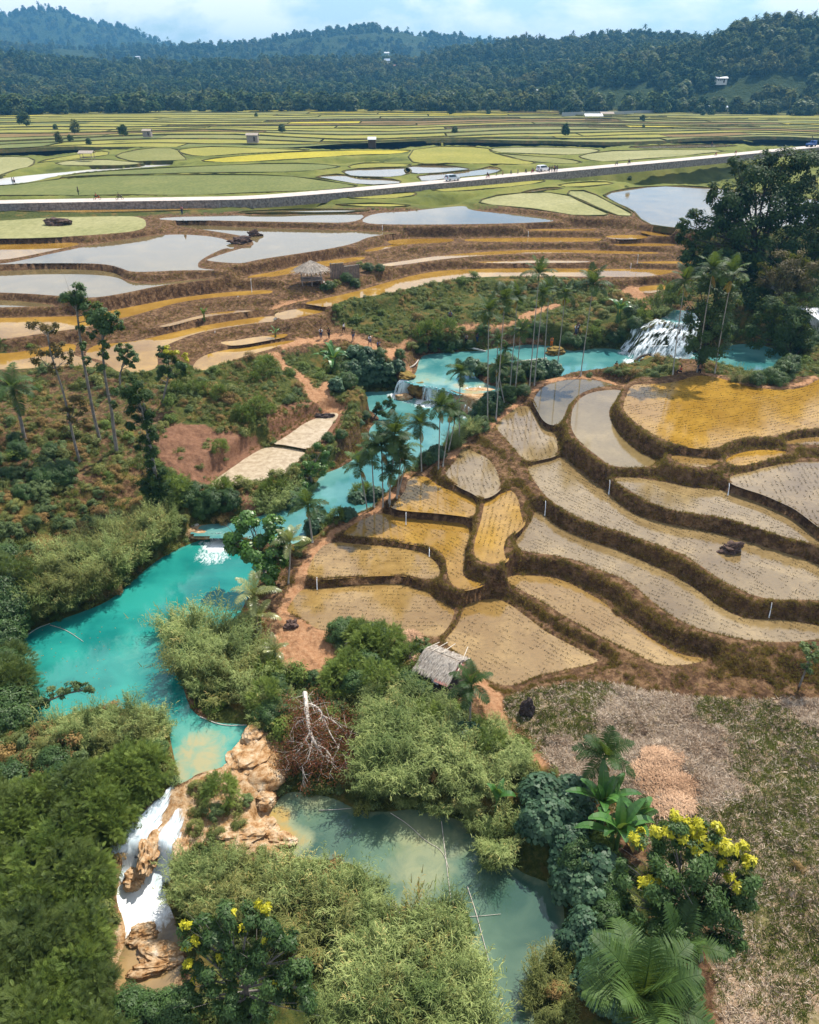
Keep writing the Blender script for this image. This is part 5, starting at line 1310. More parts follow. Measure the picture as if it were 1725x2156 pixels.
rock(one(B, 870, 880), 3.4, (1.7, .9, 1.2), 'moss', 'mossy outcrop dividing the middle falls', seed=17, rough_=.25)
rock(one(B, 800, 790), 4.9, (1.1, 1.4, .5), 'moss', 'mossy lip at the edge of the upper pool', seed=18)
rock(one(B, 1230, 880), 4.5, (3.0, 1.0, .35), 'trav', 'stained travertine terrace beside the middle falls', seed=19, rough_=.2)
rock(one(B, 1180, 930), 3.9, (2.4, 1.3, .5), 'trav', 'lower travertine apron beside the middle falls', seed=20, rough_=.2, rz=-.5)
rock(one(Cc, 705, 715), 4.8, (1.5, 1.1, .9), 'moss', 'large mossy boulder at the foot of the upper falls', seed=21, rough_=.18)
rock(one(Cc, 690, 738), 4.8, (1.3, .7, .5), 'moss', 'smaller mossy boulder below the large one', seed=22, rough_=.2)
rock(one(Cc, 135, 650), 4.8, (1.7, 1.5, .8), 'moss', 'flat topped rock jutting into the upper pool', seed=23)
rock(one(F, 1190, 455), 4.9, (1.15, .8, .75), 'mud', 'lumpy mud mound standing in the long paddy', 'mud_mound', 24, cat='mud mound', rough_=.5)
rock(one(L, 245, 942), 16.3, (2.6, 1.6, .9), 'mud', 'mud mound in the striped seedling paddy', 'mud_mound', 25, cat='mud mound', rough_=.5)
rock(one(L, 1068, 990), 15.3, (1.5, 1.0, .8), 'mud', 'mud islet in the large mirror like terrace', 'mud_mound', 26, cat='mud mound', rough_=.5)
rock(one(L, 1015, 1020), 15.2, (2.6, 1.5, .8), 'mud', 'stony mud heap on the tip of the terrace bund', 'mud_mound', 27, cat='mud mound', rough_=.5)
rock(one(E, 1610, 1425), None, (.55, .5, 1.05), 'dark', 'black burnt stump beside the straw field', 'tree_stump', 28, cat='stump')
rock(one(E, 195, 905), None, (.6, .55, .5), 'mud', 'reddish cut stump beside the bare clearing', 'tree_stump', 29, cat='stump')
rock(one(B, 305, 1035), None, (1.3, .6, .5), 'dark', 'dark rock on the corner of the drying plot', seed=30)
rock(one(E, 1150, 1290), 1.9, (1.6, 1.3, 1.0), 'dark', 'heap of dark stones under the thatched platform', 'stone_heap', 31, cat='stones', rough_=.5)
rock(one(E, 920, 1070), None, (.9, .7, .5), 'dark', 'small dark rock beside the straw bundle', seed=32, rough_=.5)
rock(one(E, 560, 1350), 1.5, (.5, .4, .3), 'dark', 'dark stone near the fallen dead tree', seed=33)

t = MT('white_falling_water')
wv = t.attr('across'); dn = t.attr('down')
vec = t.n('CombineXYZ', {0: t.math('MULTIPLY', wv, 1.0), 1: t.math('MULTIPLY', dn, .16), 2: 0.0}).outputs[0]
st_ = t.noise(3.2, 6, .7, vec, .3)
al = t.step(t.math('ADD', st_, t.attr('cover')), .48, .62)
w_b = t.bsdf(t.mix(t.step(st_, .4, .7), (.50, .62, .68), (.86, .90, .93)), .5, .4, t.bump(st_, .6, .1))
tr_ = t.n('BsdfTransparent')
MAT['falls'] = t.done(t.n('MixShader', {0: al, 1: tr_.outputs[0], 2: w_b.outputs[0]}))
def curtain(top, bot, zt, zb, cover, label, nx=40, ny=14, bulge=.5, off=.15, p=1.8):
    T_ = np.array([on_plane(u, v, zt) for u, v in top]); Bt = np.array([on_plane(u, v, zb) for u, v in bot])
    s = np.linspace(0, 1, nx)
    Ti = np.stack([np.interp(s, np.linspace(0, 1, len(T_)), T_[:, k]) for k in range(3)], 1)
    Bi = np.stack([np.interp(s, np.linspace(0, 1, len(Bt)), Bt[:, k]) for k in range(3)], 1)
    q = np.linspace(0, 1, ny); X = []; 
    for i in range(ny):
        tt = q[i]; xy = Ti[:, :2] * (1 - tt ** bulge) + Bi[:, :2] * tt ** bulge
        zz_ = Ti[:, 2] * (1 - tt ** p) + Bi[:, 2] * tt ** p
        zz_ = np.maximum(zz_, height(xy[:, 0], xy[:, 1]) + off) + (vnoise(s * 22, np.full(nx, tt * 2.0), 5) - .5) * .14
        X.append(np.column_stack((xy, zz_)))
    X = np.array(X)
    wid = np.linalg.norm(Ti[-1] - Ti[0]) + .1; drop = abs(zt - zb) + np.linalg.norm(Ti[0, :2] - Bi[0, :2])
    m = MB(); m.add(X.reshape(-1, 3), [(i * nx + j, i * nx + j + 1, (i + 1) * nx + j + 1, (i + 1) * nx + j) for i in range(ny - 1) for j in range(nx - 1)])
    me = m.mesh('waterfall', MAT['falls'], True)
    for nm, arr in (('across', np.tile(s * wid, ny)), ('down', np.repeat(q * drop, nx)), ('cover', np.tile(np.interp(s, np.linspace(0, 1, len(cover)), cover), ny) - .04 * np.repeat(q, nx) + .0)):
        a = me.attributes.new(nm, 'FLOAT', 'POINT'); a.data.foreach_set('value', arr.astype(np.float32))
    o = link(bpy.data.objects.new('waterfall', me)); return tag(o, label, kind='structure')
curtain(B([(780,806),(812,818),(842,830)]), B([(722,905),(780,908),(828,902)]), 4.85, 2.45, [.1, .25, .1], 'left spout of the middle falls', 26)
curtain(B([(893,840),(935,848),(985,860)]), B([(896,936),(950,940),(990,945)]), 4.85, 2.45, [.05, .2, .12], 'broad white spout of the middle falls', 30)
curtain(B([(985,860),(1040,874),(1105,895)]), B([(988,943),(1045,958),(1115,990)]), 4.85, 2.45, [.05, -.02, .1, -.04], 'thin threads of water over dark rock', 40)
curtain(B([(1105,925),(1150,955),(1195,990)]), B([(1100,985),(1140,1015),(1185,1050)]), 3.9, 2.45, [.0, -.05, .0, -.03], 'dark dripping edge beside the middle falls', 30)
curtain(B([(1140,862),(1200,845),(1250,850)]), B([(1150,885),(1205,868),(1260,900)]), 4.9, 4.5, [.1, -.05, .05], 'white ripple over the travertine step', 24)
curtain(Cc([(742,462),(800,452),(890,470),(1010,470)]), Cc([(530,628),(605,690),(740,692),(960,682)]), 9.2, 4.85, [.12, .03, .08, .02, .09, .05], 'wide rumbling cascade of the upper falls', 90, 34, .8, .32, 1.7)
curtain(Cc([(640,600),(700,605),(830,600),(980,610)]), Cc([(610,690),(660,668),(800,662),(960,670)]), 6.4, 4.85, [.16, .05, .12, .16], 'lowest white step of the upper falls', 70, 10, .7, .3)
curtain(D([(1215,352),(1270,350),(1330,350)]), D([(1215,395),(1275,390),(1345,385)]), 2.45, 1.55, [-.04, .06, .12], 'small cascade tumbling into the turquoise pool', 30, 8)
def ribbon(pts, widths, cover, label, off=.14):
    w = np.array([hit(u, v) for u, v in pts]); n = 44
    tt = np.linspace(0, 1, n); q = np.linspace(0, 1, len(w)); w = chaikin(w, 2, closed=False); q2 = np.linspace(0, 1, len(w))
    C = np.stack([np.interp(tt, q2, w[:, k]) for k in range(3)], 1); W = np.interp(tt, q, widths)
    tan = unit(np.gradient(C[:, :2], axis=0)); nx_ = np.stack((-tan[:, 1], tan[:, 0]), 1)
    k = 12; s = np.linspace(-.5, .5, k); X = []
    for i in range(n):
        xy = C[i, :2] + nx_[i] * (s * W[i])[:, None]
        X.append(np.column_stack((xy, height(xy[:, 0], xy[:, 1]) + off * (1 - (2 * s) ** 4) + (vnoise(s * 9, np.full(k, i * .5), 3) - .5) * .12)))
    X = np.array(X).reshape(-1, 3); m = MB()
    m.add(X, [(i * k + j, i * k + j + 1, (i + 1) * k + j + 1, (i + 1) * k + j) for i in range(n - 1) for j in range(k - 1)])
    me = m.mesh('waterfall', MAT['falls'], True); L_ = np.cumsum(np.r_[0, np.linalg.norm(np.diff(C, axis=0), axis=1)])
    edge = np.tile(.06 - .45 * np.abs(s * 2) ** 3, n)
    for nm, arr in (('across', (s[None] * W[:, None]).ravel()), ('down', np.repeat(L_, k)), ('cover', edge + np.repeat(np.interp(tt, np.linspace(0, 1, len(cover)), cover), k))):
        a = me.attributes.new(nm, 'FLOAT', 'POINT'); a.data.foreach_set('value', arr.astype(np.float32))
    o = link(bpy.data.objects.new('waterfall', me)); return tag(o, label, kind='structure')
ribbon(G([(1040,305),(985,400),(920,490),(860,560),(800,630),(775,720),(800,800),(830,850)]), [.5, 1.0, 1.8, 3.2, 3.6, 3.4, 3.0, 3.0], [.0, .06, .12, .2, .2, .14, .1, .12], 'white chute rushing down the near side of the mossy boulder')
ribbon(G([(1085,440),(1060,520),(1020,590),(1005,680),(985,770),(930,850),(890,930),(880,1000)]), [.6, 1.4, 2.0, 2.2, 2.3, 3.0, 3.6, 3.8], [.0, .06, .12, .2, .2, .2, .2, .15], 'white chute rushing down the far side of the mossy boulder')
def spout(px, zt, zb, label):
    u, v = px; a = on_plane(u, v, zt); d = a[:2] / np.linalg.norm(a[:2]); m = MB(); pts = [(a[0], a[1], zt + .1)]
    for t_ in np.linspace(.15, 1, 6): pts.append((a[0] - d[0] * .5 * t_ ** .5 - .0, a[1] - d[1] * .9 * t_ ** .5, zt + .1 + (zb - zt - .05) * t_ ** 1.6))
    m.tube(pts, [.02, .025, .03, .035, .04, .05, .07], 5); o = m.build('water_spout', MAT['spout']); tag(o, label, kind='structure')
MAT['spout'] = plain_mat('spout_water', (.75, .8, .85), .3, .5, .1)
for fn, x_, y_, zt, zb, lb in ((F, 1440, 757, 4.9, 3.6, 'tall spout with a splash'), (E, 348, 618, 2.7, 1.9, 'spout falling into the planted paddy'), (E, 1022, 440, 3.2, 2.7, 'spout on the hooked bund'), (E, 882, 228, 4.2, 3.2, 'spout under the palms'), (F, 1185, 55, 7.2, 6.2, 'spout on the outer bund'), (F, 470, 35, 6.2, 4.9, 'spout at the ridge junction'), (F, 85, 160, 4.9, 3.6, 'spout at the ridge foot'), (F, 400, 985, 2.3, 1.7, 'spout near the burnt bank'), (A, 1505, 205, 14.0, 11.9, 'white trickle on a left terrace'), (A, 1290, 520, 10.2, 8.9, 'white trickle near the lowest terrace'), (A, 1428, 310, 11.9, 11.2, 'dark trickle on a left terrace'), (Cc, 640, 60, 14, 12.4, 'trickle between golden steps'), (Cc, 597, 112, 12.4, 11.5, 'trickle onto the longest terrace'), (L, 1610, 950, 16.2, 15.2, 'trickle into the mirror terrace'), (M, 500, 975, 15, 14, 'trickle among the small steps')):
    spout(one(fn, x_, y_), zt, zb, lb)

# ------------------------------------------------------------------ palms
def px_top(P_, u, v, dy=0.0):
    y = P_[1] + dy; z = z_at_v(y, v); dep = y * CP_ - (z - CAM_H) * SP_
    return np.array(((u - 862.5) / FOC * dep, y, z))
PC = [palm_crown_mesh(61, 2.0, 12, ll=.75, leaflets=28), palm_crown_mesh(62, 2.1, 13, ll=.75, leaflets=28), palm_crown_mesh(63, 2.0, 11, ll=.7, leaflets=26, upright=.35), palm_crown_mesh(64, 2.1, 12, ll=.75, leaflets=28, droop=1.5)]
DF = [dead_frond_mesh(65), dead_frond_mesh(66, 1)]
def areca(base, top, label, group=None, crown=1.0, zb=None, rad=.085, crowns=PC, lean_bend=.15, name='areca_palm', trunk='palm_trunk', dead=True, rs=random):
    P_ = hit(*base) if zb is None else on_plane(base[0], base[1], zb)
    T_ = px_top(P_, *top)
    root = empty(name, tuple(P_)); d = T_ - P_; tag(root, label, 'palm tree', group)
    m = MB(); n = 12; t_ = np.linspace(0, 1, n)
    pts = np.stack((d[0] * (t_ + lean_bend * np.sin(t_ * math.pi) * .3), d[1] * t_ + .12 * np.sin(t_ * 4), d[2] * t_ - .3 * (t_ == 0)), 1)
    m.tube(pts, rad * (1 - .35 * t_) * (1 + .5 * (t_ < .03)), 7); m.build('trunk', LM[trunk], root, True)
    m = MB(); m.tube([pts[-1], pts[-1] + (0, 0, .45 * crown), pts[-1] + (0, 0, .8 * crown)], [rad * .95, rad * 1.15, rad * .5], 6); m.build('crownshaft', LM['sheath'], root, True)
    c = link(bpy.data.objects.new('crown', rs.choice(crowns)), root); c.location = tuple(pts[-1] + (0, 0, .75 * crown)); c.scale = (crown,) * 3; c.rotation_euler = (rs.uniform(-.1, .1), rs.uniform(-.1, .1), rs.uniform(0, 6.3))
    if dead and rs.random() < .7:
        q = link(bpy.data.objects.new('dead_frond', rs.choice(DF)), root); q.location = tuple(pts[-1] + (0, 0, .3)); q.scale = (crown * .8,) * 3; q.rotation_euler = (0, 0, rs.uniform(0, 6.3))
    return root
gp = 'slender palms between the pool and the terraces'
for (b, tp, fn, lb, s_) in (
    ((1535, 870), (1590, 215), B, 'tallest slender palm of the stand by the upper pool', 1.25), ((1565, 845), (1612, 335), B, 'slender palm just behind the tallest one', 1.0), ((1620, 785), (1652, 300), B, 'slender palm with yellowing fronds beside the tallest one', 1.0),
    ((1335, 1055), (1385, 370), B, 'tall slender palm rising from the corner of the terrace bank', 1.15), ((1418, 885), (1462, 345), B, 'tall slender palm with raised crown behind the bank', 1.05), ((1285, 1095), (1292, 440), B, 'outermost tall palm of the stand nearest the middle falls', 1.1),
    ((1450, 880), (1482, 545), B, 'medium palm with a dark crown under the taller ones', .9), ((1337, 900), (1345, 590), B, 'slim young palm beside the grassy island', .7), ((1385, 945), (1352, 765), B, 'short palm with bushy low crown on the island', .95), ((1330, 890), (1392, 640), B, 'thin palm with a small tuft above the island', .5),
    ((1115, 1200), (1120, 800), B, 'short palm standing alone in front of the middle falls', .95),
    ((990, 1350), (1000, 1010), B, 'palm with brown hanging frond below the middle falls', 1.05), ((1015, 1330), (1062, 1030), B, 'palm leaning over the terrace corner below the falls', 1.05), ((1050, 1240), (1085, 1070), B, 'short palm behind the pair with brown fronds', .9),
    ((890, 1360), (882, 1120), B, 'lone palm at the water edge with spreading fronds', 1.15)):
    areca(one(fn, *b), one(fn, *tp), lb, gp, s_)
gp2 = 'bushy palm clump on the bank of the narrow reach'
for (b, tp, lb, s_) in (((564, 1590), (525, 1360), 'palm at the water side of the bushy clump', 1.1), ((606, 1575), (592, 1290), 'second palm of the bushy clump from the water', 1.1), ((659, 1570), (650, 1250), 'tallest palm of the bushy clump', 1.2), ((692, 1545), (728, 1185), 'pale crowned palm in the bushy clump', 1.3), ((739, 1520), (765, 1275), 'palm of the bushy clump nearest the terraces', 1.15), ((700, 1560), (700, 1400), 'short dark palm low in the bushy clump', .9), ((745, 1500), (790, 1320), 'yellowish small palm at the edge of the bushy clump', .8)):
    areca(one(B, *b), one(B, *tp), lb, gp2, s_)
gp3 = 'palms in front of the waterfall pool'
for (b, tp, lb, s_) in (((150, 795), (200, 330), 'leaning palm in front of the grassy bank', 1.15), ((295, 788), (365, 280), 'leaning palm with full crown beside the banana plant', 1.35), ((848, 782), (915, 255), 'palm standing before the upper falls', 1.2), ((995, 765), (1080, 190), 'leaning palm with a yellow crown at the paddy edge', 1.3), ((1100, 772), (1195, 220), 'palm leaning over the dark pool', 1.35)):
    areca(one(Cc, *b), one(Cc, *tp), lb, gp3, s_)
areca(one(E, 320, 405), one(E, 298, 225), 'short palm with yellow sheath beside the river bend', None, 1.1, rad=.12)
NEARC = [palm_crown_mesh(67, 2.1, 12, ll=.75, leaflets=38, lw=.055)]
areca(one(E, 1265, 1480), one(E, 1272, 1300), 'fan shaped palm in front of the thatched platform', None, .95, crowns=NEARC, rad=.1)
areca(one(I, 410, 372), one(I, 430, 165), 'palm above the banana plants with a yellow lower frond', None, 1.05, crowns=NEARC, rad=.11)
areca(one(I, 700, 2000), one(I, 640, 1640), 'big fronded palm at the bottom edge of the view', None, 1.55, crowns=[palm_crown_mesh(68, 2.3, 13, ll=.85, leaflets=46, lw=.05, upright=.5)], rad=.14)
areca(one(I, 840, 1560), one(I, 850, 1330), 'dark palm in the shade behind the big fronded one', None, 1.3, crowns=NEARC, rad=.12)
areca(one(I, 640, 600), one(I, 640, 510), 'small upright palm among the banana plants', None, .75, crowns=[palm_crown_mesh(69, 2.0, 7, ll=.6, leaflets=22, upright=.9)], rad=.09)
COCO = [palm_crown_mesh(71, 2.6, 9, 'coco', .7, 30, 1.3, .07, upright=.5), palm_crown_mesh(72, 2.4, 7, 'coco', .65, 28, 1.2, .07, upright=.6)]
for b, tp, lb, s_ in (((1540, 930), (1530, 760), 'young coconut palm with pale arching fronds', .95), ((1560, 960), (1560, 880), 'lower coconut palm beneath the taller one', .8), ((1650, 1180), (1650, 1080), 'small coconut sprout beside the bare clearing', .65)):
    areca(one(D, *b), one(D, *tp), lb, 'young coconut palms beside the turquoise pool', s_, crowns=COCO, rad=.13, name='coconut_palm', dead=False)
areca(one(E, 175, 650), one(E, 190, 430), 'upright coconut palm with a dry brown frond by the leafy tree', None, .8, crowns=COCO, rad=.1, name='coconut_palm')
LC = [palm_crown_mesh(73, 3.4, 14, 'palm', 1.0, 34, 1.7, .09)]
areca(one(A, 150, 1180), one(A, 85, 900), 'coconut palm with drooping yellowing fronds on the far slope', None, 1.0, crowns=LC, rad=.22, name='coconut_palm', trunk='bark')

# ------------------------------------------------------------------ bananas
banana('banana_plant', tuple(hit(*one(B, 350, 770))), 'large banana plant on the slope beside the dirt trail', seed=1, s=1.5, n=10)
banana('banana_plant', tuple(hit(*one(Cc, 525, 470))), 'banana plant with one upright leaf near the upper falls', seed=2, s=1.25, n=7)
banana('banana_plant', tuple(hit(*one(I, 400, 520))), 'tall banana plant behind the round leaved shrub', seed=3, s=1.2, n=11)
banana('banana_plant', tuple(hit(*one(I, 500, 700))), 'banana plant with a torn yellow leaf beside the flowering tree', seed=4, s=1.15, n=11)
banana('banana_plant', tuple(hit(*one(I, 590, 640))), 'banana plant with upright leaves beside the small palm', seed=9, s=1.0, n=9)
banana('banana_plant', tuple(hit(*one(Hh, 1430, 430))), 'young banana plant on the bank of the milky pool', seed=5, s=.75, n=5)
banana('banana_plant', tuple(hit(*one(B, 880, 590))), 'banana clump with yellow leaves beside the footpath', seed=6, s=.7, n=8)
banana('banana_plant', tuple(hit(*one(A, 1230, 460))), 'tiny yellowing banana plant on a terrace riser', seed=7, s=.6, n=6)
banana('banana_plant', tuple(hit(*one(A, 1650, 560))), 'tiny green banana plant on the lowest riser', seed=8, s=.55, n=6)

# ------------------------------------------------------------------ trees built lobe by lobe
def lobe_mesh(name, seed, lob, leaf, mat, dens=1.0, aspect=.5, top=.55, droop=.2):
    r = rnd(seed); m = MB()
    cz = np.mean([l[2] for l in lob])
    cc = np.mean(np.array([l[:3] for l in lob]), 0)
    for x_, y_, z_, rad in lob:
        n = int(dens * 48 * (rad / leaf) ** 2) + 12
        ns = max(5, int(rad * 5)); sub = unit(r.normal(0, 1, (ns, 3))) * rad * .7
        pick = r.integers(0, ns, n)
        g = unit(r.normal(0, 1, (n, 3)))
        p = np.array((x_, y_, z_)) + sub[pick] + g * (rad * .42) * r.uniform(.3, 1, (n, 1)) * np.array((1, 1, .75))
        out = unit(p - np.array((x_, y_, z_)))
        nn = unit(out + g * .5 + np.array((0, 0, .8)) + r.normal(0, .35, (n, 3)))
        d = unit(np.cross(nn, r.normal(0, 1, (n, 3)))); d[:, 2] -= droop; d = unit(d)
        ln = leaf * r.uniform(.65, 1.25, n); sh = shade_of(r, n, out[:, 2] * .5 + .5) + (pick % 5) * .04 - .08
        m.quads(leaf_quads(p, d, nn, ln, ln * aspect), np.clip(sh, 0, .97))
    return m.mesh(name, LM[mat])
def tree(name, base, lobes_px, label, leaf, mat, cat='tree', group=None, zb=None, rad=.25, dens=1.0, dyk=.6, young=None, bark='bark', trunk_px=None, aspect=.5, ydy=0.0, limbs=True, seed=0, young_leaf=None, grow=1.0):
    P_ = hit(*base) if zb is None else on_plane(base[0], base[1], zb)
    root = empty(name, tuple(P_)); tag(root, label, cat, group)
    dep0 = P_[1] * CP_ - (P_[2] - CAM_H) * SP_
    vc = np.mean([l[1] for l in lobes_px])
    def conv(lst, extra=0.0):
        out = []
        for l in lst:
            u, v, rp = l[:3]; dy = ydy + (vc - v) * dep0 / FOC * dyk + (l[3] if len(l) > 3 else 0) + extra
            q = px_top(P_, u, v, dy); q[2] = max(q[2], P_[2] + rp * dep0 / FOC * .55)
            out.append((q[0] - P_[0], q[1] - P_[1], q[2] - P_[2], rp * dep0 / FOC))
        return out
    lob = conv([(a_[0], a_[1], a_[2] * grow, *a_[3:]) for a_ in lobes_px])
    r = rnd(seed + 5); m = MB()
    c0 = np.mean(np.array([l[:3] for l in lob]), 0)
    if trunk_px is not None:
        tp = [np.array((0, 0, -.3))] + [px_top(P_, u, v) - P_ for u, v in trunk_px]
    else:
        tp = [np.array((0, 0, -.3)), c0 * np.array((.25, .25, .3)), c0 * np.array((.6, .6, .6)), c0 * np.array((.95, .95, .9))]
    tp = chaikin(np.array(tp), 2, closed=False); tq = np.linspace(0, 1, len(tp))
    m.tube(tp, rad * (1.15 - .75 * tq), 9)
    if limbs:
        for l in lob:
            e = np.array(l[:3]); k = int(np.clip(np.argmin(np.abs(tp[:, 2] - (e[2] - 1.3 * l[3]))), 1, len(tp) - 2)) if trunk_px is not None else int(np.clip(np.argmin(np.linalg.norm(tp - e * np.array((.45, .45, .55)), axis=1)), 1, len(tp) - 2)); s_ = tp[k]
            mid = (s_ + e) / 2 + r.normal(0, .12, 3) * l[3] + np.array((0, 0, -.1 * l[3]))
            m.tube([s_, mid, e], [rad * .42 * (1.1 - tq[k]) + .02, rad * .22 + .01, .012], 5, cap=False)
            for _ in range(4): m.tube([mid, e + r.normal(0, .6, 3) * l[3]], [rad * .1 + .008, .006], 3, cap=False)
    m.build('trunk', LM[bark], root, True)
    link(bpy.data.objects.new('crown', lobe_mesh('crown', seed, lob, leaf, mat, dens, aspect)), root)
    if young:
        yl = [(a_, b_, c_ + .12, r_ * 1.25) for a_, b_, c_, r_ in conv(young, -.1)]
        link(bpy.data.objects.new('young_leaves', lobe_mesh('young_leaves', seed + 1, yl, young_leaf or leaf, 'yellow', dens * 1.2, aspect)), root)
    return root
def PX(fn, lst, k=.3513): return [(*one(fn, a[0], a[1]), a[2] * k, *a[3:]) for a in lst]
# the dark trees behind the pool
tree('great_tree', (1620, 640), [(1500, 480, 34), (1540, 420, 40), (1590, 370, 42), (1650, 345, 38), (1710, 350, 42), (1480, 530, 30), (1560, 480, 48), (1630, 440, 50), (1700, 430, 52), (1770, 420, 60), (1530, 550, 40), (1600, 540, 48), (1680, 510, 50), (1760, 520, 60), (1465, 455, 18), (1500, 405, 22), (1550, 345, 20), (1620, 330, 20), (1460, 570, 20), (1840, 470, 60), (1700, 600, 50), (1600, 610, 45), (1450, 500, 24), (1450, 540, 22), (1440, 470, 14), (1660, 380, 40), (1550, 420, 40), (1500, 590, 34)],
     'huge dark spreading tree towering beside the upper falls', .62, 'dark', rad=.9, dens=1.05, dyk=.35, seed=101, bark='bark_dark')
tree('leafy_tree', one(Cc, 1020, 750), PX(Cc, [(1120,150,90),(1180,220,80),(1000,230,80),(1050,330,110),(1180,330,90),(990,420,80),(1100,460,110),(1000,540,90),(1100,590,100),(1180,520,60),(960,620,40),(1040,660,70),(930,330,40),(1240,240,50)]),
     'mid green leafy tree leaning over the foot of the upper falls', .40, 'broad', rad=.4, dens=.7, seed=102, dyk=.2, bark='bark_dark')
tree('olive_tree', one(Cc, 1540, 480), PX(Cc, [(1480,120,90),(1560,80,80),(1650,120,90),(1420,190,70),(1540,200,110),(1650,220,90),(1480,270,70),(1600,290,80),(1380,130,35),(1390,230,40)]),
     'olive brown tree with sparse rusty crown among dark trees', .36, 'olive', rad=.35, dens=.5, seed=103, dyk=.2)
tree('dark_tree', one(Cc, 1560, 740), PX(Cc, [(1420,380,80),(1520,370,90),(1620,400,80),(1380,480,90),(1500,480,110),(1620,500,90),(1350,560,70),(1450,590,90),(1560,620,80),(1640,600,60),(1300,520,50),(1600,700,60),(1520,720,50)]),
     'dense dark tree overhanging the shaded pool', .36, 'dark', rad=.45, dens=.75, seed=104, dyk=.25, bark='bark_dark')
tree('dark_tree', (1740, 700), [(1690, 640, 30), (1740, 620, 40), (1790, 660, 40), (1720, 680, 30), (1690, 720, 24), (1740, 730, 30)], 'yellow tinged tree at the edge beside the shed roof', .3, 'broad', rad=.3, dens=.7, seed=105)
# slope trees on the other side
tree('slender_tree', one(A, 600, 1170), PX(A, [(435,290,60),(400,320,38),(470,300,40),(520,370,42),(545,420,34),(480,500,22),(490,600,24),(515,690,22),(460,350,30)]), 'slender tree with a rounded dark crown on the far slope', .3, 'broad', rad=.17, dens=1.26, seed=106, grow=1.25, dyk=.1, trunk_px=A([(560,1020),(530,850),(500,700),(475,520),(460,380),(440,300)]))
tree('slender_tree', one(A, 700, 1245), PX(A, [(590,400,55),(640,440,50),(680,420,35),(560,460,45),(620,500,42),(710,480,30),(550,530,26),(625,590,28),(615,650,30),(605,730,24),(690,880,20),(680,960,22)]), 'tall twin stemmed tree with clumpy foliage on the far slope', .3, 'broad', rad=.19, dens=1.15, seed=107, grow=1.25, dyk=.1, trunk_px=A([(680,1100),(670,990),(640,860),(620,720),(615,560),(605,430)]))
tree('slender_tree', one(A, 478, 1300), PX(A, [(230,500,40),(300,510,42),(340,480,24),(230,660,50),(300,640,50),(360,620,40),(400,690,32),(330,740,36),(180,480,20),(420,640,24),(450,960,55),(400,1020,45),(470,1050,40),(380,1090,32),(500,1000,26)]), 'sparse crowned tree with pale thin trunk on the far slope', .28, 'olive', rad=.14, dens=0.57, seed=108, grow=1.2, dyk=.1, trunk_px=A([(445,1180),(410,1020),(385,900),(340,760),(300,640),(285,520)]))
tree('small_tree', one(A, 718, 845), PX(A, [(740,610,32),(770,640,34),(720,660,30),(800,680,32),(740,700,30),(790,720,22),(700,620,18)]), 'small tree leaning over the pale end of the terrace', .26, 'broad', rad=.13, dens=1.15, seed=109, grow=1.25, dyk=.1, trunk_px=A([(718,780),(735,730),(755,680)]))
tree('yellow_topped_tree', one(A, 972, 960), PX(A, [(980,650,36),(1060,700,42),(1000,720,42),(960,760,26),(1090,750,34),(1030,770,30),(970,620,20),(945,800,18)]), 'small tree with bright yellow top leaves on the far slope', .28, 'broad', rad=.14, dens=1.38, seed=110, grow=1.25, dyk=.1, trunk_px=A([(985,890),(1005,820),(1020,740)]), young=PX(A, [(1010,640,28),(1060,650,14),(1110,670,14),(985,670,12),(1120,695,9)]))
tree('ivy_column', one(A, 972, 1560), PX(A, [(820,860,60),(790,930,52),(850,930,52),(830,1010,55),(800,1060,38),(870,1060,40),(890,1140,44),(860,1200,36),(900,1240,36),(870,1330,44),(930,1360,50),(890,1430,50),(960,1430,52),(930,1490,46),(760,880,26),(900,1000,26)]), 'tall trunk smothered in dark climbing ivy', .26, 'dark', rad=.24, dens=1.26, seed=111, grow=1.4, dyk=.05, trunk_px=A([(945,1450),(925,1350),(905,1230),(880,1100),(850,980)]))
# the near trees
tree('leafy_tree', one(D, 1600, 640), PX(D, [(1480,270,80),(1400,330,80),(1560,330,100),(1420,410,75),(1640,300,70),(1530,450,100),(1640,430,90),(1690,370,60),(1580,560,85),(1660,530,70),(1620,610,55),(1490,240,40),(1370,380,40)]),
     'bright green broad leaved tree bending over the turquoise pool', .30, 'bright', rad=.22, dens=1.15, seed=112, dyk=.55, aspect=.75)
tree('flowering_tree', one(I, 1010, 1330), PX(I, [(700,680,120),(850,580,95),(1020,600,100),(1180,720,110),(1260,830,110),(1080,720,130),(930,740,150),(740,840,140),(600,850,100),(600,1010,110),(790,1030,150),(980,980,170),(1180,1000,140),(1290,960,80),(1100,1170,130),(900,1190,130),(720,1180,90),(1200,1200,90),(1180,1300,60),(560,760,50)]),
     'large dark tree with bright yellow leaf tips beside the straw field', .22, 'broad', rad=.24, dens=1.45, seed=113, dyk=.55, aspect=.42,
     young=PX(I, [(640,600,42),(870,485,34),(950,530,36),(1030,540,44),(1100,570,38),(960,640,40),(1040,630,36),(900,610,28),(1180,680,48),(1250,670,36),(1310,765,34),(750,570,30),(820,580,26),(690,880,36),(775,890,24),(1240,910,26),(1190,850,22),(640,640,26),(1125,655,30),(990,690,26),(1140,770,22)]), young_leaf=.26)
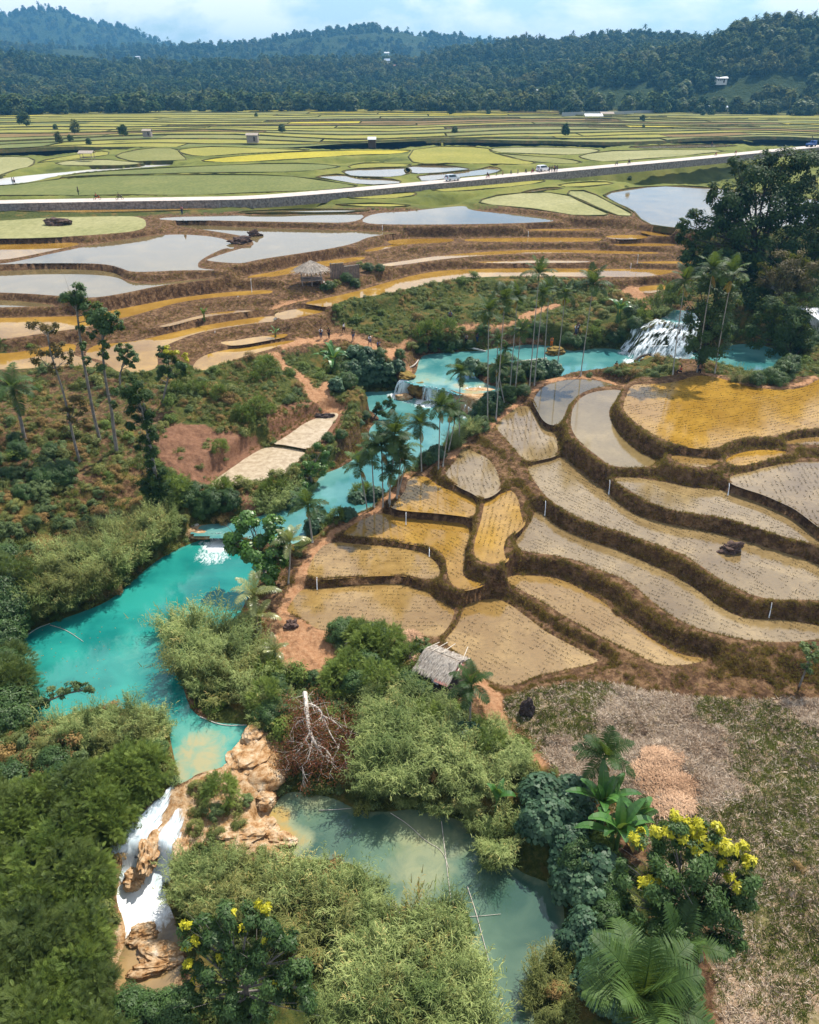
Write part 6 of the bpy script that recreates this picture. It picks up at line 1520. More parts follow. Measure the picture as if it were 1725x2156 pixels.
tree('flowering_tree', one(G, 1500, 1650), PX(G, [(1130,1150,70),(1230,1120,80),(1350,1080,90),(1480,1100,100),(1600,1130,100),(1150,1260,80),(1290,1240,110),(1450,1250,120),(1620,1280,120),(1760,1250,90),(1150,1420,80),(1280,1400,110),(1450,1430,120),(1640,1430,120),(1780,1420,100),(1120,1560,90),(1250,1570,100),(1400,1600,100),(1600,1600,110),(1780,1600,110),(1850,1500,80)]),
     'glossy dark shrub tree with scattered yellow flowers by the bottom edge', .21, 'broad', rad=.2, dens=1.1, seed=114, dyk=.5, aspect=.45,
     young=PX(G, [(1580,1010,38),(1600,1050,22),(1390,1070,20),(1110,1130,24),(1170,1230,22),(1120,1265,22),(1600,1215,26),(1130,1370,20),(1450,1160,18),(1170,1460,16),(1650,1500,18),(1310,1330,14)]), young_leaf=.22)
# ------------------------------------------------------------------ shrubs and cane clumps
ORD = 'first second third fourth fifth sixth seventh eighth ninth tenth eleventh twelfth thirteenth fourteenth fifteenth sixteenth seventeenth eighteenth nineteenth twentieth'.split()
def name_places(objs, base):
    """tell look-alikes apart by row and place in the row"""
    n = len(objs)
    if n < 2: return
    P_ = sorted(((*project(*o.location), o) for o in objs), key=lambda q: q[1]); per = max(2, min(12, int(math.ceil(math.sqrt(n * 1.2))))); rows = [P_[i:i + per] for i in range(0, n, per)]
    for k, row in enumerate(rows):
        rw = 'topmost' if k == 0 else 'lowest' if k == len(rows) - 1 else ORD[k]
        for j, q in enumerate(sorted(row, key=lambda q: q[0])):
            pl = 'leftmost' if j == 0 else 'rightmost' if j == len(row) - 1 else ORD[j] + ' from left'
            q[2]['label'] = base + ', ' + (pl + ', ' + rw + ' row' if len(rows) > 1 else pl)
def many(fn, lst, meshes, name, cat, group, labels, leaf='foliage', zfix=None):
    os_ = []
    for k, it in enumerate(lst):
        x_, y_, s_ = it[:3]
        u, v = one(fn, x_, y_)
        os_.append(shrub(name, meshes, u, v, s_, labels[k] if k < len(labels) else labels[-1], cat, group, z=zfix, squash=it[3] if len(it) > 3 else 1.0))
    name_places(os_[len(labels) - 1:], labels[-1])
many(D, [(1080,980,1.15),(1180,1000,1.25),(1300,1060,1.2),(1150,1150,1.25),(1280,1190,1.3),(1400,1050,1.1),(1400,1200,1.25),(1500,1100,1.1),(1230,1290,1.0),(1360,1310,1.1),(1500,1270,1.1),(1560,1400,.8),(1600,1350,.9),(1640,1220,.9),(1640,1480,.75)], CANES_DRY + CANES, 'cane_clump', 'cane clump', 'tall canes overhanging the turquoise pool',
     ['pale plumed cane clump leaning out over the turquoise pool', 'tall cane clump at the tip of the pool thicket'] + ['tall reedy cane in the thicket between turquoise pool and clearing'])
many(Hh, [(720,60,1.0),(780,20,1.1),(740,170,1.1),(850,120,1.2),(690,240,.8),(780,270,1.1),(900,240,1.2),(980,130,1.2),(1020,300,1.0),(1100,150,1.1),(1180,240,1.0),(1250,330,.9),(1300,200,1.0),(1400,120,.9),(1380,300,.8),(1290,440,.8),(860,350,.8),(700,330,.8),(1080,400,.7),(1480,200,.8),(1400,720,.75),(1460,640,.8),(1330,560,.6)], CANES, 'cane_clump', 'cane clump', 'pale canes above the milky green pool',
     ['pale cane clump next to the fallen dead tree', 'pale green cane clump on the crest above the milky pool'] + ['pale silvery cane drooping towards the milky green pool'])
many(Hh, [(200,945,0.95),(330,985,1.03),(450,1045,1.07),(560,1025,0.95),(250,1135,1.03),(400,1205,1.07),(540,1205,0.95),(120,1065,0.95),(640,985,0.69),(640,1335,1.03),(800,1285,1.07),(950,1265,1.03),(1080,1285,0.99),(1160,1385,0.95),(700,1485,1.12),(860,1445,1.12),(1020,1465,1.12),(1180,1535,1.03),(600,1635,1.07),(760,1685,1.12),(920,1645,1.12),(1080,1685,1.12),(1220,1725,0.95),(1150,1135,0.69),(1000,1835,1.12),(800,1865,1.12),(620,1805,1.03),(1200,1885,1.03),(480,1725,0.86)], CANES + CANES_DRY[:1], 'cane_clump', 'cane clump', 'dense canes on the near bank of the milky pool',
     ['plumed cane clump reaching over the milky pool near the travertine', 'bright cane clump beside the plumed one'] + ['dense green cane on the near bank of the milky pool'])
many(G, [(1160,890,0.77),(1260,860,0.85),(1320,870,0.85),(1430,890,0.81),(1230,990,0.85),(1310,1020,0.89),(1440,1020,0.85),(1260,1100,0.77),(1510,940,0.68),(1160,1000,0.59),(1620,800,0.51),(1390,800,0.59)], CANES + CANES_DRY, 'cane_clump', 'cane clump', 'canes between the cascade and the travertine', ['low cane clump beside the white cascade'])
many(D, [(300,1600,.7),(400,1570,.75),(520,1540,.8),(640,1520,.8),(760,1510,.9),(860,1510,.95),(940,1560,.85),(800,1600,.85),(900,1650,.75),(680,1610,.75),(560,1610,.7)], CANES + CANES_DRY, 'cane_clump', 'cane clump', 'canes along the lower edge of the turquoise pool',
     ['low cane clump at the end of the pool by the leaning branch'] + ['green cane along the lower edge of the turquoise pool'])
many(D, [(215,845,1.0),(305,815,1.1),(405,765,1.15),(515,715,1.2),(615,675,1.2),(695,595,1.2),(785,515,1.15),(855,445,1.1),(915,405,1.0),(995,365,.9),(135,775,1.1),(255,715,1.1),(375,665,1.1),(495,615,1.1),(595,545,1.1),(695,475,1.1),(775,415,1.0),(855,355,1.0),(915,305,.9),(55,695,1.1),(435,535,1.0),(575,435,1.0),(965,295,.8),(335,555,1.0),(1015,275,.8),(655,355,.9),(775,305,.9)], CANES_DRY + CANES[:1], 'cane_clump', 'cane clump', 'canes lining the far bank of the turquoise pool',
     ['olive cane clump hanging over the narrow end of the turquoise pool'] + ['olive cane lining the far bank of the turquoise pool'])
many(D, [(1280,200,1.1),(1380,190,1.0),(1220,240,.9),(1180,150,1.0),(1330,130,.9)], [FEATH[1], BROAD[0]], 'bush', 'bush', 'bushes behind the small cascade', ['bushy green shrub behind the small cascade'])
rq = random.Random(5)
# feathery thicket in the lower corner and the slope by it
ft = []
for x_ in range(-60, 760, 88):
    for y_ in range(380, 2000, 105):
        xx, yy = x_ + rq.uniform(-40, 40), y_ + rq.uniform(-40, 40)
        lim = 560 if yy < 640 else 590
        if xx < lim: ft.append((xx, yy, rq.uniform(.7, 1.1)))
many(G, ft, FEATH + FEATH[1:] + [WEEDB[0], CASS[0]], 'feathery_shrub', 'shrub', 'feathery shrubs filling the bank beside the cascade', ['feathery dark green shrub in the thicket beside the lower cascade'])
many(G, [(640,450,1.1),(700,500,1.05),(680,600,1.0),(600,540,1.1),(760,250,1.0),(820,200,1.0),(900,260,1.0),(860,330,.8),(700,300,1.0),(600,330,.9)], FEATH[:2], 'feathery_shrub', 'shrub', 'bright feathery shrubs at the head of the cascade', ['bright feathery shrub drooping over the head of the cascade'])
many(G, [(1180,330,.75),(1250,300,.7),(1330,370,.75),(1200,450,.8),(1290,480,.8),(1400,440,.75),(1440,540,.7),(1170,560,.7),(1300,590,.7),(1480,400,.55),(1720,150,.6),(1690,90,.4)], [WEEDB[0], CASS[0], FEATH[0], WEEDB[0], WEEDB[0]], 'bush', 'bush', 'bushes on the travertine knoll', ['yellow green bush on the knoll beside the travertine'])
many(G, [(80,30,.8),(250,80,.9),(420,60,.9),(120,180,.9),(330,200,.9),(500,160,.9),(560,250,.9),(60,300,1),(200,330,.9),(380,330,1),(620,120,.8),(700,60,.8),(860,60,.9),(780,-20,.9),(930,120,.8),(950,0,.9),(160,60,.8)], [WEEDB[0], WEEDB[1], BROAD[1], CASS[1]], 'bush', 'bush', 'mixed bushes below the turquoise pool', ['mixed yellow green bush on the flat below the turquoise pool'])
many(G, [(1500,1720,1.0),(780,1660,.8),(900,1700,.8),(1000,1640,.7),(1060,1720,.9)], BROAD, 'bush', 'bush', 'bushes at the outlet of the shallow stream', ['leafy bush at the outlet of the shallow stream'])
# round leaved shrubs
many(I, [(60,430,1.1),(150,480,1.15),(240,420,1.0),(120,580,1.1),(230,600,1.0),(40,560,1.0),(200,700,.9)], ROUND, 'round_leaved_shrub', 'shrub', 'round leaved shrubs above the dark water', ['bluish round leaved shrub above the dark water'])
many(I, [(200,850,1.0),(290,800,1.05),(370,860,1.05),(260,930,1.0),(350,970,.95),(440,930,.9)], ROUND + BROAD[:1], 'round_leaved_shrub', 'shrub', 'big round leaved shrubs by the flowering tree', ['large round leaved shrub hanging beside the flowering tree'])
many(I, [(400,1370,.95),(470,1450,1.0),(380,1500,.9),(520,1350,.8),(250,1250,.7),(330,1160,.7),(450,1130,.8),(560,1250,.8),(480,1600,.9),(620,1480,.9)], ROUND + BROAD, 'leafy_shrub', 'shrub', 'leafy shrubs in the shade by the dark water', ['leafy shrub in the shade between dark water and palms'])
many(I, [(110,1480,.8),(170,1560,.85),(100,1620,.8),(200,1660,.7),(60,1550,.7)], [WEEDB[0], CANES_DRY[0], WEEDB[1]], 'bush', 'bush', 'islet of bushes in the milky water', ['brownish bush on the small islet in the milky water'])
# thicket around the hut and the clearing
many(E, [(480,980,.9),(540,960,.8),(620,1000,.9),(700,1000,.9),(660,1080,1.0),(760,1060,1.0),(840,1100,1.0),(900,1180,.9),(740,1180,1.0),(640,1180,.9),(540,1200,.9),(480,1280,.9),(580,1300,.9),(700,1290,1.0),(820,1240,1.0),(900,1290,.9),(960,1350,.8)], FEATH + BROAD + WEEDB[:1], 'bush', 'bush', 'bushes between the clearing and the hut', ['dense green bush between the bare clearing and the thatched platform'])
many(E, [(700,1400,.8),(740,1420,.9),(850,1390,1.0),(960,1430,.9),(1050,1420,.8),(880,1480,1.0),(1000,1530,.9),(1100,1500,.7),(780,1520,.9)], CANES + FEATH[:1], 'cane_clump', 'cane clump', 'canes under the thatched platform', ['pale green cane on the slope under the thatched platform'])
tree('round_leaved_tree', one(E, 1262, 1650), PX(E, [(1240,1490,40),(1290,1520,44),(1240,1560,48),(1200,1580,36),(1310,1580,40),(1260,1620,48),(1210,1640,30)]), 'small bluish round leaved tree under the fan shaped palm', .27, 'round', rad=.1, dens=1.0, seed=115, aspect=.95)
many(E, [(30,1250,.9),(90,1300,.8),(50,1400,.9),(120,1360,.8),(220,1240,.5),(330,1240,.5),(60,1480,.8),(110,1450,.8),(150,1350,.5),(30,1150,.8)], [FEATH[0], BROAD[0], CANES[0]], 'bush', 'bush', 'bushes between clearing and shallow pool', ['bush between the bare clearing and the shallow pool'])
many(E, [(1350,1600,.7),(1450,1620,.6),(1420,1540,.5),(1380,1680,.8),(1500,1700,.7),(1560,1660,.5),(1180,1690,.9),(1300,1720,.9)], [WEEDB[0], CANES[1], FEATH[0]], 'bush', 'bush', 'bushes on the bank above the milky pool', ['yellow green bush on the bank below the footpath'])
# river banks further up
many(E, [(120,130,1.0),(160,170,1.0),(200,220,.9),(100,210,1.1),(60,160,.9),(340,330,.8),(370,300,.8),(600,190,.8),(630,160,.9),(700,150,.8),(470,270,.6),(540,260,.6)], [FEATH[1], ROUND[0], CANES[1]], 'bush', 'bush', 'bushes along the narrow reach', ['bush at the water edge of the narrow turquoise reach'])
tree('round_topped_tree', one(B, 230, 1440), PX(B, [(290,1230,62),(330,1280,55),(240,1290,60),(180,1330,55),(280,1340,55),(130,1380,55),(210,1400,60),(100,1440,48),(170,1470,50),(240,1450,40)]), 'rounded green tree on the bend of the narrow reach', .22, 'bright', rad=.18, dens=.8, seed=116)
many(B, [(60,1490,.9),(120,1520,.8),(50,1540,.8),(330,1180,.6),(380,1240,.5),(410,1160,.6),(450,1090,.7),(490,1060,.7),(550,1045,.6),(520,1090,.5)], BROAD + WEEDB[:1] + ROUND[:1], 'bush', 'bush', 'bushes on the bank below the dry plots', ['green bush on the river bank below the dry plots'])
tree('bent_tree', one(B, 600, 1040), PX(B, [(620,960,36),(680,930,38),(650,1000,36),(710,960,34),(600,1000,30),(680,1010,34)]), 'bent dark tree leaning over the foam pool', .22, 'dark', rad=.14, dens=1.0, seed=117)
many(B, [(440,850,1.1),(500,810,1.2),(560,770,1.2),(620,750,1.1),(680,780,1.0),(740,770,.9),(600,820,1.1),(660,820,1.0),(540,840,1.0),(480,790,1.2),(420,780,1.1),(700,850,1.0),(560,700,1.0),(480,680,1.0),(640,690,.9),(380,870,.9)], BROAD + ROUND, 'leafy_shrub', 'shrub', 'glossy shrubs above the middle falls', ['glossy dark shrub on the slope beside the middle falls'])
many(B, [(830,620,1.1),(900,590,1.2),(960,580,1.2),(1030,560,1.2),(1080,590,1.1),(880,650,.9),(980,630,1.0),(1060,640,.9),(1100,620,.8),(1180,620,.7),(1260,540,.9),(1400,540,1.0),(1500,560,1.1),(1560,560,.9),(1450,520,1.0),(760,680,.7)], BROAD + FEATH[:1] + WEEDB[:1], 'bush', 'bush', 'bushes on the far bank of the upper pool', ['dark bush on the far bank of the upper pool'])
many(B, [(1195,770,1.1),(1250,780,.9),(1330,750,1.2),(1390,740,1.2),(1430,780,1.1),(1480,780,1.1),(1350,810,1.1),(1450,820,1.1),(1540,790,1.2),(1600,790,1.2),(1680,790,1.1),(1580,820,.9)], WEEDB[:1] + BROAD[:1] + ROUND[:1], 'bush', 'bush', 'bushes on the island of the upper pool', ['rounded bush on the grassy island of the upper pool'], zfix=5.3)
many(B, [(1220,1060,1.0),(1260,1010,1.0),(1300,980,1.0),(1240,1110,.9),(1190,1130,.8),(1330,1000,.8),(1400,920,.9),(1500,900,.8),(1140,1140,.8),(920,1310,.8),(980,1290,.8),(1080,1210,.8)], BROAD + ROUND[:1] + CANES[:1], 'bush', 'bush', 'bushes between the falls and the terrace bank', ['dark bush between the middle falls and the terrace bank'])
many(Cc, [(30,540,1.1),(230,600,1.1),(290,610,1.0),(350,590,1.0),(430,590,1.0),(490,590,1.0),(560,520,1.1),(600,440,1.2),(640,400,1.2),(680,430,1.1),(620,500,1.0),(580,560,1.0),(700,470,.9),(540,560,.9),(660,480,1.0)], BROAD + WEEDB[:1] + FEATH[:1], 'bush', 'bush', 'bushes beside the upper falls', ['green bush on the bank beside the upper falls'])
many(Cc, [(810,370,1.5),(790,410,.9),(760,430,.9),(850,340,1.1),(870,320,1.0),(830,300,.9)], CANES[:1] + BROAD[:1] + FEATH[:1], 'bush', 'bush', 'bushes above the upper falls', ['rounded bush where the footpath meets the upper falls'])
many(Cc, [(470,775,1.0),(520,785,.9),(580,775,.9),(640,775,1.0),(700,780,.9),(760,765,1.0),(800,760,.9),(350,790,.6),(740,790,.8)], WEEDB[:1] + WEEDB[2:], 'bush', 'bush', 'weeds on the bund before the falls', ['leafy weed clump on the bund before the upper falls'])
many(Cc, [(1250,830,.8),(1350,840,.9),(1430,830,1.1),(1500,800,1.2),(1540,760,1.2),(1590,700,1.1),(1620,650,1.2),(1660,600,1.2),(1560,660,1.1),(1480,840,.9)], BROAD + FEATH[2:] + CANES_DRY[:1], 'bush', 'bush', 'bushes round the shaded pool', ['dark bush at the rim of the shaded pool'])
many(Cc, [(100,240,1.0),(200,240,.9),(20,260,1.0),(330,250,.8),(430,240,.8),(520,300,1.0),(480,360,1.1),(400,400,1.2),(300,430,1.2),(440,430,1.2),(550,350,1.1),(520,400,1.1),(350,340,1.0),(240,360,1.0),(560,430,1.0)], WEEDB[:1] + WEEDB[1:2], 'bush', 'bush', 'bushes on the grassy bank under the longest terrace', ['scrubby bush on the grassy bank under the longest terrace'])
many(B, [(520,130,1.0),(570,160,.8),(380,240,.9),(340,270,.8),(640,160,.7),(440,220,.8),(490,250,.7),(300,270,.5)], BROAD + WEEDB[:1], 'bush', 'bush', 'bushes behind the round thatched hut', ['green bush beside the weathered screen near the round hut'])
# slope on the other side: cassava rows and bushes
cs = []
for k in range(80):
    x_, y_ = rq.uniform(-40, 760), rq.uniform(60, 620)
    if y_ > 60 + 0 and (x_ < 700 or y_ < 350) and not (x_ > 500 and y_ > 480): cs.append((x_, y_, rq.uniform(.6, 1.1)))
many(D, cs, CASS + WEEDB[:2], 'cassava_bush', 'cassava bush', 'cassava bushes planted over the slope', ['bluish green cassava bush on the slope above the turquoise pool'])
many(A, [(rq.uniform(-20, 420), rq.uniform(1160, 1560), rq.uniform(.6, 1.05)) for _ in range(36)], CASS + CASS + BROAD[:1], 'cassava_bush', 'cassava bush', 'cassava bushes under the slender trees', ['cassava bush on the slope under the slender trees'])
many(A, [(rq.uniform(-20, 520), rq.uniform(820, 1180), rq.uniform(.5, .95)) for _ in range(30)], WEEDB[:2] + WEEDB[1:2], 'bush', 'bush', 'scrub on the upper part of the slope', ['rusty green scrub bush high on the tree dotted slope'])
many(A, [(rq.uniform(980, 1640), rq.uniform(790, 1010), rq.uniform(.4, .75)) for _ in range(34)] + [(1020,900,.8),(1100,870,.9),(1080,930,.7),(1480,1060,.7),(1450,1040,.7),(1320,1250,.6),(1560,1010,.8),(1600,720,1.1),(1650,740,1.1),(1600,780,1.0)], WEEDB[:1] + WEEDB[2:] + FEATH[:1], 'bush', 'bush', 'low bushes on the grassy slope below the terraces', ['low green bush on the grassy slope below the terraces'])
many(A, [(990,1560,1.1),(1060,1540,1.2),(1120,1560,1.0),(1010,1480,1.0),(1080,1480,.9)], BROAD + FEATH[:1], 'bush', 'bush', 'bushes at the foot of the ivy column', ['leafy bush at the foot of the ivy covered trunk'])
# left edge masses
many(D, [(30,760,1.5),(90,830,1.4),(40,900,1.5),(110,930,1.1),(30,1000,1.3),(60,1090,1.1),(100,1180,.9),(30,1200,1.2),(40,1320,1.2),(110,1360,1.2),(60,1420,1.3),(150,1420,1.1),(120,1490,1.0),(20,1500,1.2),(40,650,1.2),(120,680,1.2),(40,560,1.2)], BROAD + [FEATH[2]], 'leafy_shrub', 'shrub', 'dark shrubs at the edge of the turquoise pool', ['dark leafy shrub shading the narrow end of the turquoise pool'])
tree('leaning_tree', one(D, 120, 1420), PX(D, [(190,1330,42),(250,1340,42),(310,1300,40),(370,1310,38),(420,1270,38),(470,1260,36),(520,1270,34),(540,1290,24),(280,1370,28),(130,1350,40)]), 'low leafy branch reaching out across the turquoise pool', .22, 'cassava', rad=.12, dens=1.1, seed=118, dyk=.2, trunk_px=D([(200,1380),(300,1350),(400,1310),(500,1290)]))
# ------------------------------------------------------------------ dead tree and driftwood
def pxline(fn, pts, zs): return np.array([on_plane(*one(fn, x_, y_), z_) for (x_, y_), z_ in zip(pts, zs)])
root = empty('dead_tree', tuple(hit(*one(E, 330, 1640)))); tag(root, 'fallen dead tree with white limbs and brown withered leaves', 'dead tree')
bp = np.array(root.location)
m = MB(); r = rnd(7)
lines = [([(275,1305),(285,1380),(290,1460),(305,1540),(330,1600),(370,1660),(385,1710)], [3.1,3.0,2.8,2.5,2.2,1.8,1.2], 0.189),
         ([(285,1372),(340,1385),(378,1430),(400,1490),(430,1560),(490,1650)], [3.0,3.0,2.8,2.5,2.1,1.4], 0.102),
         ([(305,1550),(275,1600),(235,1660),(195,1710)], [2.5,2.3,1.8,1.0], 0.087), ([(320,1590),(310,1650),(290,1720),(240,1760)], [2.2,2.1,1.6,.9], 0.072),
         ([(370,1440),(420,1460),(480,1500),(540,1570)], [2.8,2.8,2.4,1.6], 0.065), ([(345,1620),(400,1640),(440,1700),(460,1760)], [2.0,2.0,1.6,.8], 0.065), ([(290,1450),(240,1480),(200,1520)], [2.8,2.6,2.0], 0.058)]
tips = []
for pts, zs, w in lines:
    P3 = chaikin(pxline(E, pts, [z_ + .9 for z_ in zs]) - bp, 2, closed=False); m.tube(P3, np.linspace(w, w * .4, len(P3)), 6)
    for k in range(2, len(P3), 2):
        for _ in range(2):
            d = unit((np.array((r.normal(0, .8), -.5 + r.normal(0, .5), r.normal(-.05, .4))))[None])[0]; t2 = []
            branchy(m, r, P3[k], d, r.uniform(.5, 1.1), .02, 1, t2, .55, 4, 0); tips += t2
m.build('trunk', LM['deadwood'], root)
m = MB(); tw = MB()
for p, d in tips:
    n = 26; q = p + r.normal(0, .26, (n, 3)); nn = unit(r.normal(0, 1, (n, 3))); dd = unit(r.normal(0, .6, (n, 3)) + np.array((0, 0, -.7)))
    m.quads(leaf_quads(q, dd, nn, r.uniform(.10, .2, n), .07), shade_of(r, n))
for k in range(64):
    a = one(E, r.uniform(160, 590), r.uniform(1430, 1800)); q = hit(a[0], a[1]) + np.array((0, 0, r.uniform(.2, 1.3))) - bp
    cx = (a[0] - one(E, 380, 0)[0]) / 80
    n = 110; q2 = q + r.normal(0, .42, (n, 3)) * np.array((1, 1, .5)); nn = unit(r.normal(0, 1, (n, 3)) + np.array((0, 0, .6))); dd = unit(r.normal(0, 1, (n, 3)))
    m.quads(leaf_quads(q2, dd, nn, r.uniform(.12, .24, n), .08), shade_of(r, n) * .8)
    tw.tube([q + (0, 0, .2), q + r.normal(0, .5, 3) + (0, 0, .25)], [.02, .008], 3, cap=False)
m.build('withered_leaves', LM['deadleaf'], root); tw.build('twigs', LM['deadwood'], root)
def log(fn, pts, z, rad, label, mat='deadwood', name='fallen_log', tp=.5):
    P3 = np.array([on_plane(*one(fn, x_, y_), z_) for (x_, y_), z_ in zip(pts, z if hasattr(z, '__len__') else [z] * len(pts))]); c = P3.mean(0); m = MB(); m.tube(chaikin(P3 - c, 2, closed=False), np.linspace(rad, rad * tp, len(chaikin(P3, 2, closed=False))), 7)
    o = m.build(name, LM[mat]); o.location = tuple(c); return tag(o, label, 'log')
log(E, [(530,1010),(550,1060),(575,1110)], [2.5, 2.3, 2.2], .22, 'weathered split log leaning in the thicket by the clearing')
log(E, [(565,1040),(580,1090),(578,1125)], [2.3, 2.2, 2.2], .16, 'bleached log beside the split one')
log(E, [(505,1125),(545,1145)], 2.2, .2, 'short pale log end below the others')
log(D, [(1105,340),(1140,320),(1190,300)], [2.2, 2.4, 2.4], .32, 'bleached driftwood log above the small cascade', tp=.7)
log(D, [(1110,350),(1160,335),(1195,325)], 2.1, .2, 'second driftwood log under the first')
log(Hh, [(800,985),(820,1030),(855,1090)], [1.0, 1.2, 1.3], .12, 'broken pale stump sticking out of the near canes')
log(B, [(1130,610),(1190,620),(1240,630),(1275,640)], [5.0, 5.3, 5.2, 4.9], .2, 'driftwood trunk lying at the edge of the upper pool')
log(B, [(1480,700),(1560,690),(1640,680)], 4.9, .16, 'long pale log floating in the upper pool')
log(Cc, [(620,700),(660,665),(760,655),(860,660)], [4.9, 5.4, 5.6, 5.3], .25, 'mossy trunk wedged at the foot of the upper falls', 'bark_dark')
log(B, [(810,740),(850,720),(870,690)], [5.1, 5.3, 5.4], .12, 'driftwood snag beside the muddy landing')
log(Hh, [(1095,510),(1105,600),(1120,720),(1150,970)], .05, .03, 'thin pale cane floating across the milky pool', name='floating_cane')
log(Hh, [(790,460),(900,530),(1000,630),(1100,680),(1140,790)], .05, .025, 'bent cane trailing from the bank over the milky pool', name='floating_cane')
log(Hh, [(360,443),(450,440),(550,432)], .05, .03, 'straight pale stick floating near the dead tree', name='floating_cane')
log(Hh, [(1250,900),(1300,1050),(1340,1200),(1385,1370)], .05, .03, 'long cane drifting in the lower channel', name='floating_cane')
log(Hh, [(1180,1085),(1300,1080),(1450,1065)], .05, .022, 'short cane lying across the drifting one', name='floating_cane')
log(D, [(150,970),(220,920),(300,890)], 1.55, .03, 'brown reed stem floating under the olive canes', name='floating_cane')
log(D, [(300,900),(400,930),(500,1000)], 1.55, .03, 'curved reed stem drifting off the olive canes', name='floating_cane')
log(D, [(1200,1450),(1330,1505),(1480,1500)], 1.55, .05, 'tangle of straw coloured stems at the shallow outlet', name='floating_cane')
# ------------------------------------------------------------------ straw heaps
def heap(px, size, label, seed, mat='straw', rz=0.0):
    P_ = hit(*px); r = rnd(seed); n = 2600; m = MB()
    a = r.random(n) * 6.283; q = np.sqrt(r.random(n)); z = (1 - q ** 2) * r.uniform(.5, 1, n)
    p = np.stack((np.cos(a) * q * size[0], np.sin(a) * q * size[1], z * size[2] + .02), 1)
    d = unit(np.stack((r.normal(0, .5, n) + .3, r.normal(0, 1, n) + .5, r.normal(-.1, .18, n)), 1)); nn = unit(np.stack((r.normal(0, .3, n), r.normal(0, .3, n), np.ones(n)), 1))
    m.quads(leaf_quads(p, d, nn, r.uniform(.25, .6, n), .035), shade_of(r, n))
    o = m.build('straw_heap', LM[mat]); o.location = tuple(P_); o.rotation_euler = (0, 0, rz); return tag(o, label, 'straw heap')
t = MT('tan_straw'); LM['tanstraw'] = leaf_mat('tan_straw', (.28, .15, .08), (.52, .31, .18), (.68, .47, .31), rough=.9, trans=0)
heap(one(I, 760, 260), (1.9, 2.0, .5), 'largest heap of tan straw on the stubble field', 1, 'tanstraw', .3)
heap(one(I, 900, 270), (1.7, 1.2, .4), 'heap of tan straw against the largest one', 2, 'tanstraw', -.4)
heap(one(I, 830, 400), (1.9, 1.2, .4), 'heap of tan straw nearest the flowering tree', 3, 'tanstraw', .1)
heap(one(I, 790, 130), (1.6, .9, .3), 'flat brown straw heap apart from the others', 4, 'tanstraw', -.1)
heap(one(E, 890, 1000), (1.5, 1.2, .7), 'straw heap at the paddy corner behind the platform', 5, 'tanstraw', .7)
heap(one(E, 965, 1130), (.9, 1.6, .6), 'straw heap against the posts of the platform', 6, 'tanstraw', .2)
# ------------------------------------------------------------------ thatched platform by the terraces
thatch = plain_mat('grey_thatch', (.36, .31, .26), .95, .05, .4, 5.0)
LM['thatch'] = leaf_mat('thatch_strands', (.17, .13, .10), (.38, .33, .28), (.58, .53, .47), rough=.95, trans=0)
wood = plain_mat('grey_wood', (.30, .25, .22), .9, .1, .3, 4.0); bamboo = plain_mat('pale_bamboo', (.52, .46, .38), .7, .2, .25, 5.0)
tin = plain_mat('rusty_tin', (.34, .16, .14), .6, .3, .3, 3.0); dark_in = plain_mat('dark_wood', (.07, .05, .04), .9, .1)
def thatch_slope(m, r, a, b, c, d, n, ln):
    """strands over the quad a b (ridge) c d (eave)"""
    a, b, c, d = map(np.array, (a, b, c, d)); s = r.random(n)[:, None]; t_ = r.random(n)[:, None]
    p = (a * (1 - s) + b * s) * (1 - t_) + (d * (1 - s) + c * s) * t_
    dn = unit((d + c - a - b)[None] / 2 + r.normal(0, .12, (n, 3)) * np.linalg.norm((d + c - a - b) / 2)); nrm = unit(np.cross(b - a, d - a)[None]); nrm = nrm * np.sign(nrm[:, 2:3])
    m.quads(leaf_quads(p + nrm * r.uniform(.02, .12, (n, 1)), dn, unit(nrm + r.normal(0, .3, (n, 3))), ln * r.uniform(.6, 1.2, n), .045), shade_of(r, n))
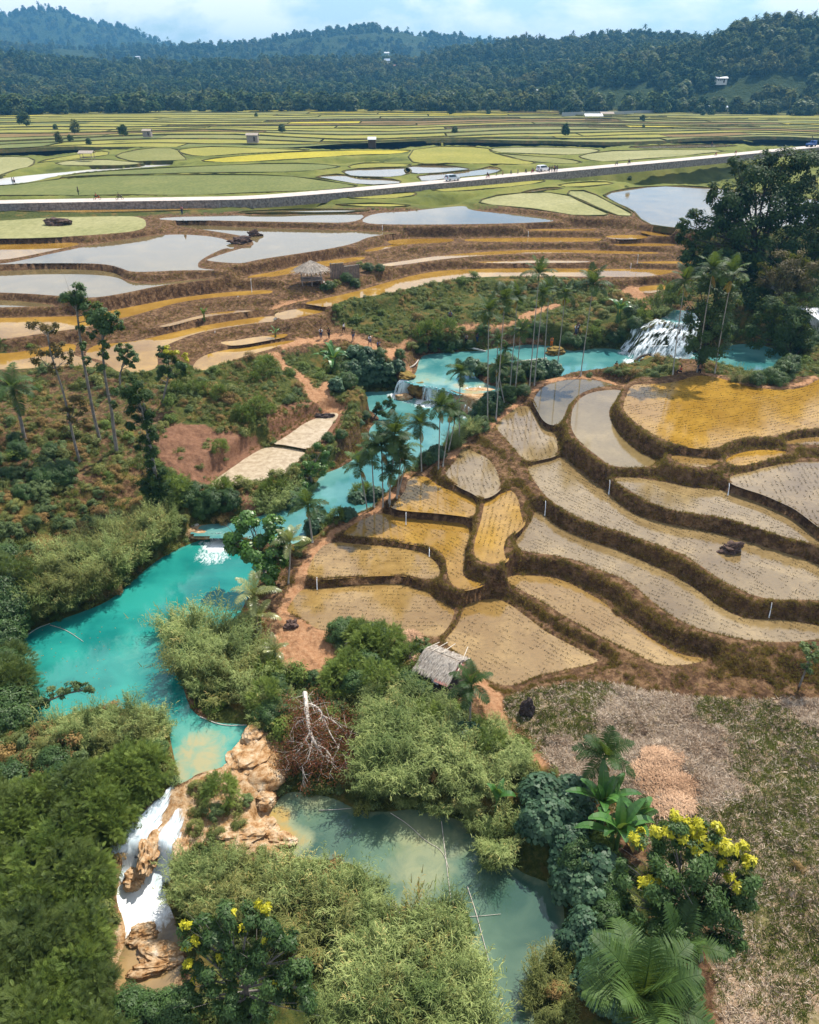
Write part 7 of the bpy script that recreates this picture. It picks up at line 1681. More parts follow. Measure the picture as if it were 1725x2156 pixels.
def hut_near():
    P_ = hit(*one(E, 1100, 1235)); rt = empty('thatched_platform', tuple(P_), R_(-32), .82); r = rnd(3)
    tag(rt, 'stilted bamboo platform hut with shaggy grey thatch by the paddy corner', 'hut')
    w, d, hz, rz_ = 3.6, 2.8, 2.5, 3.3
    for x_ in (-1, 1):
        for y_ in (-1, 1):
            m = MB(); m.tube([(x_ * w / 2 * .82, y_ * d / 2 * .8, -.9), (x_ * w / 2 * .85, y_ * d / 2 * .85, hz + .15)], [.08, .07], 6); m.build('post', wood, rt)
    for y_ in (-1, 0, 1):
        m = MB(); m.tube([(-w / 2 * .84, y_ * d / 2 * .8, -.9), (-w / 2 * .84, y_ * d / 2 * .84, hz)], .05, 5); m.build('post', wood, rt)
    m = MB(); m.box((0, 0, 1.05), (w * .84, d * .84, .08)); m.build('platform', wood, rt)
    for k in range(9):
        m = MB(); m.tube([(-w * .42, -d * .42 + k * d * .105, 1.13), (w * .42, -d * .42 + k * d * .105, 1.13)], .045, 5); m.build('bamboo_pole', bamboo, rt)
    for k in range(4):
        m = MB(); m.tube([(-w * .1, -d * .46 - .03 * k, 1.3 + k * .2), (w * .46, -d * .46, 1.25 + k * .2)], .04, 5); m.build('rail', bamboo, rt)
    m = MB(); m.tube([(-w * .42, -d * .4, 2.3), (w * .3, -d * .42, .2)], .05, 5); m.build('brace', wood, rt)
    m = MB(); m.tube([(-w * .42, d * .4, 2.3), (-w * .42, -d * .4, .4)], .05, 5); m.build('brace', wood, rt)
    bm_ = MB(); bm_.add([(-w * .56, 0, rz_), (w * .5, 0, rz_), (w * .52, -d * .62, hz - .25), (-w * .6, -d * .62, hz - .3), (w * .52, d * .62, hz - .2), (-w * .6, d * .62, hz - .2)], [(0, 3, 2, 1), (0, 1, 4, 5)])
    roof = bm_.build('roof', thatch, rt)
    s_ = roof.modifiers.new('thick', 'SOLIDIFY'); s_.thickness = .14
    m = MB(); thatch_slope(m, r, (-w * .56, 0, rz_), (w * .5, 0, rz_), (w * .52, -d * .66, hz - .32), (-w * .6, -d * .66, hz - .36), 2600, .6); thatch_slope(m, r, (-w * .56, 0, rz_), (w * .5, 0, rz_), (w * .52, d * .66, hz - .3), (-w * .6, d * .66, hz - .3), 1600, .6)
    m.build('thatch', LM['thatch'], roof)
    for k, (a, b) in enumerate((((-.9, d * .9, hz + .25), (-1.1, -.2, rz_ + .2)), ((-.1, d * .95, hz + .3), (-.2, 0, rz_ + .2)), ((1.2, d * 1.05, hz + .3), (2.3, -d * .55, hz + .35)), ((-1.7, d * .8, hz + .1), (-1.9, .1, rz_)))):
        m = MB(); m.tube([a, b], .045, 5); m.build('bamboo_pole', bamboo, rt)
    for cx, cy, cz, ww, rr in ((w * .58, -d * .05, hz + .12, 1.0, .2), (w * .30, -d * .66, hz - .32, 1.5, -.05)):
        m = MB(); n = 12; v = []
        for i in range(n + 1): v += [(cx - ww / 2 + ww * i / n, cy - .55, cz - .22 + (.03 if i % 2 else -.03)), (cx - ww / 2 + ww * i / n, cy + .55, cz + .2 + (.03 if i % 2 else -.03))]
        m.add(v, [(2 * i, 2 * i + 2, 2 * i + 3, 2 * i + 1) for i in range(n)]); o = m.build('roof_sheet', tin, rt); q = o.modifiers.new('thick', 'SOLIDIFY'); q.thickness = .015
    m = MB(); v = []; 
    for i in range(8):
        for j in range(5): v.append((-.2 + i * .11, -d * .5 - .1 - j * .09, 1.9 - j * .16 + r.uniform(-.03, .03) - i * .02))
    m.add(v, [(i * 5 + j, (i + 1) * 5 + j, (i + 1) * 5 + j + 1, i * 5 + j + 1) for i in range(7) for j in range(4)]); o = m.build('white_cloth', plain_mat('white_cloth', (.75, .75, .78), .8, .1, .1), rt); q = o.modifiers.new('thick', 'SOLIDIFY'); q.thickness = .02
hut_near()
def hut_round():
    P_ = on_plane(*one(B, 232, 243), 12.4); P_[2] = float(height(P_[0], P_[1])); rt = empty('round_hut', tuple(P_), .15); r = rnd(4)
    tag(rt, 'open sided hut with a conical thatched roof on the terrace spur', 'hut')
    m = MB(); n = 14; apex = (0, 0, 4.2); ring = [(math.cos(a) * 3.1, math.sin(a) * 2.5, 2.55 + .12 * math.sin(a * 5)) for a in np.linspace(0, 2 * math.pi, n, endpoint=False)]
    ring2 = [(math.cos(a) * 1.3, math.sin(a) * 1.05, 3.55) for a in np.linspace(0, 2 * math.pi, n, endpoint=False)]
    m.add([apex] + ring2 + ring, [(0, 1 + i, 1 + (i + 1) % n) for i in range(n)] + [(1 + i, 1 + n + i, 1 + n + (i + 1) % n, 1 + (i + 1) % n) for i in range(n)])
    roof = m.build('roof', thatch, rt, False); s_ = roof.modifiers.new('thick', 'SOLIDIFY'); s_.thickness = .12
    m = MB()
    for i in range(n):
        a, b = ring2[i], ring2[(i + 1) % n]; c, d = ring[(i + 1) % n], ring[i]
        thatch_slope(m, r, a, b, tuple(np.array(c) * (1.06, 1.06, .96)), tuple(np.array(d) * (1.06, 1.06, .96)), 90, .8); thatch_slope(m, r, apex, apex, b, a, 40, .6)
    m.build('thatch', LM['thatch'], roof)
    for x_ in (-1.7, 0, 1.7):
        for y_ in (-1.3, 1.3):
            m = MB(); m.tube([(x_, y_, -.3), (x_, y_, 2.75)], .09, 6); m.build('post', wood, rt)
    m = MB(); m.box((0, 0, .95), (3.9, 3.0, .14)); m.build('floor', wood, rt)
    for z_ in (1.2, 1.5, 1.8):
        m = MB(); m.tube([(-1.9, -1.45, z_), (1.9, -1.45, z_)], .05, 5); m.build('rail', bamboo if z_ > 1.7 else wood, rt)
    m = MB(); m.box((-1.85, 0, 1.4), (.08, 2.6, .8)); m.build('side_panel', dark_in, rt)
    for k in range(3):
        m = MB(); m.box((2.1 + k * .3, -1.5, .75 - k * .28), (.3, 1.5, .06)); m.build('step', bamboo, rt)
hut_round()
def board_screen():
    rt = empty('board_screen', tuple(hit(*one(B, 432, 200))), .1); tag(rt, 'weathered upright board enclosure beside the round hut', 'fence'); rr_ = random.Random(2)
    gw = plain_mat('weathered_board', (.17, .14, .13), .9, .1, .35, 3)
    for k in range(18):
        x_ = -2.6 + k * .3; y_ = 0 if k < 8 else -.5 + (k - 8) * .06
        m = MB(); h_ = 2.6 + rr_.uniform(-.12, .12) + (.25 if k < 8 else 0); m.box((x_, y_ + rr_.uniform(-.03, .03), h_ / 2 - .2), (.26, .05, h_)); m.build('board', gw, rt)
    m = MB(); m.tube([(-2.8, -.1, 2.6), (-.2, -.05, 2.75)], .06, 5); m.build('rail', bamboo, rt)
    m = MB(); m.tube([(-.2, -.6, 2.2), (2.7, .1, 2.35)], .06, 5); m.build('rail', bamboo, rt)
board_screen()
# ------------------------------------------------------------------ people
SKIN = plain_mat('brown_skin', (.20, .10, .06), .6, .3, .05)
HAIR = plain_mat('dark_hair', (.015, .012, .010), .7, .3, .1)
CL = {k: plain_mat(k + '_cloth', c, .85, .1, .1) for k, c in dict(white=(.75, .76, .80), navy=(.02, .04, .10), black=(.015, .015, .018), red=(.45, .03, .02), orange=(.60, .16, .03), green=(.03, .07, .045), blue=(.03, .09, .28), jeans=(.05, .08, .15), yellow=(.8, .55, .03), pink=(.55, .2, .25), grey=(.22, .22, .24)).items()}
POSES = {}
def person_mesh(pose):
    """skeleton with a radius per joint; the skin modifier makes it one surface"""
    J = dict(pel=(0, 0, .95), ch=(0, 0, 1.28), nk=(0, 0, 1.47), hd=(0, .01, 1.60), tp=(0, .0, 1.72),
             hl=(-.10, 0, .90), kl=(-.11, .03, .50), al=(-.11, 0, .08), fl=(-.12, .16, .03), hr=(.10, 0, .90), kr=(.11, .03, .50), ar=(.11, 0, .08), fr=(.12, .16, .03),
             sl=(-.19, 0, 1.40), el=(-.25, .0, 1.12), wl=(-.26, .06, .86), gl=(-.26, .09, .76), sr=(.19, 0, 1.40), er=(.25, 0, 1.12), wr=(.26, .06, .86), gr=(.26, .09, .76))
    if pose == 'walk': J.update(kl=(-.10, .20, .52), al=(-.10, .26, .10), fl=(-.10, .42, .06), kr=(.10, -.06, .50), ar=(.10, -.30, .14), fr=(.10, -.22, .03), el=(-.25, -.12, 1.14), wl=(-.24, -.16, .90), gl=(-.24, -.15, .80), er=(.25, .12, 1.14), wr=(.24, .26, .96), gr=(.23, .33, .90))
    if pose == 'photo': J.update(el=(-.26, .20, 1.32), wl=(-.10, .34, 1.52), gl=(-.06, .38, 1.56), er=(.26, .20, 1.32), wr=(.10, .34, 1.52), gr=(.06, .38, 1.56))
    if pose == 'arms': J.update(el=(-.38, .05, 1.55), wl=(-.42, .05, 1.80), gl=(-.42, .05, 1.89), er=(.30, .02, 1.16), wr=(.36, .10, .95), gr=(.37, .13, .86))
    if pose == 'sit':
        J = {k: (v[0], v[1], v[2] - .50) for k, v in J.items()}
        J.update(hl=(-.11, .04, .40), kl=(-.13, .46, .48), al=(-.12, .50, .08), fl=(-.12, .66, .03), hr=(.11, .04, .40), kr=(.13, .46, .48), ar=(.12, .50, .08), fr=(.12, .66, .03), wl=(-.18, .30, .52), gl=(-.15, .38, .52), el=(-.27, .08, .62), er=(.27, .08, .62), wr=(.18, .30, .52), gr=(.15, .38, .52))
    R0 = dict(pel=.15, ch=.16, nk=.06, hd=.10, tp=.06, hl=.095, kl=.065, al=.04, fl=.035, hr=.095, kr=.065, ar=.04, fr=.035, sl=.065, el=.045, wl=.03, gl=.03, sr=.065, er=.045, wr=.03, gr=.03)
    edges = [('pel', 'ch'), ('ch', 'nk'), ('nk', 'hd'), ('hd', 'tp'), ('pel', 'hl'), ('hl', 'kl'), ('kl', 'al'), ('al', 'fl'), ('pel', 'hr'), ('hr', 'kr'), ('kr', 'ar'), ('ar', 'fr'), ('ch', 'sl'), ('sl', 'el'), ('el', 'wl'), ('wl', 'gl'), ('ch', 'sr'), ('sr', 'er'), ('er', 'wr'), ('wr', 'gr')]
    def skin(nm, names, grow):
        ks = [k for k in R0 if k in names]; idx = {k: i for i, k in enumerate(ks)}
        me = bpy.data.meshes.new(nm); me.from_pydata([J[k] for k in ks], [(idx[a], idx[b]) for a, b in edges if a in idx and b in idx], [])
        o = bpy.data.objects.new(nm, me); COL.objects.link(o)
        md = o.modifiers.new('skin', 'SKIN'); md.use_smooth_shade = True
        for k, s_ in zip(ks, me.skin_vertices[0].data):
            q = R0[k] * grow; s_.radius = (q * (1.15 if k in ('pel', 'ch') else 1), q * (.75 if k in ('pel', 'ch') else 1)); s_.use_root = k in ('pel', 'ch') and k == ks[0]
        sb = o.modifiers.new('sub', 'SUBSURF'); sb.levels = sb.render_levels = 1
        dg = bpy.context.evaluated_depsgraph_get(); m2 = bpy.data.meshes.new_from_object(o.evaluated_get(dg)); m2.name = nm; m2.materials.clear()
        bpy.data.objects.remove(o); return m2
    body = skin('body', set(R0), 1.0); body.materials.append(SKIN)
    legs = skin('trousers', {'pel', 'hl', 'kl', 'hr', 'kr'} | ({'al', 'ar'} if pose != 'walk' else set()), 1.16)
    top = skin('shirt', {'pel', 'ch', 'sl', 'el', 'sr', 'er'}, 1.15)
    for m_ in (legs, top): m_.materials.append(CL['white'])
    h = MB(); hd = np.array(J['hd']); a = np.linspace(0, 2 * math.pi, 8, endpoint=False)
    v = [hd + (0, -.01, .155)]
    for rr_, zz_ in ((.08, .13), (.115, .06), (.11, -.02)): v += [hd + (math.cos(q) * rr_, math.sin(q) * rr_ - .025, zz_) for q in a]
    h.add(v, [(0, 1 + i, 1 + (i + 1) % 8) for i in range(8)] + [(1 + k * 8 + i, 9 + k * 8 + i, 9 + k * 8 + (i + 1) % 8, 1 + k * 8 + (i + 1) % 8) for k in range(2) for i in range(8)])
    return body, top, legs, h.mesh('hair', HAIR, True)
for ps in ('stand', 'walk', 'photo', 'arms', 'sit'): POSES[ps] = person_mesh(ps)
def person(px, pose, shirt, legs, label, rz=0.0, z=None, group=None, s=1.0):
    P_ = hit(*px) if z is None else on_plane(px[0], px[1], z)
    rt = empty('person', tuple(P_), rz, s); tag(rt, label, 'person', group)
    b, t_, l_, h_ = POSES[pose]
    for nm, me, mat in (('body', b, None), ('shirt', t_, shirt), ('trousers', l_, legs), ('hair', h_, None)):
        if mat == 'skin': continue
        o = link(bpy.data.objects.new(nm, me), rt)
        if mat: o.material_slots[0].link = 'OBJECT'; o.material_slots[0].material = CL[mat]
    return rt
def zc(ox, oy, s, x_, y_): return ((ox + x_ * s) * .6059, (oy + y_ * s) * .6059)
q1 = lambda x_, y_: zc(1000, 900, .29, x_, y_)
gpp = 'visitors on the muddy footpath'
person(q1(402, 962), 'stand', 'white', 'navy', 'person in white shirt facing away at the start of the footpath', 3.0, group=gpp, s=1.1)
person(q1(497, 955), 'arms', 'black', 'black', 'person in black carrying a stick on the footpath', 2.6, group=gpp, s=1.05)
person(q1(676, 897), 'walk', 'white', 'black', 'person in white tee shirt walking up beside the grassy hill', 1.2, group=gpp, s=1.1)
person(q1(787, 983), 'stand', 'green', 'jeans', 'person in dark green top and jeans mid way along the footpath', .4, group=gpp, s=1.1)
person(q1(985, 1045), 'walk', 'white', 'navy', 'person in white top striding down the footpath', 3.9, group=gpp, s=1.1)
person(q1(1088, 1115), 'photo', 'blue', 'black', 'person in blue shirt raising a camera at the footpath end', -2.4, group=gpp, s=1.1)
person(one(B, 1005, 468), 'sit', 'black', 'black', 'person in black sitting on the bank of the grassy hill', -1.2, s=1.1)
person(one(B, 1043, 478), 'sit', 'green', 'black', 'person sitting low beside the standing visitor in blue', -.6, s=1.1)
person(one(B, 1061, 462), 'stand', 'blue', 'black', 'visitor in blue standing behind the two seated people', 2.9, s=1.1)
person(one(B, 1156, 602), 'stand', 'grey', 'black', 'person in grey standing on the far bank of the upper pool', 3.1)
person(one(B, 1222, 592), 'arms', 'navy', 'navy', 'person in navy standing by the driftwood trunk', 2.0)
person(one(Cc, 120, 610), 'stand', 'orange', 'orange', 'bather in orange on the flat topped rock', 3.1, 5.5)
person(one(Cc, 266, 548), 'stand', 'white', 'jeans', 'person in white shirt beside the one in red above the pool', 3.1, s=1.1)
person(one(Cc, 276, 542), 'stand', 'navy', 'black', 'person in dark clothes half hidden behind the white shirt', 2.7, s=1.1)
person(one(Cc, 256, 585), 'stand', 'red', 'red', 'child in red at the water edge of the upper pool', 3.1, s=.95)
person(one(Cc, 932, 425), 'walk', 'red', 'blue', 'person in red wading above the upper falls', 2.4, 9.1)
person(one(Cc, 1005, 768), 'sit', 'black', 'black', 'person in black sitting at the foot of the leaning palm', 2.8, s=1.2)
person(one(Cc, 505, 760), 'stand', 'black', 'black', 'swimmer standing waist deep in the upper pool', 3.1, 4.1)
person(one(Cc, 893, 775), 'sit', 'red', 'black', 'seated person in red behind the golden paddy bank', 1.5)
person(one(L, 332, 822), 'stand', 'black', 'green', 'farmer in dark clothes beyond the road in the green field', 2.2, 17.2, s=1.25)
person(one(L, 56, 778), 'stand', 'navy', 'white', 'farmer at the pale stream beside another one', 2.4, 17.1, s=1.2)
person(one(L, 64, 778), 'walk', 'pink', 'navy', 'farmer in pink at the pale stream', 2.0, 17.1, s=1.2)
person(one(L, 768, 904), 'stand', 'pink', 'navy', 'person in pink walking the bund below the road', 2.8, 16.7, s=1.2)
person(one(M, 1272, 620), 'stand', 'black', 'navy', 'distant farmer bending in the flooded field', 2.8, 18.3, s=1.3)
def road_at(px, off=0.0):
    """a spot on the carriageway: nearest centreline point to that view ray, moved across by off"""
    best = min(range(len(road_c)), key=lambda i: abs(project(*road_c[i])[0] - px)); 
    uu = np.array([project(*c)[0] for c in road_c]); c = np.array([np.interp(px, uu, road_c[:, k]) for k in range(3)])
    n_ = road_n[best]; return c + n_ * off, math.atan2(road_t[best][1], road_t[best][0])
for k, (u_, off, sh, lg, lb, ps) in enumerate(((1146, -2.3, 'navy', 'black', 'bystander in navy at the roadside nearest the motorbikes', 'stand'), (1150, -2.5, 'green', 'grey', 'bystander in green beside the parked van', 'stand'), (1154, -2.6, 'orange', 'black', 'bystander in orange near the wall steps', 'stand'), (1157, -2.4, 'blue', 'black', 'bystander in blue near the wall steps', 'arms'), (1161, -2.5, 'black', 'jeans', 'bystander in black at the front of the parked van', 'stand'))):
    c, an = road_at(u_, off); rt = person((0, 0), ps, sh, lg, lb, 2.5 + k, z=18, group='bystanders at the roadside', s=1.15); rt.location = tuple(c)
# ------------------------------------------------------------------ vehicles
RUB = plain_mat('tyre_rubber', (.02, .02, .02), .9, .2); GLS = plain_mat('dark_glass', (.02, .025, .03), .08, .6, .1); RIM = plain_mat('alloy', (.45, .46, .48), .35, .5, .05, metallic=.8)
def van(loc, rz, label, paint, L_=4.6):
    rt = empty('van', tuple(loc), rz); tag(rt, label, 'van'); W = 1.75
    body = [(-L_/2, .35), (-L_/2, .95), (-L_/2 + .12, 1.15), (-L_/2 + .35, 1.72), (-L_/2 + .6, 1.80), (L_/2 - 2.0, 1.80), (L_/2 - 1.25, 1.12), (L_/2 - .15, .92), (L_/2, .7), (L_/2, .35)]
    bm = bmesh.new(); fs = []
    A_ = [bm.verts.new((x_, -W / 2 + (.10 if z_ > 1.3 else 0), z_)) for x_, z_ in body]; B_ = [bm.verts.new((x_, W / 2 - (.10 if z_ > 1.3 else 0), z_)) for x_, z_ in body]
    bm.faces.new(A_); bm.faces.new(B_[::-1]); n = len(body)
    for i in range(n): bm.faces.new((A_[i], B_[i], B_[(i + 1) % n], A_[(i + 1) % n]))
    bmesh.ops.recalc_face_normals(bm, faces=bm.faces); bmesh.ops.bevel(bm, geom=list(bm.edges), offset=.05, segments=2, affect='EDGES')
    me = bpy.data.meshes.new('body'); bm.to_mesh(me); bm.free(); me.materials.append(paint); link(bpy.data.objects.new('body', me), rt)
    for sg in (-1, 1):
        for x0, x1 in ((-L_/2 + .5, -L_/2 + 1.35), (-L_/2 + 1.42, -L_/2 + 2.25), (-L_/2 + 2.32, L_/2 - 1.55)):
            m = MB(); y0 = sg * (W / 2 - .02); y1 = sg * (W / 2 - .075)
            xe = x1 - (.0 if x1 < 0 else .42)
            m.add([(x0, y0 + sg * .03, 1.13), (x1 + .12, y0 + sg * .03, 1.13), (xe, y1 + sg * .03, 1.66), (x0 + .04, y1 + sg * .03, 1.66)], [(0, 1, 2, 3) if sg < 0 else (3, 2, 1, 0)]); m.build('window', GLS, rt)
    m = MB(); m.add([(L_/2 - 1.22, -.74, 1.16), (L_/2 - 1.22, .74, 1.16), (L_/2 - 1.9, .66, 1.76), (L_/2 - 1.9, -.66, 1.76)], [(0, 1, 2, 3)]); w_ = m.build('windscreen', GLS, rt); w_.location = (.05, 0, .02)
    m = MB(); m.add([(-L_/2 - .0, -.70, 1.2), (-L_/2 + .0, .70, 1.2), (-L_/2 + .28, .62, 1.62), (-L_/2 + .28, -.62, 1.62)], [(3, 2, 1, 0)]); w_ = m.build('rear_window', GLS, rt); w_.location = (.05, 0, .0)
    for x_ in (-L_/2 + .85, L_/2 - .85):
        for sg in (-1, 1):
            m = MB(); m.tube([(x_, sg * (W / 2 - .16), .33), (x_, sg * (W / 2 + .03), .33)], .33, 14); wh = m.build('wheel', RUB, rt)
            m = MB(); m.tube([(x_, sg * (W / 2 + .031), .33), (x_, sg * (W / 2 + .045), .33)], .2, 10); m.build('rim', RIM, wh)
    for sg in (-1, 1):
        m = MB(); m.box((L_/2 - .06, sg * .62, .78), (.12, .3, .16)); m.build('headlight', RIM, rt)
        m = MB(); m.box((-L_/2 + .0, sg * .72, 1.0), (.10, .14, .35)); m.build('tail_light', CL['red'], rt)
        m = MB(); m.box((L_/2 - 1.45, sg * (W / 2 + .1), 1.18), (.1, .18, .14)); m.build('mirror', paint, rt)
    m = MB(); m.box((L_/2 - .02, 0, .45), (.12, W * .96, .2)); m.build('bumper', paint, rt)
    m = MB(); m.box((-L_/2 + .02, 0, .45), (.12, W * .96, .2)); m.build('bumper', paint, rt)
    return rt
silver = plain_mat('silver_paint', (.55, .60, .66), .3, .5, .04, metallic=.2); white_p = plain_mat('white_paint', (.80, .82, .85), .3, .5, .03)
c, an = road_at(950, -.6); van(c, an, 'silver van driving along the pale road', silver)
c, an = road_at(1151, 1.6); van(c, an, 'white van parked behind the row of motorbikes', white_p, 4.9)
def motorbike(c, rz, label, paint, group=None, rider=None):
    rt = empty('motorbike', tuple(c), rz, 1.05); tag(rt, label, 'motorbike', group)
    for x_ in (-.62, .62):
        m = MB(); a = np.linspace(0, 2 * math.pi, 13); m.tube([(x_ + math.cos(q) * .26, 0, .29 + math.sin(q) * .26) for q in a], .05, 5, cap=False); m.build('wheel', RUB, rt)
    m = MB(); m.tube([(-.62, 0, .3), (-.2, 0, .45), (.25, 0, .45), (.45, 0, .9)], [.05, .1, .09, .05], 6); m.build('frame', paint, rt)
    m = MB(); m.tube([(-.7, 0, .72), (-.3, 0, .78), (.05, 0, .72)], [.08, .13, .1], 6); m.build('seat', RUB, rt)
    m = MB(); m.tube([(.62, 0, .3), (.5, 0, .7), (.42, 0, .98)], [.04, .08, .05], 5); m.build('fork', paint, rt)
    m = MB(); m.tube([(.38, -.32, 1.0), (.44, 0, .98), (.38, .32, 1.0)], .025, 5); m.build('handlebar', RUB, rt)
    m = MB(); m.box((.52, 0, .86), (.1, .16, .14)); m.build('headlight', RIM, rt)
    return rt
mb = 'motorbikes parked at the roadside'
paints = [CL['black'], CL['red'], CL['navy'], CL['grey']]
for k, (u_, off, rzz) in enumerate(((1056, 2.2, .8), (1069, 2.2, .9), (1087, 2.3, 1.0), (1101, 2.2, .9), (1117, 2.0, 1.1), (1122, .3, .4), (1133, 2.2, 1.2), (1137, -.4, .3), (1140, 1.8, 1.3))):
    c, an = road_at(u_, off); motorbike(c, an + rzz, 'motorbike, ' + ORD[k] + ' from left in the row before the white van', paints[k % 4], mb)
for u_, off, p_, lb in ((1022, -1.2, CL['red'], 'red motorbike riding behind the silver van'), (1299, .2, CL['black'], 'three wheeled looking motorbike on the far stretch of road'), (1326, .3, CL['black'], 'motorbike further along the road'), (204, .5, CL['red'], 'motorbike on the near stretch of road'), (252, .2, CL['black'], 'second motorbike on the near stretch of road'), (1512, 1.0, CL['red'], 'red motorbike beside the great tree'), (1555, 1.2, CL['red'], 'motorbike close to the blue truck')):
    c, an = road_at(u_, off); motorbike(c, an + (.2 if u_ > 300 else .4), lb, p_)
    if u_ in (1022, 204, 252, 1326):
        rt = person((0, 0), 'sit', 'black' if u_ != 204 else 'red', 'black', 'rider on the ' + {1022: 'red motorbike behind the silver van', 204: 'nearer motorbike on the near stretch', 252: 'second motorbike on the near stretch', 1326: 'motorbike further along the road'}[u_], an + (.2 if u_ > 300 else .4) - 1.57, z=18); rt.location = (c[0] - .2 * math.cos(an), c[1] - .2 * math.sin(an), c[2] + .42)
def truck():
    c, an = road_at(1711, .6); rt = empty('truck', tuple(c), an + .1); tag(rt, 'blue truck with a small crane at the end of the visible road', 'truck')
    pb = plain_mat('blue_paint', (.02, .08, .28), .4, .4)
    m = MB(); m.box((1.6, 0, 1.4), (1.8, 2.1, 1.7)); m.build('cab', pb, rt); m = MB(); m.box((-1.3, 0, 1.0), (3.8, 2.1, .7)); m.build('bed', pb, rt)
    m = MB(); m.box((2.52, 0, 1.75), (.06, 1.8, .7)); m.build('windscreen', GLS, rt)
    m = MB(); m.tube([(.4, 0, 1.2), (.3, 0, 3.0), (-1.2, 0, 3.9)], .14, 6); m.build('crane_arm', CL['black'], rt)
    for x_ in (-2.4, -1.2, 1.7):
        for sg in (-1, 1): m = MB(); m.tube([(x_, sg * .8, .45), (x_, sg * 1.08, .45)], .45, 12); m.build('wheel', RUB, rt)
truck()
# ------------------------------------------------------------------ small buildings far out
roof_w = plain_mat('pale_metal_roof', (.62, .64, .68), .5, .3, .15); wall_w = plain_mat('whitewash', (.62, .60, .56), .9, .1, .15); roof_b = plain_mat('blue_grey_roof', (.28, .36, .46), .5, .3, .2)
def shed(px, z, size, label, open_=False, roofm=None, wallm=None, rz=0.0, cat='hut', P=None, name='field_hut', lift=0.0):
    P_ = on_plane(px[0], px[1], z) if P is None else np.array(P); w, d, h = size
    rt = empty(name, tuple(P_), rz); tag(rt, label, cat)
    m = MB(); rh = h * .35; v = [(-w * .58, -d * .62, h), (w * .58, -d * .62, h), (w * .58, 0, h + rh), (-w * .58, 0, h + rh), (w * .58, d * .62, h), (-w * .58, d * .62, h)]
    m.add(v, [(0, 1, 2, 3), (3, 2, 4, 5)]); o = m.build('roof', roofm or thatch, rt); s_ = o.modifiers.new('thick', 'SOLIDIFY'); s_.thickness = .12
    if open_:
        for x_ in (-1, 1):
            for y_ in (-1, 1): m = MB(); m.tube([(x_ * w * .45, y_ * d * .42, -.5), (x_ * w * .45, y_ * d * .42, h + .1)], .1, 5); m.build('post', wood, rt)
        m = MB(); m.box((0, 0, h * .4), (w * .9, d * .85, .12)); m.build('floor', wood, rt)
    else:
        m = MB(); m.box((0, 0, h / 2 - .3 + lift), (w, d, h + .6)); wl = m.build('wall', wallm or dark_in, rt)
        m = MB(); m.box((w * .2, -d / 2 - .03, h * .4), (w * .16, .06, h * .75)); m.build('door', dark_in, rt)
        if w > 6:
            for k in range(3): m = MB(); m.box((-w * .35 + k * w * .17, -d / 2 - .03, h * .55), (w * .09, .06, h * .3)); m.build('window', GLS, rt)
    return rt
shed(one(L, 370, 672), 18.2, (4.6, 3.4, 2.3), 'open thatched shelter among the curving green fields', True)
shed(one(L, 1065, 594), 18.9, (5.0, 3.5, 2.6), 'small brown field hut on the green plain', wallm=wood)
shed(one(L, 1567, 616), 18.6, (3.2, 2.6, 2.8), 'dark field hut with a pale roof on a bund', roofm=roof_w)
shed(one(L, 622, 570), 19.0, (4, 3, 2.2), 'small brown hut in the distant weedy strip', wallm=wood)
shed(one(M, 770, 514), 19.4, (10, 6, 3.6), 'field hut with a pale gable roof in the middle distance', True, roofm=roof_w)
shed(one(M, 828, 500), 19.6, (8, 5, 3.2), 'brown roofed hut next to the pale roofed one', True)
def on_hill(u, v):
    d = ray(u, v); tt = np.linspace(600, 4500, 8000); x, y, z = d[0] * tt, d[1] * tt, CAM_H + d[2] * tt
    zz_ = np.where(np.hypot(x, y) > 700, hill_z(np.arctan2(x, y), np.hypot(x, y)), 18.5); k = np.argmax(z < zz_) or 100
    return (x[k], y[k], zz_[k])
def far_house(px, size, label, roofm, lift=6, name='house', cat='house'):
    P_ = on_hill(*px); return shed(None, 0, size, label, roofm=roofm, wallm=wall_w, P=(P_[0], P_[1], P_[2] + lift), name=name, cat=cat, lift=-1)
P_ = on_plane(one(M, 1320, 462)[0], 239, 19.3); shed(None, 0, (22, 10, 4.2), 'white building with a blue grey roof below the forest edge', roofm=roof_b, wallm=wall_w, P=P_, name='long_building', cat='building')
P_ = on_plane(one(M, 1290, 462)[0], 239, 19.3); shed(None, 0, (5, 5, 5.5), 'small white tower beside the blue grey roofed building', roofm=roof_w, wallm=wall_w, P=P_, name='white_tower', cat='tower')
far_house(one(M, 562, 408), (12, 8, 3.4), 'pavilion with a pale hipped roof at the forest edge', roof_w, 2)
far_house(one(M, 1345, 150), (9, 6, 3.5), 'white house near the crest of the highest hill', roof_w, 3)
far_house(one(L, 205, 272), (8, 6, 5), 'white house beside a brown clearing on the far hillside', roof_w, 3)
far_house(one(L, 1629, 245), (11, 8, 7), 'tallest white building of the hillside village', roof_w, 4)
far_house(one(L, 1631, 290), (8, 7, 9), 'tall blue and white house in the hillside village', roof_b, 2)
far_house(one(L, 1672, 302), (10, 7, 4), 'red roofed house in the hillside village', tin, 4)
far_house(one(L, 1450, 447), (12, 8, 5), 'pale house at the foot of the wooded hill', roof_w, 2)
far_house(one(L, 583, 255), (10, 7, 4), 'tiny pale house on the wooded ridge', roof_w, 4)
shed(None, 0, (12, 7, 2.6), 'long pale metal roof behind the dark trees', roofm=roof_w, wallm=wall_w, P=on_plane(*one(Cc, 1800, 490), 8.5), name='metal_roofed_shed', cat='shed', rz=.3)
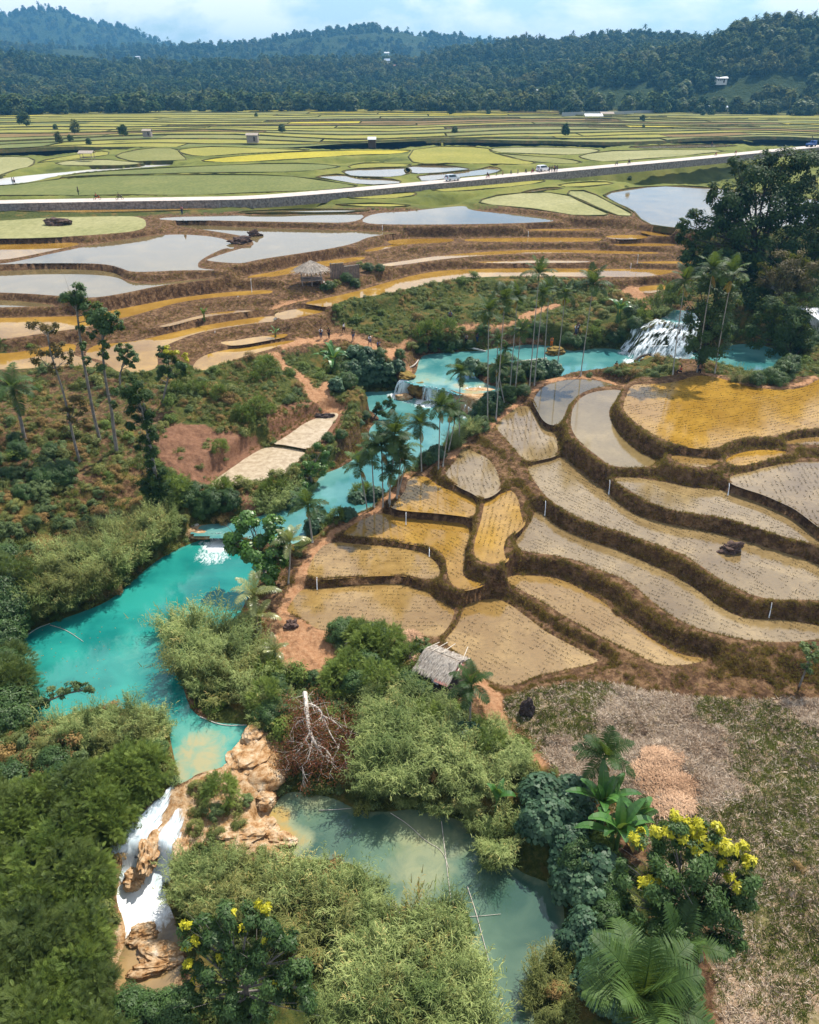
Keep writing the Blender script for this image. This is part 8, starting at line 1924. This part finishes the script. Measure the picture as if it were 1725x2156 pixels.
def compound_wall():
    px = M([(640, 490), (760, 486), (900, 484), (1050, 478), (1200, 474), (1340, 470)]); P3 = np.array([on_plane(u, v, 19.4) for u, v in px]); m = MB()
    n_ = len(P3); v = []
    for p in P3: v += [tuple(p + (0, 0, -.5)), tuple(p + (0, 0, 2.6)), tuple(p + (0, .5, 2.6)), tuple(p + (0, .5, -.5))]
    m.add(v, [(i * 4 + j, (i + 1) * 4 + j, (i + 1) * 4 + (j + 1) % 4, i * 4 + (j + 1) % 4) for i in range(n_ - 1) for j in range(4)])
    tag(m.build('compound_wall', plain_mat('grey_block', (.30, .32, .34), .9, .1, .15)), 'long grey boundary wall in front of the forest edge', 'wall')
compound_wall()
# ------------------------------------------------------------------ trees that stand on the plain and along its edge
ft_ = T_FAR
def plain_tree(px, z, s, me, label, cat='tree', group=None, name='plain_tree'):
    P_ = on_plane(px[0], px[1], z); o = link(bpy.data.objects.new(name, me)); o.location = tuple(P_ - np.array((0, 0, .3))); o.scale = (s,) * 3; o.rotation_euler = (0, 0, random.uniform(0, 6.3)); return tag(o, label, cat, group)
DT = leafy_mesh(57, 2.4, 6.5, 24, 60, .8, 'dark', 1.1, .6, base=.35, name='crown')
plain_tree(one(M, 178, 490), 19.2, 1.25, DT, 'lone dark round tree standing on the plain')
plain_tree(one(L, 106, 541), 19.0, 1.3, DT, 'lone dark tree at the far end of the plain')
dots = []; grove = []
for k, (fn, x_, y_, s_) in enumerate(((M, 330, 482, .5), (L, 375, 612, .5), (L, 520, 580, .9), (L, 320, 560, .6), (L, 235, 548, .5), (L, 1188, 562, .7), (L, 250, 600, .45), (L, 300, 598, .5), (M, 925, 762, .25), (M, 655, 568, .5), (M, 978, 515, .7), (M, 985, 540, .35), (M, 660, 570, .4), (M, 190, 565, .6), (M, 1235, 490, .7), (M, 1268, 488, .7), (L, 1080, 495, .5), (M, 805, 470, 1.0), (M, 815, 478, .9), (M, 715, 470, .9), (M, 655, 485, .9), (M, 670, 488, .8), (M, 640, 487, .7))):
    dots.append(plain_tree(one(fn, x_, y_), 19.2 if y_ < 600 else 18, s_, DT if k % 3 else T_FAR[0], 'small dark tree or bush dotted on the green plain', group='bushes dotted over the plain'))
for k in range(34):
    grove.append(plain_tree(one(M, random.uniform(940, 1290), random.uniform(462, 476)), 19.5, random.uniform(.55, .95), random.choice(T_FAR), 'tree in the grove around the far grey wall', group='grove around the grey wall', name='grove_tree'))
name_places(dots, 'small dark tree or bush on the green plain'); name_places(grove, 'tree in the grove by the far grey wall')
for k in range(150):
    az = R_(random.uniform(-31, 31)); rr = random.uniform(690, 712)
    o = link(bpy.data.objects.new('edge_tree', random.choice([DT, DT, DT] + T_FAR))); s_ = random.uniform(.8, 1.5) * (1.4 if o.data == DT else 1)
    o.location = (rr * math.sin(az), rr * math.cos(az), 18.2); o.scale = (s_ * 1.1, s_ * 1.1, s_); o.rotation_euler = (0, 0, random.uniform(0, 6.3))
    tag(o, 'dark tree in the line where the plain meets the forest', 'tree', 'trees lining the far edge of the plain')
# a papaya by the burnt bank, one by the platform
def papaya(px, top, label, s=1.0):
    P_ = hit(*px); T_ = px_top(P_, *top) - P_; rt = empty('papaya_tree', tuple(P_)); tag(rt, label, 'papaya tree'); m = MB(); m.tube([(0, 0, -.2), T_ * .5 + (.06, 0, 0), T_], [.09, .07, .05], 6); m.build('trunk', LM['bark'], rt)
    r = rnd(8); L8 = [(T_[0] + math.cos(k * 2.4) * .55 * s, T_[1] + math.sin(k * 2.4) * .55 * s, T_[2] + r.uniform(-.3, .3) * s, .32 * s) for k in range(9)] + [(T_[0], T_[1], T_[2] - 1.3 * s, .4 * s), (T_[0] + .3, T_[1], T_[2] - 1.7 * s, .3 * s)]
    link(bpy.data.objects.new('crown', lobe_mesh('crown', 3, L8, .24, 'cassava', 1.0, .45)), rt)
papaya(one(F, 1605, 1270), one(F, 1680, 1060), 'papaya tree on the burnt brown bank', 1.1)
papaya(one(E, 985, 1140), one(E, 980, 1020), 'thin papaya tree beside the straw heap', .9)
# leaves drifting on the water
m = MB(); r = rnd(77)
for k in range(70):
    u, v = one(D, r.uniform(150, 700), r.uniform(900, 1380)); p = on_plane(u, v, 1.52)
    if not inside(np.array([p[0]]), np.array([p[1]]), RIV_TEAL['poly'])[0]: continue
    a = r.uniform(0, 6.28); m.quads(leaf_quads(p[None], np.array([[math.cos(a), math.sin(a), 0.]]), np.array([[0, 0, 1.]]), .12, .08), [r.random()])
tag(m.build('floating_leaves', LM['palm_dry']), 'yellow leaves drifting on the turquoise pool', kind='stuff')
